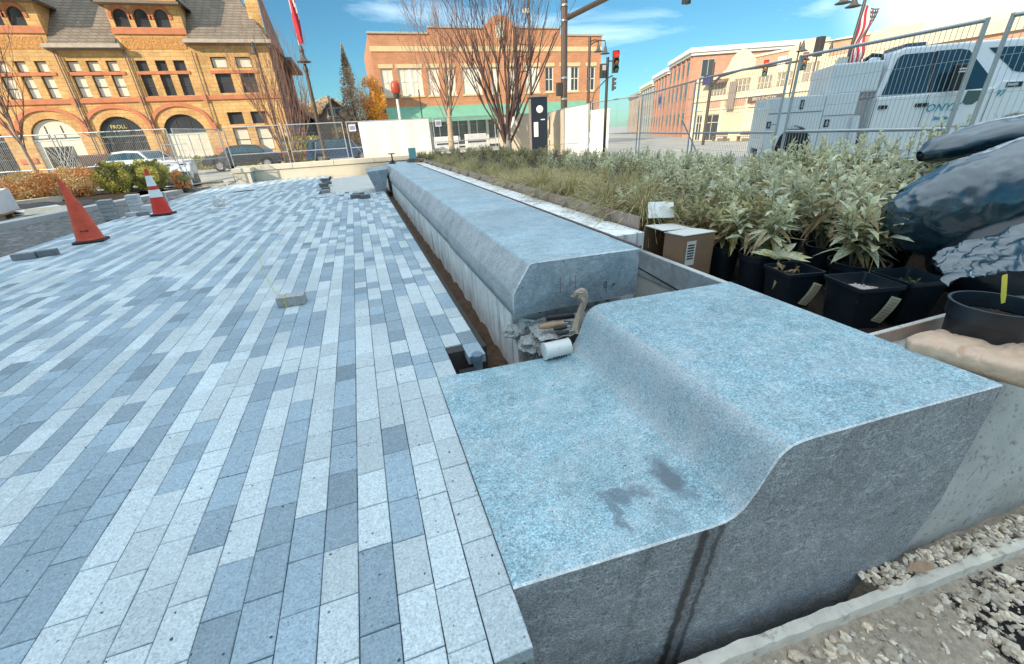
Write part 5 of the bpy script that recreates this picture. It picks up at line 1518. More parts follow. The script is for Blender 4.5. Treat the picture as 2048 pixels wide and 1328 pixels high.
for i, (x, y, z, rz, c_) in enumerate(((-.20, 11.85, 0, 5, dk), (.04, 11.62, 0, -3, dk), (-.12, 12.15, 0, 30, dk), (-1.02, 13.75, 0, 10, mid), (-1.05, 14.5, .0, 8, dk), (-1.16, 15.6, 0, 12, dk), (-1.1, 16.6, 0, -8, dk), (-1.22, 17.6, 0, 4, dk), (-1.12, 15.0, .08, 20, dk), (-1.2, 17.0, .08, -12, dk))):
    paver_block('paver', x, y, z+.002, R(rz), c_, 'loose dark paver left at the unfinished edge of the paving by the concrete pad' if c_ is dk else 'loose mid grey paver at the corner of the unfinished concrete pad', 'loose pavers by the concrete pad' if c_ is dk else None, dims=(.24, .20, .09))
def stack(x, y, rz, nlay, per, cols, label):
    t = empty('paver_stack', (x, y, 0), R(rz), label, 'paver stack')
    rr = random.Random(int(x*100) % 97 + int(y*10))
    for k in range(nlay):
        for j in range(per):
            mb = MB(); mb.col = rr.choice(cols); mb.box(-.12, -.12*per/2+.12*j+.004, .085*k, .12, -.12*per/2+.12*(j+1)-.004, .085*k+.08)
            mb.build('paver', M_pav, t, bevel=.004).location = (rr.uniform(-.01, .01), 0, .002)
    return t
stack(-5.52, 12.2, 14, 5, 3, [mid, (.26, .27, .28)], 'stack of dark grey pavers nearest the orange cone')
stack(-5.35, 13.1, 10, 5, 3, [lt, (.50, .51, .51)], 'stack of pale pavers behind the dark stack, left of the red cone')
stack(-5.25, 14.3, 6, 4, 3, [mid, lt], 'mixed stack of grey pavers farther along the plaza edge')
stack(-5.05, 13.0, 4, 2, 3, [lt], 'low stack of pale pavers just left of the red cone')
paver_block('paver', -4.98, 12.35, .002, R(12), (.22, .23, .24), 'dark paver lying beside the base of the red cone')
paver_block('paver', -5.22, 12.42, .002, R(4), lt, 'pale paver lying between the stacks and the red cone')
mb = MB(); mb.bar((-4.0, 16.45, .012), (-3.45, 16.75, .012), .06, .02)
tag(mb.build('dark_lath', M_black), 'thin dark lath lying on the far part of the paving', 'lath')
# clear crumpled plastic sack
mb = MB(); NU, NV = 22, 26
def sack(u, v):
    a = v*2*math.pi; r_ = .17*math.sin(min(1, u*1.15+.05)*math.pi*.5)**.5*(1-u*.55); z = .27*u
    if u < .05: r_ = .23
    q = Vector((r_*1.25*math.cos(a), r_*.8*math.sin(a), z))
    q += q.normalized()*.06*noise.noise(q*14) + Vector((0, 0, .04*noise.noise(q*9+Vector((3, 0, 0)))))
    return q
vs = [sack(i/NU, j/NV) for i in range(NU+1) for j in range(NV)]
mb.add(vs, [(i*NV+j, i*NV+(j+1) % NV, (i+1)*NV+(j+1) % NV, (i+1)*NV+j) for i in range(NU) for j in range(NV)])
mb.add(vs[-NV:], [tuple(range(NV))])
m, nt, b = _nodes('clear_plastic_film')
b.inputs['Base Color'].default_value = (.80, .80, .78, 1); b.inputs['Roughness'].default_value = .25; b.inputs['Alpha'].default_value = .95
_bump(nt, b, _noise(nt, _pos(nt), 25, 4), 1, .03)
o = mb.build('plastic_sack', m, smooth=80); o.location = (-3.42, 12.5, .004)
tag(o, 'crumpled clear plastic sack left on the far paving', 'sack')
# pipe, rusty jack on the far coping
t = empty('green_pipe', (1.80, 15.35, .583), 0, 'upright pale green pipe in a dark collar at the far end of the coping', 'pipe')
mb = MB(); mb.lathe([(.155, 0), (.155, .10), (.14, .115), (.0, .115)], 24, cap=False); mb.build('collar', mat('dark_collar', (.10, .12, .13), .6), t, smooth=40)
mb = MB(); mb.lathe([(.122, .10), (.122, .43), (.112, .43), (.112, .2)], 24, cap=False); mb.build('pipe', mat('pale_green_pvc', (.17, .36, .35), .45, var=.08), t, smooth=40)
t = empty('rusty_jack', (1.12, 15.3, .585), 0, 'rusty screw jack standing on the far end of the coping', 'jack')
M_rust = mat('brown_rust', (.13, .065, .045), .8, .3, var=.3, scale=20)
mb = MB(); mb.lathe([(.10, 0), (.10, .02), (.05, .05), (.05, .10)], 14, cap=False); mb.build('foot', M_rust, t)
mb = MB(); mb.lathe([(.022, .04), (.022, .28)], 10); mb.build('screw', M_rust, t)
mb = MB(); mb.box(-.10, -.05, .28, .10, .05, .31); mb.build('head_plate', M_rust, t)
mb = MB(); mb.add([(.95, 15.0, .59), (1.2, 15.05, .59), (1.15, 15.25, .60), (.98, 15.2, .60)], [(0, 1, 2, 3)]); mb.v += [(x, y, z+.03) for x, y, z in mb.v]; mb.add([], []); mb.f += [(4, 5, 6, 7)]; mb.m += [0]; mb.c += [None]
tag(mb.build('dark_cloth', M_black), 'dark rag lying at the foot of the rusty jack', 'cloth')
mb = MB(); mb.box(1.62, 15.55, .583, 2.2, 15.75, .66); tag(mb.build('timber_offcut', M_wood), 'short timber block behind the pale green pipe', 'timber')

# ---- kerbs, rubble and planting strip at the left
M_kerb = mat('grey_kerb', (.44, .43, .41), .85, var=.12, scale=3, bump=.2, bscale=50)
mb = MB()
pts = [(-8.6, 9.0), (-8.05, 12.0), (-7.5, 14.2), (-6.95, 16.2), (-6.35, 18.2)]
for (ax, ay), (bx, by) in zip(pts[:-1], pts[1:]):
    mb.add([(ax, ay, -.1), (ax+.42, ay, -.1), (bx+.42, by, -.1), (bx, by, -.1), (ax, ay, .10), (ax+.42, ay, .10), (bx+.42, by, .10), (bx, by, .10)], [(4, 5, 6, 7), (0, 1, 5, 4), (1, 2, 6, 5), (3, 0, 4, 7), (2, 3, 7, 6)])
tag(mb.build('kerb', M_kerb), kind='structure')
M_rub = mat('dark_rubble', (.16, .155, .15), .95, var=.5, scale=9, bump=1, bscale=26, bdist=.05, dirt=((.40, .40, .39), 3.2, .56))
mb = MB(); mb.grid(-9.2, -5.2, 60, 5, 20.9, 170, lambda x, y: -.03 + .05*noise.noise((x*3, y*3, 0)) + .03*noise.noise((x*11, y*11, 4)) if x < -5.4 else -.09)
tag(mb.build('rubble_strip', M_rub, smooth=60), kind='structure')
mb = MB()
pts = [(-11.5, 14.0), (-9.2, 17.0), (-8.3, 18.6), (-7.2, 18.75)]
for (ax, ay), (bx, by) in zip(pts[:-1], pts[1:]):
    mb.add([(ax, ay, -.1), (ax+.05, ay-.3, -.1), (bx+.05, by-.3, -.1), (bx, by, -.1), (ax, ay, .26), (ax+.05, ay-.3, .26), (bx+.05, by-.3, .26), (bx, by, .26)], [(4, 5, 6, 7), (0, 1, 5, 4), (1, 2, 6, 5), (3, 0, 4, 7), (2, 3, 7, 6)])
tag(mb.build('bed_kerb', M_cast), kind='structure')
mb = MB(); mb.grid(-16, -7.0, 40, 16.5, 19.6, 16, lambda x, y: .16 + .04*noise.noise((x*3, y*3, 0)) if y > 17.2 + max(0, -9.2-x)*-.9 else -.1)
tag(mb.build('bed_soil', M_mulch), kind='structure')
# white wrapped pallet, boards
t = empty('wrapped_pallet', (-9.6, 14.6, 0), R(14), 'white wrapped stack on a timber pallet at the left edge', 'pallet')
mb = MB(); mb.grid(-.9, .9, 20, -.6, .6, 14, lambda x, y: .62 + .06*math.sin(x*2.2+.5) + .02*noise.noise((x*5, y*5, 0)))
n_ = 21
mb.add([(-.9+1.8*i/20, -.6 - (.02*noise.noise((i, j, 0))), [.62 + .06*math.sin((-.9+1.8*i/20)*2.2+.5), .42, .14][j]) for j in range(3) for i in range(n_)], [(j*n_+i+1, j*n_+i, (j+1)*n_+i, (j+1)*n_+i+1) for j in range(2) for i in range(20)])
mb.add([(.9, -.6, .14), (.9, .6, .14), (.9, .6, .65), (.9, -.6, .65)], [(0, 1, 2, 3)])
mb.build('white_wrap', mat('white_wrap', (.74, .75, .76), .35, var=.08, scale=4, bump=.5, bscale=9, bdist=.03), t, smooth=50)
for k in range(3):
    mb = MB(); mb.box(-.9, -.62+.55*k, .0, .9, -.50+.55*k, .10); mb.build('pallet_runner', M_wood, t)
mb = MB(); mb.box(-.95, -.64, .102, .95, .6, .136); mb.build('pallet_deck', M_wood, t)
M_board = mat('raw_board', (.52, .44, .33), .8, var=.15, scale=6)
for i, (x, y, z, rz, rx_, l, wd, lb) in enumerate(((-8.15, 14.9, .10, 62, 10, .95, .34, 'pale board lying on the kerb by the white wrapped stack'), (-7.85, 14.5, .09, 18, 24, .80, .30, 'tan board tilted up against the kerb edge'))):
    mb = MB(); mb.box(-l/2, -wd/2, 0, l/2, wd/2, .03); o = mb.build('board', plain('white_board', (.70, .68, .62), .6) if i == 0 else M_board); o.location = (x, y, z); o.rotation_euler = (R(rx_), 0, R(rz)); tag(o, lb, 'board')
for i, (x, y, l, wd, h, rz, lb) in enumerate(((-8.45, 13.2, 1.5, .5, .14, 12, 'black plastic sheet folded beside the kerb, left of the boards'), (-8.6, 16.3, 2.4, .7, .20, 20, 'dark bundle of sheeting lying along the kerb before the shrubs'), (-6.6, 18.5, 1.9, .35, .16, 8, 'dark bundle of pipes at the fence foot by the white cart'))):
    mb = MB(); mb.grid(-l/2, l/2, 18, -wd/2, wd/2, 8, lambda x, y: h*(1-(2*y/wd)**2)**.5*(.75+.5*noise.noise((x*3, y*5, i)))*(1-(2*x/l)**4) if abs(2*y/wd) < 1 else 0)
    o = mb.build('dark_sheeting', M_black, smooth=60); o.location = (x, y, .02); o.rotation_euler[2] = R(rz); tag(o, lb, 'sheeting')
mb = MB(); mb.box(-8.9, 19.75, .0, -4.9, 20.6, .06); mb.box(-8.4, 20.7, .0, -5.4, 21.3, .12); tag(mb.build('timber_sheet', M_board), 'stacked pale boards on the ground behind the fence by the black car', 'board')

# ------------------------------------------------------------------ temporary fence panels
M_galvp = mat('galvanised_tube', (.50, .52, .53), .45, .55, var=.12, scale=8)
M_screen = mat('white_screen_mesh', (.80, .77, .70), .8, var=.05, scale=1.5, bump=.3, bscale=3, bdist=.05)
M_screen2 = mat('tan_screen_mesh', (.66, .57, .45), .8, var=.06, scale=1.5, bump=.3, bscale=3, bdist=.05)
M_plate = mat('violet_plate', (.30, .27, .50), .5); 
FP = 'temporary fence panels round the building site'
def panel(a, b_, z0, label, h=2.02, wires=True, screen=None, plate=None, brace=None, wsp=.055, r=.019):
    a = Vector((a[0], a[1], 0)); b_ = Vector((b_[0], b_[1], 0)); d = b_-a; Ln = d.length
    t = empty('fence_panel', (a.x, a.y, z0), math.atan2(d.y, d.x), label, 'fence panel', FP)
    mb = MB(); g_ = .05
    mb.tube([(g_, 0, -.02), (g_, 0, h)], r, 8); mb.tube([(Ln-g_, 0, -.02), (Ln-g_, 0, h)], r, 8)
    mb.tube([(g_, 0, h-.02), (Ln-g_, 0, h-.02)], r, 8); mb.tube([(g_, 0, .95), (Ln-g_, 0, .95)], r, 8); mb.tube([(g_, 0, .15), (Ln-g_, 0, .15)], r, 8)
    mb.build('tube_frame', M_galvp, t, smooth=50)
    if wires:
        mb = MB(); x = g_+wsp
        while x < Ln-g_-.01:
            mb.bar((x, .0, .15), (x, .0, h-.03), .0042); x += wsp
        for z in (.35, .62, 1.3, 1.65): mb.bar((g_, .006, z), (Ln-g_, .006, z), .0042)
        mb.build('wire_mesh', M_galvp, t)
    if screen:
        m_, s0, s1, zz0, zz1 = screen
        mb = MB(); NX = 24
        vs = [(s0+(s1-s0)*i/NX, -.04 - .025*math.sin(i*.9)*(1-j) - .03*noise.noise((i*.4, j*2, Ln)), zz0 + (zz1-zz0)*j + (.02*math.sin(i*1.7) if j == 0 else 0)) for j in (0, .33, .66, 1) for i in range(NX+1)]
        mb.add(vs, [(j*(NX+1)+i, j*(NX+1)+i+1, (j+1)*(NX+1)+i+1, (j+1)*(NX+1)+i) for j in range(3) for i in range(NX)])
        mb.build('screen_cloth', m_, t, smooth=60)
    if plate:
        o = MB(); o.box(plate-.15, -.035, h-.40, plate+.15, -.025, h-.12); o2 = o.build('makers_plate', M_whitef, t)
        o = MB(); o.box(plate-.11, -.039, h-.34, plate+.11, -.036, h-.18); o.build('plate_print', M_plate, o2)
    if brace is not None:
        mb = MB(); mb.tube([(brace[0], 0, h*.62), (brace[1], .9, .02)], r*.9, 8); mb.build('brace', M_galvp, t, smooth=50)
    mb = MB()
    for x in (0.02, Ln-.02): mb.box(x-.05, -.28, -.06, x+.05, .28, -.0)
    mb.build('foot_block', M_kerb, t)
    return t
panel((-16.2, 20.3), (-12.8, 19.9), .02, 'fence panel at the far left, before the leftmost stone arch')
panel((-12.75, 19.85), (-9.4, 19.45), .02, 'fence panel behind the orange bush, left of the hedge')
panel((-9.35, 19.4), (-5.98, 19.04), .02, 'fence panel before the arch with gilt letters', brace=(3.2, 3.2))
panel((-5.9, 19.08), (-5.1, 21.95), .02, 'fence panel turned away at the corner by the white cart')
panel((-5.05, 22.05), (-2.72, 22.0), .08, 'fence panel before the rear half of the black sedan')
panel((-2.66, 22.0), (-.26, 22.0), .08, 'fence panel before the dark blue car beside the screen', brace=(1.1, .7))
panel((-.18, 22.0), (3.62, 22.0), .08, 'fence panel hung with a long white screen banner', screen=(M_screen, .55, 3.72, .32, 1.98), plate=.27, brace=(.15, .9))
panel((3.70, 22.05), (7.0, 22.5), .10, 'fence panel before the green awning, behind the bare trees', plate=.3)
panel((7.05, 22.5), (9.9, 22.3), .10, 'fence panel behind the dark clock cabinet', screen=(M_screen2, .1, 2.8, .2, 1.98))
panel((9.9, 22.2), (9.15, 18.9), .12, 'fence panel with tan screen right of the clock cabinet', screen=(M_screen2, .06, 3.3, .1, 1.98))
panel((9.12, 18.85), (8.62, 15.7), .13, 'fence panel with bright white screen below the red signal', screen=(M_screen, .06, 3.15, .1, 1.98))
panel((8.60, 15.6), (8.76, 12.72), .14, 'fence panel with the narrow white screen end before the far street', screen=(M_screen, .06, 1.3, .1, 1.75))
panel((8.74, 12.62), (7.34, 8.62), .14, 'fence panel with slanting brace before the tall brick row', wsp=.075, brace=(3.6, 3.2), plate=1.9)
panel((7.30, 8.52), (6.82, 5.88), .15, 'fence panel before the cream shop row and truck tail')
panel((6.80, 5.78), (6.64, 3.40), .16, 'fence panel before the cab of the white truck', h=2.02, r=.022)
panel((6.64, 3.30), (7.2, .3), .16, 'nearest fence panel at the right edge of the view', r=.022)

# ------------------------------------------------------------------ white service truck
M_wp = mat('white_truck_paint', (.74, .76, .77), .28, var=.03, scale=.8, coat=.5, dirt=((.60, .60, .58), 1.6, .62))
M_wp2 = mat('white_body_paint', (.68, .71, .73), .35, var=.04, scale=.9, coat=.2)
M_tyre = mat('tyre_rubber', (.018, .018, .019), .85, var=.2, scale=12)
M_rim = mat('alloy_rim', (.45, .45, .46), .35, .8)
M_dark = mat('black_trim', (.012, .013, .015), .45, var=.2)
M_tint = mat('tinted_truck_glass', (.015, .045, .06), .04, var=.3, scale=1.2, spec=.9)
M_seam = plain('panel_seam', (.10, .11, .12), .6)
M_teal = plain('teal_lettering', (.0, .30, .40), .5)
tk = empty('service_truck', (8.80, 7.94, 0), R(-37), 'white crew cab service truck parked behind the wire fence', 'truck')
def side(mb, poly, y0, y1): return mb.extr_y(poly, y0, y1)
mb = MB()
side(mb, [(0, .62), (.28, .62), (.28, .80), (.33, .98), (.45, 1.12), (.60, 1.17), (.78, 1.12), (.93, .98), (1.0, .80), (1.0, .62), (1.72, .62), (1.72, 1.66), (0, 1.66)], 0, .42)
side(mb, [(0, .62), (1.72, .62), (1.72, 1.66), (0, 1.66)], 1.30, 1.70)
mb.box(0, .42, .75, 1.72, 1.30, .95); mb.box(0, .42, .95, .04, 1.30, 1.5)
mb.build('service_body', M_wp2, tk, bevel=.015)
mb = MB(); mb.box(1.12, .10, 1.66, 2.06, 1.62, 2.14); mb.build('load_box', M_wp2, tk, bevel=.03)
mb = MB(); 
for x in (1.08, ): mb.box(x-.006, -.006, .70, x+.006, .0, 1.62)
mb.box(.02, -.006, 1.385, 1.06, .0, 1.398); mb.box(.02, -.006, 1.20, .26, .0, 1.21); mb.box(1.1, -.006, 1.30, 1.70, .0, 1.31)
mb.build('door_seam', M_seam, tk)
for (x, z, w_, h_) in ((.64, 1.52, .07, .16), (.06, 1.20, .09, .12), (1.20, 1.18, .10, .13)):
    mb = MB(); mb.box(x-w_/2, -.014, z-h_/2, x+w_/2, -.001, z+h_/2); o = mb.build('latch', M_dark, tk, bevel=.008)
    mb = MB(); mb.box(x-w_*.22, -.020, z-h_*.3, x+w_*.22, -.0145, z+h_*.3); mb.build('paddle', M_rim, o)
mb = MB(); mb.M = Matrix.Translation((.64, .03, .80)) @ Matrix.Rotation(R(90), 4, 'X')
mb.lathe([(.365, -.02), (.40, -.03), (.40, .0), (.365, .0)], 32, cap=False); 
vs = [v for v in mb.v]; mb.build('arch_lip', M_wp, tk)
def wheel(x, y, r=.40):
    t_ = MB(); t_.M = Matrix.Translation((x, y, r+.10)) @ Matrix.Rotation(R(90), 4, 'X')
    t_.lathe([(r*.62, -.12), (r*.93, -.13), (r, -.09), (r, .09), (r*.93, .13), (r*.62, .12)], 32, cap=False); t_.build('tyre', M_tyre, tk, smooth=40)
    t_ = MB(); t_.M = Matrix.Translation((x, y, r+.10)) @ Matrix.Rotation(R(90), 4, 'X')
    t_.lathe([(0, .06), (r*.2, .07), (r*.25, .03), (r*.5, .02), (r*.62, .11), (r*.64, .10)], 24, cap=False); t_.build('rim', M_rim, tk, smooth=40)
for y in (.24, 1.50): wheel(.64, y); wheel(5.02, y)
mb = MB(); mb.box(.05, .44, .30, 6.0, 1.28, .70); mb.box(.30, .06, .62, .98, .40, 1.10); mb.build('chassis', M_dark, tk)
# cab: lower body and greenhouse
mb = MB()
side(mb, [(2.04, .52), (4.42, .52), (4.46, .80), (4.58, 1.02), (4.78, 1.15), (5.02, 1.19), (5.26, 1.15), (5.46, 1.02), (5.56, .8), (5.60, .55), (6.05, .55), (6.10, .9), (6.05, 1.50), (5.7, 1.60), (4.42, 1.70), (4.30, 1.60), (2.04, 1.56)], 0, .30)
side(mb, [(2.04, .52), (6.05, .55), (6.10, .9), (6.05, 1.50), (5.7, 1.60), (4.42, 1.70), (4.30, 1.60), (2.04, 1.56)], 1.74, 2.04)
side(mb, [(2.04, .9), (6.08, .9), (6.05, 1.52), (5.7, 1.62), (4.42, 1.72), (4.30, 1.60), (2.04, 1.56)], .30, 1.74)
mb.build('cab_body', M_wp, tk, bevel=.03)
gh0 = [(2.05, 1.561), (5.95, 1.561), (5.95, 2.20), (5.2, 2.29), (3.40, 2.31), (2.45, 2.31), (2.22, 2.24)]
mb = MB(); n = len(gh0)
def inset(z): return .02 + .20*max(0, (z-1.56)/.75)
near_ = [(x, inset(z), z) for x, z in gh0]; far_ = [(x, 2.04-inset(z), z) for x, z in gh0]
mb.add(near_ + far_, [tuple(range(n))[::-1], tuple(range(n, 2*n))] + [(i, (i+1) % n, n+(i+1) % n, n+i) for i in range(n)])
bm_o = mb.build('cab_roof', M_wp, tk, bevel=.04, seg=3)
bm = bmesh.new(); bm.from_mesh(bm_o.data); bmesh.ops.recalc_face_normals(bm, faces=bm.faces); bm.to_mesh(bm_o.data); bm.free()
def pane(poly, name='window', mt=M_tint, off=.012):
    mb = MB(); mb.add([(x, inset(z)-off, z) for x, z in poly], [tuple(range(len(poly)))]); 
    mb.add([(x, inset(z)-off+.006, z) for x, z in poly], [tuple(range(len(poly)))[::-1]]); return mb.build(name, mt, tk)
pane([(2.14, 1.59), (3.00, 1.585), (3.02, 2.20), (2.42, 2.20), (2.32, 2.15)], 'rear_side_window')
pane([(3.08, 1.585), (4.05, 1.57), (4.20, 1.68), (4.12, 1.80), (3.66, 2.18), (3.50, 2.21), (3.08, 2.21)], 'front_side_window')
pane([(3.98, 1.36), (4.10, 1.44), (4.14, 1.562), (3.80, 1.575), (3.78, 1.40), (3.86, 1.36)], 'vent_window', off=.03)
pane([(4.02, 2.19), (5.9, 2.15), (5.9, 1.80), (4.78, 1.80), (4.60, 1.83), (4.44, 1.93)], 'windscreen_corner')
pane([(3.015, 1.585), (3.07, 1.585), (3.07, 2.21), (3.025, 2.21)], 'window_pillar', M_dark, .013)
mb = MB(); q0 = [(4.44, .22, 1.73), (4.44, 1.82, 1.73), (3.78, 1.72, 2.22), (3.78, .32, 2.22)]; mb.add([(x+.02, y, z+.015) for x, y, z in q0], [(0, 1, 2, 3)]); mb.build('windscreen', M_tint, tk)
mb = MB(); mb.box(3.30, -.24, 1.58, 3.62, -.08, 1.97); mr = mb.build('door_mirror', M_dark, tk, bevel=.03)
mb = MB(); mb.box(3.36, -.247, 1.885, 3.58, -.2405, 1.905); mb.box(3.36, -.247, 1.845, 3.58, -.2405, 1.865); mb.build('mirror_stripe', M_whitef, mr)
for x in (2.14, 2.86):
    mb = MB(); mb.box(x, -.03, 1.365, x+.26 if x > 2.5 else x+.18, -.002, 1.425); mb.build('door_handle', M_dark, tk, bevel=.012)
mb = MB()
mb.box(3.055, -.006, .62, 3.067, -.0005, 1.55); mb.box(4.28, -.006, .70, 4.292, -.0005, 1.58); mb.box(2.055, -.006, .62, 2.065, -.0005, 1.55); mb.box(2.06, -.006, 1.02, 4.42, -.0005, 1.03)
mb.build('door_seam', M_seam, tk)
text('ONYX', .17, M_teal, tk, (3.42, -.008, 1.335), sx=1.15, shear=.25, name='door_lettering')
text('Site Me', .085, M_teal, tk, (3.45, -.008, 1.17), shear=.4, name='door_script')
text('97', .14, M_teal, tk, (4.45, -.008, 1.50), shear=.2, name='fleet_number')
mb = MB(); mb.box(4.52, -.012, 1.585, 4.86, -.001, 1.66); bd = mb.build('fender_badge', M_dark, tk)
mb = MB(); mb.box(4.54, -.016, 1.605, 4.76, -.0125, 1.645); mb.build('badge_plate', M_rim, bd)
mb = MB(); mb.box(2.55, .5, 2.312, 2.95, 1.5, 2.39); mb.box(3.7, .6, 2.26, 4.0, 1.4, 2.32); mb.build('light_bar', mat('amber_dark_bar', (.05, .08, .12), .3), tk, bevel=.02)
mb = MB(); mb.tube([(1.74, -.05, 1.28), (1.76, -.06, 1.0), (1.82, -.05, .62)], [.075, .085, .075], 14); mb.build('filler_pipe', M_wp2, tk, smooth=50)
mb = MB(); mb.box(5.98, .15, .6, 6.2, 1.9, .82); mb.build('front_bumper', M_rim, tk, bevel=.02)
# ladder rack coil seen over the box
mb = MB(); mb.tube([(1.72, .3, 2.15), (1.85, .3, 2.24), (2.05, .3, 2.22), (2.12, .3, 2.0)], .035, 8); mb.build('coiled_hose', M_dark, tk, smooth=50)

# settle the truck's lengths to the measured proportions
KX = ((-1, -1), (0, 0), (1.16, 1.127), (2.12, 2.0), (3.06, 2.80), (3.6, 3.24), (4.1, 3.65), (4.4, 3.88), (4.8, 4.16), (5.02, 4.30), (6.1, 5.05), (7, 5.7))
def wx(x):
    for (a, fa), (b_, fb) in zip(KX[:-1], KX[1:]):
        if a <= x <= b_: return fa + (fb-fa)*(x-a)/(b_-a)
    return x
def wz(z): return 1.35 + (z-1.35)*1.15
def settle(o):
    if o.type == 'FONT':
        o.location = (wx(o.location.x), o.location.y, wz(o.location.z)); o.scale = (o.scale.x*.95, 1.15, 1)
    elif o.type == 'MESH':
        vs = o.data.vertices
        if o.name.startswith(('tyre', 'rim')):
            cx = (min(v.co.x for v in vs)+max(v.co.x for v in vs))/2; d_ = wx(cx)-cx
            for v in vs: v.co.x += d_; v.co.z = wz(v.co.z)
        else:
            for v in vs: v.co.x = wx(v.co.x); v.co.z = wz(v.co.z)
    for ch in o.children: settle(ch)
for ch in tk.children: settle(ch)

# ------------------------------------------------------------------ cars in the street
def car(name, label, x, y, rz, paint, L_=4.6, W_=1.8, H_=1.45, suv=False, z=0.0):
    t = empty(name, (x, y, z), R(rz), label, 'car')
    h = L_/2; w = W_/2
    prof_ = [(-h, .35), (-h+.02, .70), (-h+.12, .92), (-h*.62, .98), (-.42*h, H_*.98 if suv else H_-.06), (-.1*h, H_), (.22*h, H_-.05), (.50*h, .98), (.86*h, .86), (h-.04, .66), (h, .36)]
    if suv: prof_[3] = (-h+.16, .98); prof_[4] = (-h+.34, H_-.04)
    rings = []
    n = len(prof_)
    def wy(zz): return w*(1 if zz < .95 else 1 - .22*(zz-.95)/(H_-.95))
    mb = MB()
    base = [(px_, z_) for px_, z_ in prof_]
    ring_n = [(px_, -wy(z_), z_) for px_, z_ in base]; ring_f = [(px_, wy(z_), z_) for px_, z_ in base]
    # side cut with wheel arches
    for sgn in (-1, 1):
        low = [(h, .36), (.80*h, .34)] + [(.60*h+.36*math.cos(R(180*k/6)), .34+.36*math.sin(R(180*k/6))) for k in range(7)] + [(-.60*h+.36*math.cos(R(180*k/6)), .34+.36*math.sin(R(180*k/6))) for k in range(7)] + [(-h, .35)]
        poly = [(px_, sgn*wy(z_), z_) for px_, z_ in base] + [(px_, sgn*w, z_) for px_, z_ in low[1:-1]]
        mb.add(poly, [tuple(range(len(poly)))])
    mb.add(ring_n + ring_f, [(i, i+1, n+i+1, n+i) for i in range(n-1)])
    o = mb.build('car_body', paint, t, smooth=32)
    g_ = [(prof_[3][0]+.10, 1.0), (prof_[4][0]+.05, H_-.14), (-.1*h, H_-.10), (.20*h, H_-.14), (.45*h, 1.0)]
    for sgn in (-1, 1):
        mb = MB(); mb.add([(px_, sgn*(wy(z_)+.006), z_) for px_, z_ in g_], [tuple(range(5))]); mb.build('side_window', M_tint, t)
    for (a, b_, nm) in ((6, 7, 'windscreen'), (3, 4, 'rear_window')):
        (xa, za), (xb, zb) = prof_[a], prof_[b_]
        mb = MB(); dx = .012 if nm == 'windscreen' else -.012
        mb.add([(xa+(xb-xa)*.1+dx, -wy(za)*.86, za+(zb-za)*.1+.008), (xa+(xb-xa)*.1+dx, wy(za)*.86, za+(zb-za)*.1+.008), (xa+(xb-xa)*.9+dx, wy(zb)*.86, za+(zb-za)*.9+.008), (xa+(xb-xa)*.9+dx, -wy(zb)*.86, za+(zb-za)*.9+.008)], [(0, 1, 2, 3)]); mb.build(nm, M_tint, t)
    for sx in (-.6, .6):
        for sy in (-1, 1):
            mb = MB(); mb.M = Matrix.Translation((sx*h, sy*(w-.12), .33)) @ Matrix.Rotation(R(90), 4, 'X')
            mb.lathe([(.20, -.1), (.31, -.11), (.33, -.07), (.33, .07), (.31, .11), (.20, .1)], 24, cap=False); tw = mb.build('wheel', M_tyre, t, smooth=40)
            mb = MB(); mb.M = Matrix.Translation((sx*h, sy*(w-.02), .33)) @ Matrix.Rotation(R(90*-sy), 4, 'X')
            mb.lathe([(0, -.02), (.07, -.01), (.08, -.05), (.17, -.05), (.205, .0), (.21, -.02)], 20, cap=False); mb.build('rim', M_rim, tw, smooth=40)
    for sy in (-1, 1):
        mb = MB(); mb.box(-h-.01, sy*w*.80-.17, .66, -h+.10, sy*w*.80+.17, .86); mb.build('tail_light', plain('red_lens', (.45, .012, .012), .25), t, bevel=.02)
        mb = MB(); mb.box(h-.16, sy*w*.76-.18, .60, h-.03, sy*w*.76+.18, .74); mb.build('headlight', plain('clear_lens', (.6, .6, .6), .15), t, bevel=.02)
    return t
M_cblk = mat('black_car_paint', (.035, .038, .045), .22, var=.05, coat=.8); M_csil = mat('silver_car_paint', (.52, .54, .56), .28, .4, var=.05, coat=.6); M_cblu = mat('midnight_car_paint', (.035, .055, .10), .22, var=.05, coat=.8)
car('sedan', 'black sedan parked before the stone hall, behind the fence', -6.55, 32.6, 172, M_cblk)
car('sedan', 'silver car parked before the arch with gilt letters', -11.6, 30.5, 160, M_csil)
car('hatchback', 'dark blue car beyond the fence by the lamp post', -.95, 32.2, 8, M_cblu, 4.3, 1.8, 1.5, True)
# small white utility cart facing the plaza
t = empty('utility_cart', (-6.5, 20.4, 0), R(6), 'small white utility cart with black bumper behind the fence corner', 'cart')
mb = MB(); mb.extr_x([(-.62, .35), (-.66, .62), (-.45, .88), (.35, 1.02), (.6, .98), (.6, .35)], -.48, .48); mb.build('cart_body', M_wp, t, bevel=.04)
mb = MB(); mb.box(-.40, -.70, .44, .40, -.63, .60); mb.build('grille', M_dark, t)
mb = MB(); mb.box(-.52, -.84, .14, .52, -.66, .34); bp = mb.build('bumper', M_dark, t, bevel=.03)
mb = MB(); mb.box(.14, -.853, .17, .44, -.842, .33); mb.build('number_plate', M_whitef, bp)
for sx in (-.46, .46):
    mb = MB(); mb.M = Matrix.Translation((sx, -.3, .26)) @ Matrix.Rotation(R(90), 4, 'Y'); mb.lathe([(.1, -.1), (.24, -.11), (.26, 0), (.24, .11), (.1, .1)], 18, cap=False); mb.build('wheel', M_tyre, t, smooth=40)
    mb = MB(); mb.bar((sx*.55-.12, -.50, .865), (sx*.55+.12, -.47, .875), .05, .02); mb.build('hood_slot', M_dark, t)
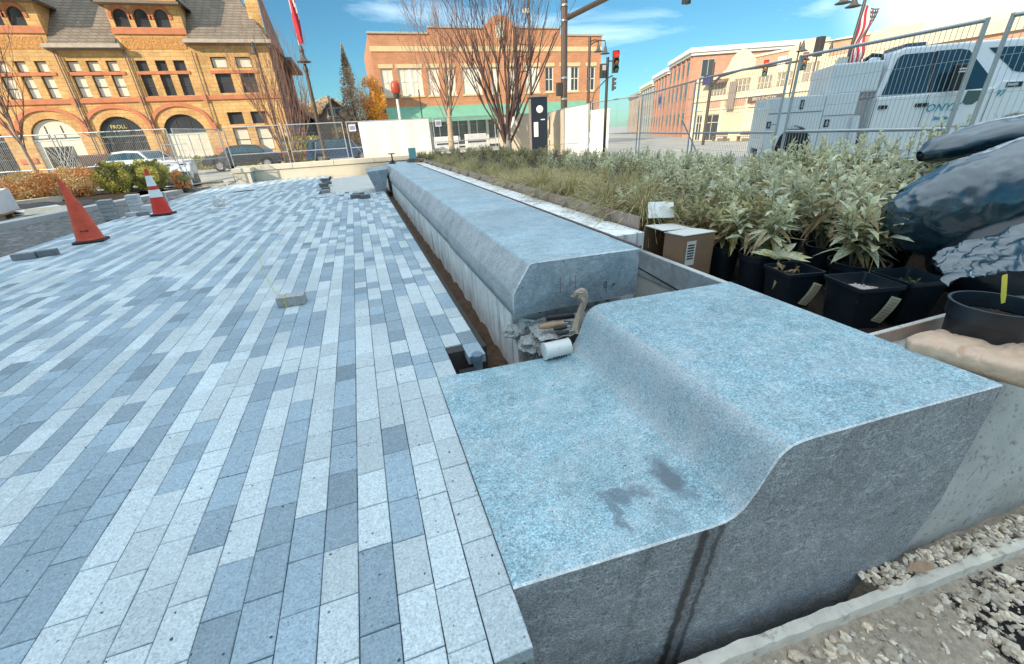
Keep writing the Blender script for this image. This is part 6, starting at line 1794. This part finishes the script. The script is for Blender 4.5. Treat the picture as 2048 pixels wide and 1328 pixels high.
mb = MB(); mb.tube([(-.42, .3, 1.0), (-.40, .55, 1.55), (.40, .55, 1.55), (.42, .3, 1.0)], .02, 8); mb.build('roll_bar', M_galvp, t, smooth=50)
# ------------------------------------------------------------------ lamps, signals, poles
M_iron = mat('grey_brown_cast_iron', (.095, .08, .07), .5, .3, var=.15, scale=6)
M_pole = mat('dark_bronze_pole', (.10, .075, .06), .45, .3, var=.12, scale=3)
M_sigb = mat('signal_housing', (.05, .045, .04), .5)
def emit(name, col, st):
    m = bpy.data.materials.new(name); m.use_nodes = True; b = m.node_tree.nodes['Principled BSDF']
    b.inputs['Base Color'].default_value = (*col, 1); b.inputs['Emission Color'].default_value = (*col, 1); b.inputs['Emission Strength'].default_value = st; return m
M_redl = emit('red_signal_lamp', (1, .03, .015), 1.4); M_ambl = plain('amber_lens_dark', (.35, .13, .02), .3); M_grnl = plain('green_lens_dark', (.05, .16, .13), .3)
def bell(parent, x, y, z, s=1.0):
    mb = MB(); mb.M = Matrix.Translation((x, y, z)) @ Matrix.Scale(s, 4)
    mb.lathe([(.34, 0), (.35, .02), (.20, .09), (.13, .20), (.10, .36), (.07, .46), (.05, .50), (.05, .60)], 24, cap=False)
    mb.lathe([(.335, .002), (.18, .06), (0, .08)], 24, cap=False)
    return mb.build('bell_shade', M_iron, parent, smooth=35)
def pole(parent, x, y, z0, z1, r0, r1, mtl=None, name='pole', n=14):
    mb = MB(); mb.tube([(x, y, z0), (x, y, z1)], [r0, r1], n); return mb.build(name, mtl or M_pole, parent, smooth=50)
# left lamp post with a furled flag
t = empty('lamp_post', (-1.62, 27.7, 0), 0, 'dark lamp post with a bell shade and a furled red flag above it', 'lamp post')
pole(t, 0, 0, -.1, 5.05, .13, .085)
mb = MB(); mb.lathe([(.20, 0), (.20, .5), (.15, .6), (.14, .9)], 14); mb.build('pole_base', M_pole, t)
bell(t, 0, 0, 5.12, 1.02)
mb = MB(); mb.lathe([(.10, 5.55), (.12, 5.62), (.10, 5.75), (.06, 5.85), (.03, 5.9)], 14); mb.lathe([(.11, 4.70), (.12, 4.78), (.10, 4.9)], 14); mb.build('finial', M_iron, t, smooth=40)
pole(t, -.05, 0, 5.85, 9.6, .022, .018, M_whitef, 'flag_staff', 8)
mb = MB(); NU, NV = 40, 18
cols = [(.52, .03, .04), (.52, .03, .04), (.75, .72, .68), (.52, .03, .04)]
vs = []
for i in range(NU+1):
    z = 5.95 + 3.3*i/NU; r_ = .13*(.55+.45*math.sin(math.pi*min(1, .15+i/NU)))
    for k in range(NV):
        a = 2*math.pi*k/NV; f = 1 + .28*math.sin(4*a+i*.15)
        vs.append((.07 + r_*f*math.cos(a), r_*f*math.sin(a)*.8, z))
for i in range(NU):
    for k in range(NV):
        q = (k + int(i*.35)) % NV
        mb.col = (.75, .72, .68) if q in (3, 4, 10) and 6 < i < 30 else (.50, .03, .045)
        mb.add([vs[i*NV+k], vs[i*NV+(k+1) % NV], vs[(i+1)*NV+(k+1) % NV], vs[(i+1)*NV+k]], [(0, 1, 2, 3)])
M_flag = mat('flag_cloth', (1, 1, 1), .8, var=.08, tint=True)
mb.build('furled_flag', M_flag, t)
# bell lamp in front of the hall
t = empty('street_lamp', (-4.16, 30, 0), 0, 'single bell lamp in front of the stone hall corner', 'street lamp')
pole(t, .12, 0, -.1, 6.3, .07, .05, M_iron); bell(t, 0, -.1, 5.82, .62)
mb = MB(); mb.tube([(.12, 0, 6.25), (.06, -.05, 6.38), (0, -.1, 6.2)], .03, 8); mb.build('bracket', M_iron, t)
# beacon under a red hood
t = empty('hooded_signal', (3.58, 35, 0), 0, 'pedestrian signal wrapped in a red bag on a white pole', 'signal')
pole(t, 0, 0, -.1, 3.9, .10, .09, M_whitef)
mb = MB(); mb.lathe([(.12, 3.85), (.20, 3.95), (.22, 4.15)], 12); mb.build('signal_neck', M_sigb, t)
bm = MB(); bm.lathe([(.17, 4.10), (.30, 4.26), (.34, 4.5), (.31, 4.75), (.20, 4.95), (.05, 5.0)], 18); bm.v = [(x*(1+.12*noise.noise((x*4, y*4, z*4))), y*.7, z) for x, y, z in bm.v]
bm.build('red_bag', mat('red_vinyl', (.42, .06, .025), .4, var=.2, scale=4), t, smooth=60)
t = empty('sign_post', (5.2, 35, 0), 0, 'thin black post rising behind the white screen banner', 'post'); pole(t, 0, 0, -.1, 4.4, .045, .045, M_sigb)
# big signal mast with arm reaching toward the viewer
t = empty('signal_mast', (14.42, 30, 0), 0, 'massive fluted signal mast with an arm reaching toward the viewer', 'signal mast')
mb = MB(); nfl = 32
mb.lathe([(.23, -.3), (.215, 5), (.20, 10.5)], nfl); mb.v = [(x*(1-.06*(i % 2)), y*(1-.06*(i % 2)), z) for i, (x, y, z) in enumerate(mb.v)]
mb.build('mast', M_pole, t)
for z in (8.35, 7.55, 4.35, 3.1):
    mb = MB(); mb.lathe([(.235, z), (.25, z+.02), (.25, z+.10), (.235, z+.12)], 24, cap=False); mb.build('clamp_band', M_rim, t)
mb = MB(); mb.tube([(.18, -.2, 7.75), (.18, -6, 7.62), (.18, -18, 7.2)], [.16, .14, .10], 14); mb.build('mast_arm', M_pole, t, smooth=50)
mb = MB(); mb.box(-.55, -.15, 3.35, -.20, .15, 4.15); mb.build('control_box', M_sigb, t, bevel=.02)
def signal_head(parent, x, y, z, s, rz, red=True, back=False, label=None):
    """three lamps one above the other; local front is -Y"""
    mb = MB(); M_ = Matrix.Translation((x, y, z)) @ Matrix.Rotation(rz, 4, 'Z') @ Matrix.Scale(s, 4)
    mb.M = M_; mb.box(-.17, -.10, -.53, .17, .10, .53); hd = mb.build('signal_head', M_sigb, parent, bevel=.02*s)
    for k, (zz, mm) in enumerate(((.35, M_redl if red else M_ambl), (0, M_ambl), (-.35, M_grnl))):
        mb = MB(); mb.M = M_ @ Matrix.Translation((0, -.105, zz)) @ Matrix.Rotation(R(90), 4, 'X'); mb.lathe([(.14, 0), (.12, .03), (0, .045)], 18, cap=False); mb.build('lamp_lens', mm, hd, smooth=60)
        mb = MB(); mb.M = M_ @ Matrix.Translation((0, -.10, zz)) @ Matrix.Rotation(R(90), 4, 'X')
        nn_ = 14; pv = [(.15*math.cos(R(-20+220*j/nn_)), .15*math.sin(R(-20+220*j/nn_)), 0) for j in range(nn_+1)] + [(.15*math.cos(R(-20+220*j/nn_)), .15*math.sin(R(-20+220*j/nn_)), .20) for j in range(nn_+1)]
        mb.add(pv, [(j, j+1, nn_+2+j, nn_+1+j) for j in range(nn_)]); mb.build('visor', M_sigb, hd, smooth=60)
    return hd
# heads hanging from the arm, their lower ends just in view
for (y, z, lb) in ((18.4, 6.40, 'signal head hanging from the mast arm, lower end in view'), (14.2, 5.62, 'nearer signal head hanging from the mast arm at the top edge')):
    q = empty('overhead_signal', (14.6, y, z), R(0), lb, 'traffic signal')
    signal_head(q, 0, 0, 0, 1.0, R(0), red=False)
    mb = MB(); mb.bar((0, 0, .53), (0, 0, 7.25-z), .05); mb.build('hanger', M_pole, q)
# signal on the short post by the white screen
t = empty('traffic_signal', (7.93, 13.4, .4), 0, 'traffic signal showing red on a slim post before the white screens', 'traffic signal')
pole(t, 0, 0, -.2, 2.85, .045, .045, M_sigb)
signal_head(t, .28, .0, 2.73, .56, R(-20))
mb = MB(); mb.bar((0, 0, 2.75), (.2, 0, 2.75), .03); mb.bar((0, 0, 2.5), (-.12, 0, 2.5), .03); mb.build('arm_bracket', M_sigb, t)
mb = MB(); mb.box(-.24, -.07, 2.30, -.07, .07, 2.68); o = mb.build('walk_signal', M_sigb, t, bevel=.01)
mb = MB(); mb.box(-.22, -.075, 2.50, -.09, -.0705, 2.64); mb.build('walk_lens', mat('pale_lens', (.5, .45, .42), .3), o)
# twin bell lamp by the brick block
t = empty('twin_street_lamp', (21.75, 40, -.3), 0, 'street lamp with two bell shades on one arm beside the brick block', 'street lamp')
pole(t, 0, 0, 0, 8.85, .16, .12)
mb = MB(); mb.tube([(0, 0, 8.5), (.45, 0, 8.65), (1.45, -.2, 8.55), (1.5, -.2, 8.3)], .05, 8); mb.tube([(0, 0, 8.2), (.5, .1, 8.5), (.95, .1, 8.55), (.95, .1, 8.3)], .05, 8); mb.tube([(.1, -.1, 3.0), (.5, -.3, 4.6), (1.6, -.6, 5.6), (2.1, -.7, 5.8)], .06, 8); mb.build('lamp_arm', M_pole, t, smooth=50)
bell(t, 1.5, -.2, 7.55, 1.25); bell(t, .95, .1, 7.75, 1.2)
q = signal_head(t, 2.1, -.8, 5.1, 1.0, R(60), red=False)
# tall thin poles behind the bare tree
t = empty('utility_pole', (15.15, 38, -.2), 0, 'tall thin brown pole with a camera behind the bare tree', 'pole'); pole(t, 0, 0, 0, 12, .12, .09)
mb = MB(); mb.box(-.5, -.2, 9.9, -.05, .1, 10.2); mb.build('camera_box', M_whitef, t); 
t = empty('signal_pole', (13.9, 38, -.2), 0, 'dark pole with brackets and a lantern behind the bare tree', 'pole'); pole(t, 0, 0, 0, 9.0, .16, .15, M_sigb)
mb = MB()
for z in (7.9, 7.4): mb.bar((0, 0, z), (1.2, 0, z-.1), .06)
mb.tube([(.0, 0, 6.0), (.3, 0, 7.0), (.9, 0, 7.1), (1.0, 0, 6.0), (0, 0, 5.9)], .05, 6); mb.build('bracket_arm', M_sigb, t)
# far mast arm with two red signals and street name
t = empty('far_signal_mast', (28, 31.2, -.6), 0, 'distant signal mast with a curved arm and two red signals', 'signal mast')
pole(t, 0, 0, 0, 6.0, .13, .11)
mb = MB(); mb.tube([(0, 0, 4.35), (-.1, -1.0, 4.95), (0, -3.0, 5.15), (0, -5.2, 5.05), (0, -8.2, 5.05)], [.10, .09, .08, .07, .06], 10); mb.build('mast_arm', M_pole, t, smooth=50)
for y in (-8.0, -5.1): signal_head(t, -.1, y, 4.97, .92, R(-50))
mb = MB(); mb.box(-.06, -6.6, 4.8, -.03, -5.95, 5.5); mb.build('lane_sign', M_whitef, t)
mb = MB(); mb.box(-.2, -.15, 4.5, -.16, .75, 5.2); o = mb.build('street_sign', mat('violet_blue_sign', (.06, .05, .14), .5), t)
# flag lamp on the right
t = empty('flag_lamp_post', (16.1, 11.5, -.1), 0, 'lamp post with a waving striped flag behind the white truck', 'lamp post')
pole(t, -.05, 0, 0, 2.5, .06, .05, M_iron)
mb = MB(); mb.tube([(-.45, 0, 2.3), (-.30, 0, 4.6), (-.2, 0, 5.6)], .045, 8); mb.build('flag_staff', M_iron, t, smooth=50)
mb = MB(); NU, NV = 40, 26
def fl_(u, v):
    # u down the staff edge (0 top), v across
    z = 4.42 - 1.55*u - .06*v + .03*math.sin(v*6+u*5)
    x = -.30 - .11*u + .68*v*(1-.25*u)
    y = .07*math.sin(v*5.0 + u*7.5)*v + .03*math.sin(u*11+v*2)
    return (x, y, z)
for i in range(NU):
    for j in range(NV):
        u, v = (i+.5)/NU, (j+.5)/NV
        s_ = int((v)*7.0)
        c_ = (.55, .03, .05) if s_ % 2 == 0 else (.78, .74, .68)
        if u < .22 and v > .58:
            c_ = (.10, .09, .10)
            if (i % 3 == 1) and (j % 3 == 1): c_ = (.75, .72, .68)
        mb.col = c_
        mb.add([fl_(i/NU, j/NV), fl_(i/NU, (j+1)/NV), fl_((i+1)/NU, (j+1)/NV), fl_((i+1)/NU, j/NV)], [(0, 1, 2, 3)])
fo = mb.build('striped_flag', M_flag, t)
mb = MB(); mb.tube([(-.2, 0, 4.62), (-.7, 0, 4.78), (-1.25, -.05, 4.72)], .03, 8); mb.build('lamp_arm', M_iron, t)
bell(t, -.75, 0, 4.36, .62); bell(t, -1.28, -.05, 4.42, .62)
mb = MB(); mb.tube([(-.45, 0, 2.35), (.2, 0, 2.9), (1.5, .4, 2.45), (2.6, .8, 2.1)], .05, 8); mb.build('flag_guy_arm', M_iron, t)
mb = MB(); mb.box(-.75, -.1, 2.62, -.52, .1, 3.05); mb.build('speaker_box', M_whitef, t)
# more lamps over the cream row
for i, (x, y, zt, lb) in enumerate(((25.95, 22, 5.15, 'bell lamp over the truck tail, left of the dark signal back'), (27.5, 22, 5.2, 'dark lantern and signal back before the cream gables'))):
    t = empty('street_lamp', (x, y, -.5), 0, lb, 'street lamp'); pole(t, 0, .1, 0, zt+.55, .05, .04, M_pole)
    if i == 0: bell(t, 0, -.1, zt+.05, .9)
    else:
        mb = MB(); mb.box(-.35, -.2, zt-.25, .05, .15, zt+.75); mb.build('signal_back', M_sigb, t, bevel=.03); bell(t, .75, -.1, zt, .8)
        mb = MB(); mb.bar((0, .1, zt+.45), (2.6, -.1, zt+.7), .06); mb.build('cross_arm', M_pole, t)
# dark cabinet with a round face
t = empty('site_cabinet', (8.02, 19.2, .1), R(-14), 'tall dark blue cabinet with a round white dial behind the plants', 'cabinet')
mb = MB(); mb.box(-.36, 0, 0, .36, .8, 2.52); mb.build('cabinet_body', mat('weathered_cabinet_side', (.34, .27, .22), .7, var=.15, scale=3), t)
mb = MB(); mb.box(-.36, -.03, 0, .36, -.002, 2.50); o = mb.build('dark_front', mat('blue_black_panel', (.012, .018, .03), .4), t)
mb = MB(); mb.box(-.42, -.08, 2.521, .42, .85, 2.60); mb.build('cabinet_top', M_copper, t)
mb = MB(); mb.M = Matrix.Translation((.02, -.035, 2.05)) @ Matrix.Rotation(R(90), 4, 'X'); mb.lathe([(.15, 0), (.15, .025), (.12, .04), (0, .035)], 24, cap=False); mb.build('dial', M_whitef, o, smooth=40)
mb = MB(); mb.box(-.26, -.075, .95, -.06, -.032, 1.55); mb.build('white_bin', M_whitef, o, bevel=.06, seg=4)
mb = MB(); mb.box(.06, -.045, 1.62, .24, -.032, 1.66); mb.build('latch_plate', M_whitef, o)
# dark barrels by the awning, street clutter seen through the fence
for i, (x, y, h, w_, c_, lb) in enumerate(((5.2, 40, 1.5, 1.6, (.62, .36, .03), 'yellow crate of goods outside the brick block'), (8.2, 42, 1.2, 2.2, (.72, .72, .70), 'white folding table outside the green awning'), (3.9, 39, 2.4, 1.4, (.50, .17, .09), 'red brown newspaper box outside the brick block'), (11.0, 42, 1.3, 2.0, (.70, .68, .64), 'white van bonnet outside the brick block'))):
    t = empty('street_box', (x, y, 0), R(RND.uniform(-12, 12)), lb, 'box')
    mb = MB(); mb.box(-w_/2, -.3, .12, w_/2, .3, h); mb.build('box_body', mat('street_box_paint', c_, .6, var=.2), t, bevel=.04)
    mb = MB(); mb.box(-w_*.46, -.34, h*.45, w_*.46, -.301, h*.55); mb.build('box_rail', M_sigb, t)

# ------------------------------------------------------------------ trees
M_barkd = mat('dark_red_bark', (.095, .055, .048), .85, var=.35, scale=6)
M_barkg = mat('grey_bark', (.26, .24, .23), .85, var=.3, scale=6, bump=.5, bscale=18)
M_barkl = mat('pale_tan_bark', (.45, .33, .22), .85, var=.25, scale=5)
M_twig = mat('pinkish_twig', (.24, .13, .09), .85, var=.3, scale=4)
def branch(mb, p, d, L_, r, lev, rr, up_=.25, fork=3, spread=.5, minr=.006, wob=.12):
    n = 5; pts = [Vector(p)]; rs = [r]; d = Vector(d).normalized()
    for i in range(n):
        d = (d + Vector((rr.uniform(-wob, wob), rr.uniform(-wob, wob), up_*.25))).normalized()
        pts.append(pts[-1] + d*(L_/n)); rs.append(max(minr*.5, r*(1 - .62*(i+1)/n)))
    mb.tube(pts, rs, 6 if r > .03 else 4, False)
    if lev <= 0: return
    for k in range(fork):
        i = rr.choice((2, 3, 3, 4, 5)) if lev > 1 else rr.choice((1, 2, 3, 4, 5))
        a = rr.uniform(0, 6.283); o = d.orthogonal().normalized(); o2 = d.cross(o)
        nd = (d + (o*math.cos(a)+o2*math.sin(a))*spread*rr.uniform(.6, 1.2) + Vector((0, 0, up_))).normalized()
        branch(mb, pts[i], nd, L_*rr.uniform(.5, .75), max(minr, rs[i]*.72), lev-1, rr, up_, fork, spread, minr, wob)
def bare_tree(label, x, y, z, stems, sd_, tm, bm_, trunk=None, group=None):
    t = empty('bare_tree', (x, y, z), 0, label, 'tree', group); rr = random.Random(sd_)
    if trunk:
        mb = MB(); mb.tube([(0, 0, -.2)] + trunk[0], trunk[1], 10); mb.build('trunk', tm, t, smooth=60)
    mb = MB()
    for (p, d, L_, r, lev, fork, spread, up_) in stems: branch(mb, p, d, L_, r, lev, rr, up_, fork, spread)
    mb.build('branches', bm_, t, smooth=60)
    return t
# multi-stemmed tree in the bed, spreading like a vase
rr = random.Random(12); stems = []
for k in range(22):
    a = k*2.399 + rr.uniform(-.3, .3); tl = rr.uniform(.15, .85)
    d = (math.cos(a)*tl, math.sin(a)*tl*.7, 1)
    stems.append(((math.cos(a)*.10, math.sin(a)*.08, rr.uniform(.1, .9)), d, rr.uniform(3.2, 5.0), rr.uniform(.036, .070), 3, 3, .46, .22))
bare_tree('dark many stemmed bare tree standing in the far plant bed', 7.15, 21.3, .55, stems, 5, M_barkg, M_barkd, ([(.02, 0, .3), (.0, .02, .8), (.18, 0, 1.3), (.35, 0, 1.9)], [.24, .20, .17, .12, .08]))
mb = MB(); mb.tube([(7.25, 21.1, 1.25), (7.45, 21.08, 1.75), (7.5, 21.1, 1.95)], [.07, .075, .06], 8); tag(mb.build('trunk_wrap', M_whitef, smooth=50), 'white wrap bound round a stem of the dark bare tree', 'tree wrap')
rr = random.Random(31); stems = []
for k in range(14):
    a = k*2.399; tl = rr.uniform(.15, .62)
    stems.append(((0, 0, 1.4 + .12*k), (math.cos(a)*tl, math.sin(a)*tl, 1), rr.uniform(2.6, 3.9), rr.uniform(.025, .042), 3, 3, .48, .2))
bare_tree('pale barked bare tree left of the dark one, before the brick block', 4.85, 23.6, .1, stems, 6, M_barkl, M_twig, ([(0, 0, 1.2), (.05, 0, 2.4), (.0, 0, 4.0)], [.17, .14, .11, .05]))
rr = random.Random(41); stems = []
for k in range(16):
    a = k*2.399; tl = rr.uniform(.10, .50)
    stems.append(((math.cos(a)*.12, math.sin(a)*.1, .1), (math.cos(a)*tl, math.sin(a)*tl, 1), rr.uniform(2.0, 3.4), rr.uniform(.025, .04), 3, 3, .40, .25))
bare_tree('tan many stemmed bare tree before the corner of the stone hall', -2.75, 23.2, .2, stems, 9, M_barkl, M_twig)
rr = random.Random(43); stems = []
for k in range(12):
    a = k*2.399; tl = rr.uniform(.2, .6)
    stems.append(((-.03, 0, 1.2+.14*k), (math.cos(a)*tl, math.sin(a)*tl, .9), rr.uniform(1.2, 2.2), rr.uniform(.016, .028), 3, 3, .42, .22))
bare_tree('slim bare sapling at the far left before the stone hall', -9.45, 17.9, .15, stems, 13, M_barkl, M_twig, ([(-.02, 0, .9), (-.05, 0, 2.2), (-.03, 0, 3.2)], [.075, .06, .04, .02]))
# leafy trees far back
def crown_mesh(sd_, n, rx, rz, leaf, shape='round', gaps=.25):
    rr = random.Random(sd_); mb = MB(); k = 0
    while k < n:
        u = Vector((rr.uniform(-1, 1), rr.uniform(-1, 1), rr.uniform(-1, 1)))
        if u.length > 1: continue
        if shape == 'cone':
            zz = rr.random()**1.3; r_ = (1-zz)*rr.random()**.5; a = rr.uniform(0, 6.28)
            lay_ = .72 + .55*noise.noise((math.cos(a)*2.2, math.sin(a)*2.2, zz*9))
            q = Vector((rx*r_*lay_*math.cos(a), rx*r_*lay_*math.sin(a), rz*zz))
        else: q = Vector((u.x*rx, u.y*rx, u.z*rz))
        if noise.noise(q*(1.5/max(rx, .5)) + Vector((sd_, 0, 0))) < -gaps+.12 and shape != 'cone': k += .3; continue
        s_ = leaf*rr.uniform(.5, 1.3); a = Vector((rr.uniform(-1, 1), rr.uniform(-1, 1), rr.uniform(-.8, .8))).normalized(); b_ = a.orthogonal().normalized()
        mb.mi = 0 if noise.noise(q*.9 + Vector((0, sd_, 0))) > -.05 else 1
        mb.add([q-a*s_, q+b_*s_*.5, q+a*s_, q-b_*s_*.5], [(0, 1, 2, 3)]); k += 1
    return mb
def leafy(label, x, y, z0, h0, sd_, n, rx, rz, leaf, mats, shape='round', trunk=.14, bark=M_barkd):
    t = empty('leafy_tree', (x, y, z0), 0, label, 'tree')
    mb = MB(); mb.tube([(0, 0, -.1), (.05, 0, h0*.5), (0, 0, h0), (.03, 0, h0+rz*.7)], [trunk, trunk*.8, trunk*.6, .03], 8)
    rr = random.Random(sd_)
    for k in range(9):
        a = k*2.4; branch(mb, (0, 0, h0*(.55+.05*k)), (math.cos(a), math.sin(a), .9), rx*1.1, trunk*.35, 1, rr, .2, 3, .5)
    mb.build('trunk', bark, t, smooth=60)
    o = crown_mesh(sd_, n, rx, rz, leaf, shape).build('crown', mats, t)
    o.location = (0, 0, h0 + (0 if shape == 'cone' else rz*.75))
    return t
LG1 = leafmat('golden_leaf', (.92, .52, .07), (.80, .55, .12), tr=.5); LG2 = leafmat('rust_leaf', (.80, .36, .08), (.66, .48, .12), tr=.5)
LT1 = leafmat('tan_leaf', (.74, .54, .26), (.64, .48, .26), tr=.4); LT2 = leafmat('brown_leaf', (.52, .33, .18), (.40, .26, .15), tr=.4)
LC1 = leafmat('grey_brown_needle', (.80, .60, .42), (.70, .60, .42), tr=.45); LC2 = leafmat('dark_needle', (.62, .44, .30), (.50, .42, .26), tr=.45)
leafy('golden orange tree close to the left side of the brick block', 2.55, 47, 0, 2.4, 71, 4200, 1.25, 2.5, .11, [LG1, LG2])
leafy('tall brown conifer left of the brick block', .65, 46, 0, 2.6, 72, 3600, 1.95, 6.3, .12, [LC1, LC2], 'cone')
leafy('broad tan tree far behind the small houses', -2.6, 72, 0, 2.0, 73, 6000, 3.1, 2.9, .17, [LT1, LT2])
leafy('reddish brown tree beside the dark house', -5.3, 60, 0, 3.2, 74, 1100, 2.0, 1.7, .16, [LT2, LG2])
rr = random.Random(61)
for i, (x, y, h_, lb) in enumerate(((1.4, 52, 5.0, 'grey leafless tree between the conifer and the brick block'), (-.9, 52, 3.0, 'low leafless tree right of the small shingled house'), (3.0, 54, 6.0, 'leafless tree top rising behind the brick block'))):
    stems = [((0, 0, h_*.3), (math.cos(k*2.4)*.5, math.sin(k*2.4)*.5, 1), h_*.55, .05, 3, 3, .45, .15) for k in range(9)]
    bare_tree(lb, x, y, 0, stems, 80+i, M_barkg, M_barkg, ([(0, 0, h_*.25), (0, 0, h_*.5)], [.14, .11, .07]))
# hedges and shrubs
def shrub(label, x, y, z, rx, ry, rz, n, leaf, mats, sd_, cat='shrub', box=False):
    rr = random.Random(sd_); mb = MB()
    for k in range(n):
        if box: q = Vector((rr.uniform(-1, 1)*rx, rr.uniform(-1, 1)*ry, rr.random()*rz)); 
        else:
            u = Vector((rr.gauss(0, 1), rr.gauss(0, 1), rr.gauss(0, 1))).normalized()*rr.random()**.33
            q = Vector((u.x*rx, u.y*ry, (u.z*.5+.5)*rz))
        q += Vector((noise.noise(q*3), noise.noise(q*3+Vector((5, 0, 0))), noise.noise(q*3+Vector((0, 9, 0)))))*.12
        s_ = leaf*rr.uniform(.5, 1.4); a = Vector((rr.uniform(-.6, .6), rr.uniform(-.6, .6), rr.uniform(.1, 1))).normalized(); b_ = a.orthogonal().normalized()
        mb.mi = 0 if noise.noise(q*2.2 + Vector((sd_, 0, 0))) > -.02 else 1
        mb.add([q-a*s_, q+b_*s_*.4, q+a*s_, q-b_*s_*.4], [(0, 1, 2, 3)])
    t = empty('shrub', (x, y, z), 0, label, cat)
    mb.build('foliage', mats, t)
    mb = MB()
    for k in range(7): mb.tube([(0, 0, -.1), (rx*.4*math.cos(k*.9), ry*.4*math.sin(k*.9), rz*.6)], [.02, .008], 5)
    mb.build('stem', M_barkd, t)
    return t
LY1 = leafmat('yellow_green_leaf', (.66, .58, .14), (.44, .42, .10), tr=.35); LY2 = leafmat('deep_olive_leaf', (.26, .25, .07), (.16, .15, .04), tr=.3)
LO1 = leafmat('orange_shrub_leaf', (.70, .28, .09), (.66, .48, .20), tr=.35); LO2 = leafmat('straw_leaf', (.80, .60, .30), (.62, .36, .13), tr=.35)
shrub('yellow green upright shrub, left of the pair behind the cones', -7.55, 17.9, .16, .55, .45, 1.0, 5200, .042, [LY1, LY2], 301)
shrub('wide yellow green shrub, right of the pair behind the cones', -6.75, 18.25, .16, .62, .45, .98, 5600, .042, [LY1, LY2], 302)
shrub('rusty orange shrub left of the yellow green pair', -8.55, 17.7, .14, .75, .5, .95, 4200, .04, [LO1, LO2], 303)
shrub('straw coloured shrub around the slim sapling', -9.5, 17.4, .12, .9, .5, .9, 4200, .04, [LO2, LO1], 304)
shrub('yellowish shrub at the far left edge', -10.9, 17.2, .10, .9, .5, .75, 3200, .045, [LY1, LO2], 305)
shrub('small rusty shrub behind the red cone', -6.0, 18.6, .02, .28, .25, .7, 700, .05, [LO1, LY2], 306)
shrub('clipped green hedge between the cars by the stone hall', -3.3, 34.5, 0, 1.35, .6, 1.75, 4200, .09, [LY1, LY2], 307, 'hedge', True)
shrub('low clipped hedge along the front of the stone hall', -9.3, 37.5, 0, 2.6, .5, .85, 3600, .09, [LY1, LY2], 308, 'hedge', True)
shrub('low brown hedge before the small houses', .6, 46, 0, 2.2, .8, 2.4, 3600, .12, [LT2, LT1], 309, 'hedge', True)
# utility pole by the houses
t = empty('utility_pole', (-1.25, 44, 0), 0, 'plain wooden utility pole before the small houses', 'pole'); pole(t, 0, 0, 0, 4.9, .12, .10, M_barkl)
# black banner and lattice screen by the left arch
t = empty('banner_board', (-12.9, 30.0, 0), R(-4), 'dark banner board with pale letters hung on railings at the left', 'banner')
mb = MB(); mb.box(-1.5, 0, .25, 1.35, .05, 1.35); mb.build('board', mat('dark_brown_banner', (.085, .05, .045), .6), t)
mb = MB(); mb.box(-.75, -.012, .62, .95, -.001, .92); mb.build('banner_frame', M_sigb, t)
text('4-RULA', .34, M_whitef, t, (.1, -.018, .77), name='banner_lettering')
for x in (-1.45, 1.3): mb = MB(); mb.box(x-.04, .06, 0, x+.04, .12, 1.4); mb.build('banner_post', M_galvp, t)
t = empty('lattice_screen', (-10.9, 22.6, 0.2), R(4), 'dark lattice screen behind the fence at the left', 'screen')
mb = MB()
for k in range(-9, 12):
    mb.bar((.16*k, 0, 0), (.16*k+1.5, 0, 1.5), .012); mb.bar((.16*k+1.5, .02, 0), (.16*k, .02, 1.5), .012)
mb.v = [(min(max(x, -.45), .45), y, z) for x, y, z in mb.v]
mb.build('lattice', M_whitef, t)
mb = MB(); mb.box(-.45, .05, 0, .45, .08, 1.5); mb.build('backing', M_sigb, t)
for n_, v in (('grass_tuft', 0),): pass
# turn lettering into meshes
dg = bpy.context.evaluated_depsgraph_get()
for o in [o for o in bpy.data.objects if o.type == 'FONT']:
    me = bpy.data.meshes.new_from_object(o.evaluated_get(dg))
    q = bpy.data.objects.new(o.name, me); COL.objects.link(q); q.parent = o.parent; q.location = o.location; q.rotation_euler = o.rotation_euler; q.scale = o.scale
    nm = o.name; bpy.data.objects.remove(o); q.name = nm
# ------------------------------------------------------------------ unseen block behind the viewer, its stepped roof shaped to place the shade
M_back = mat('shade_block_wall', (0.60, 0.55, 0.48), 0.85, var=0.1, scale=0.4)
bb = empty('unseen_shade_block', (0, 0, 0), 0, 'tall unseen block behind the viewer, stepped to shape the plaza shade', 'building')
w = MB(); w.box(-54.5, -40, -0.5, -47, -17, 34.3); w.box(-46.99, -40, -0.5, -16, -17, 28.6); w.build('wall', M_back, bb)
w = MB()
for i in range(9):
    for j in range(7):
        w.box(-52 + i*3.9, -17.05, 2.5 + j*3.5, -50 + i*3.9, -16.97, 4.6 + j*3.5)
w.build('shade_block_windows', plain('shade_block_glass', (0.03, 0.035, 0.04), 0.08), bb)
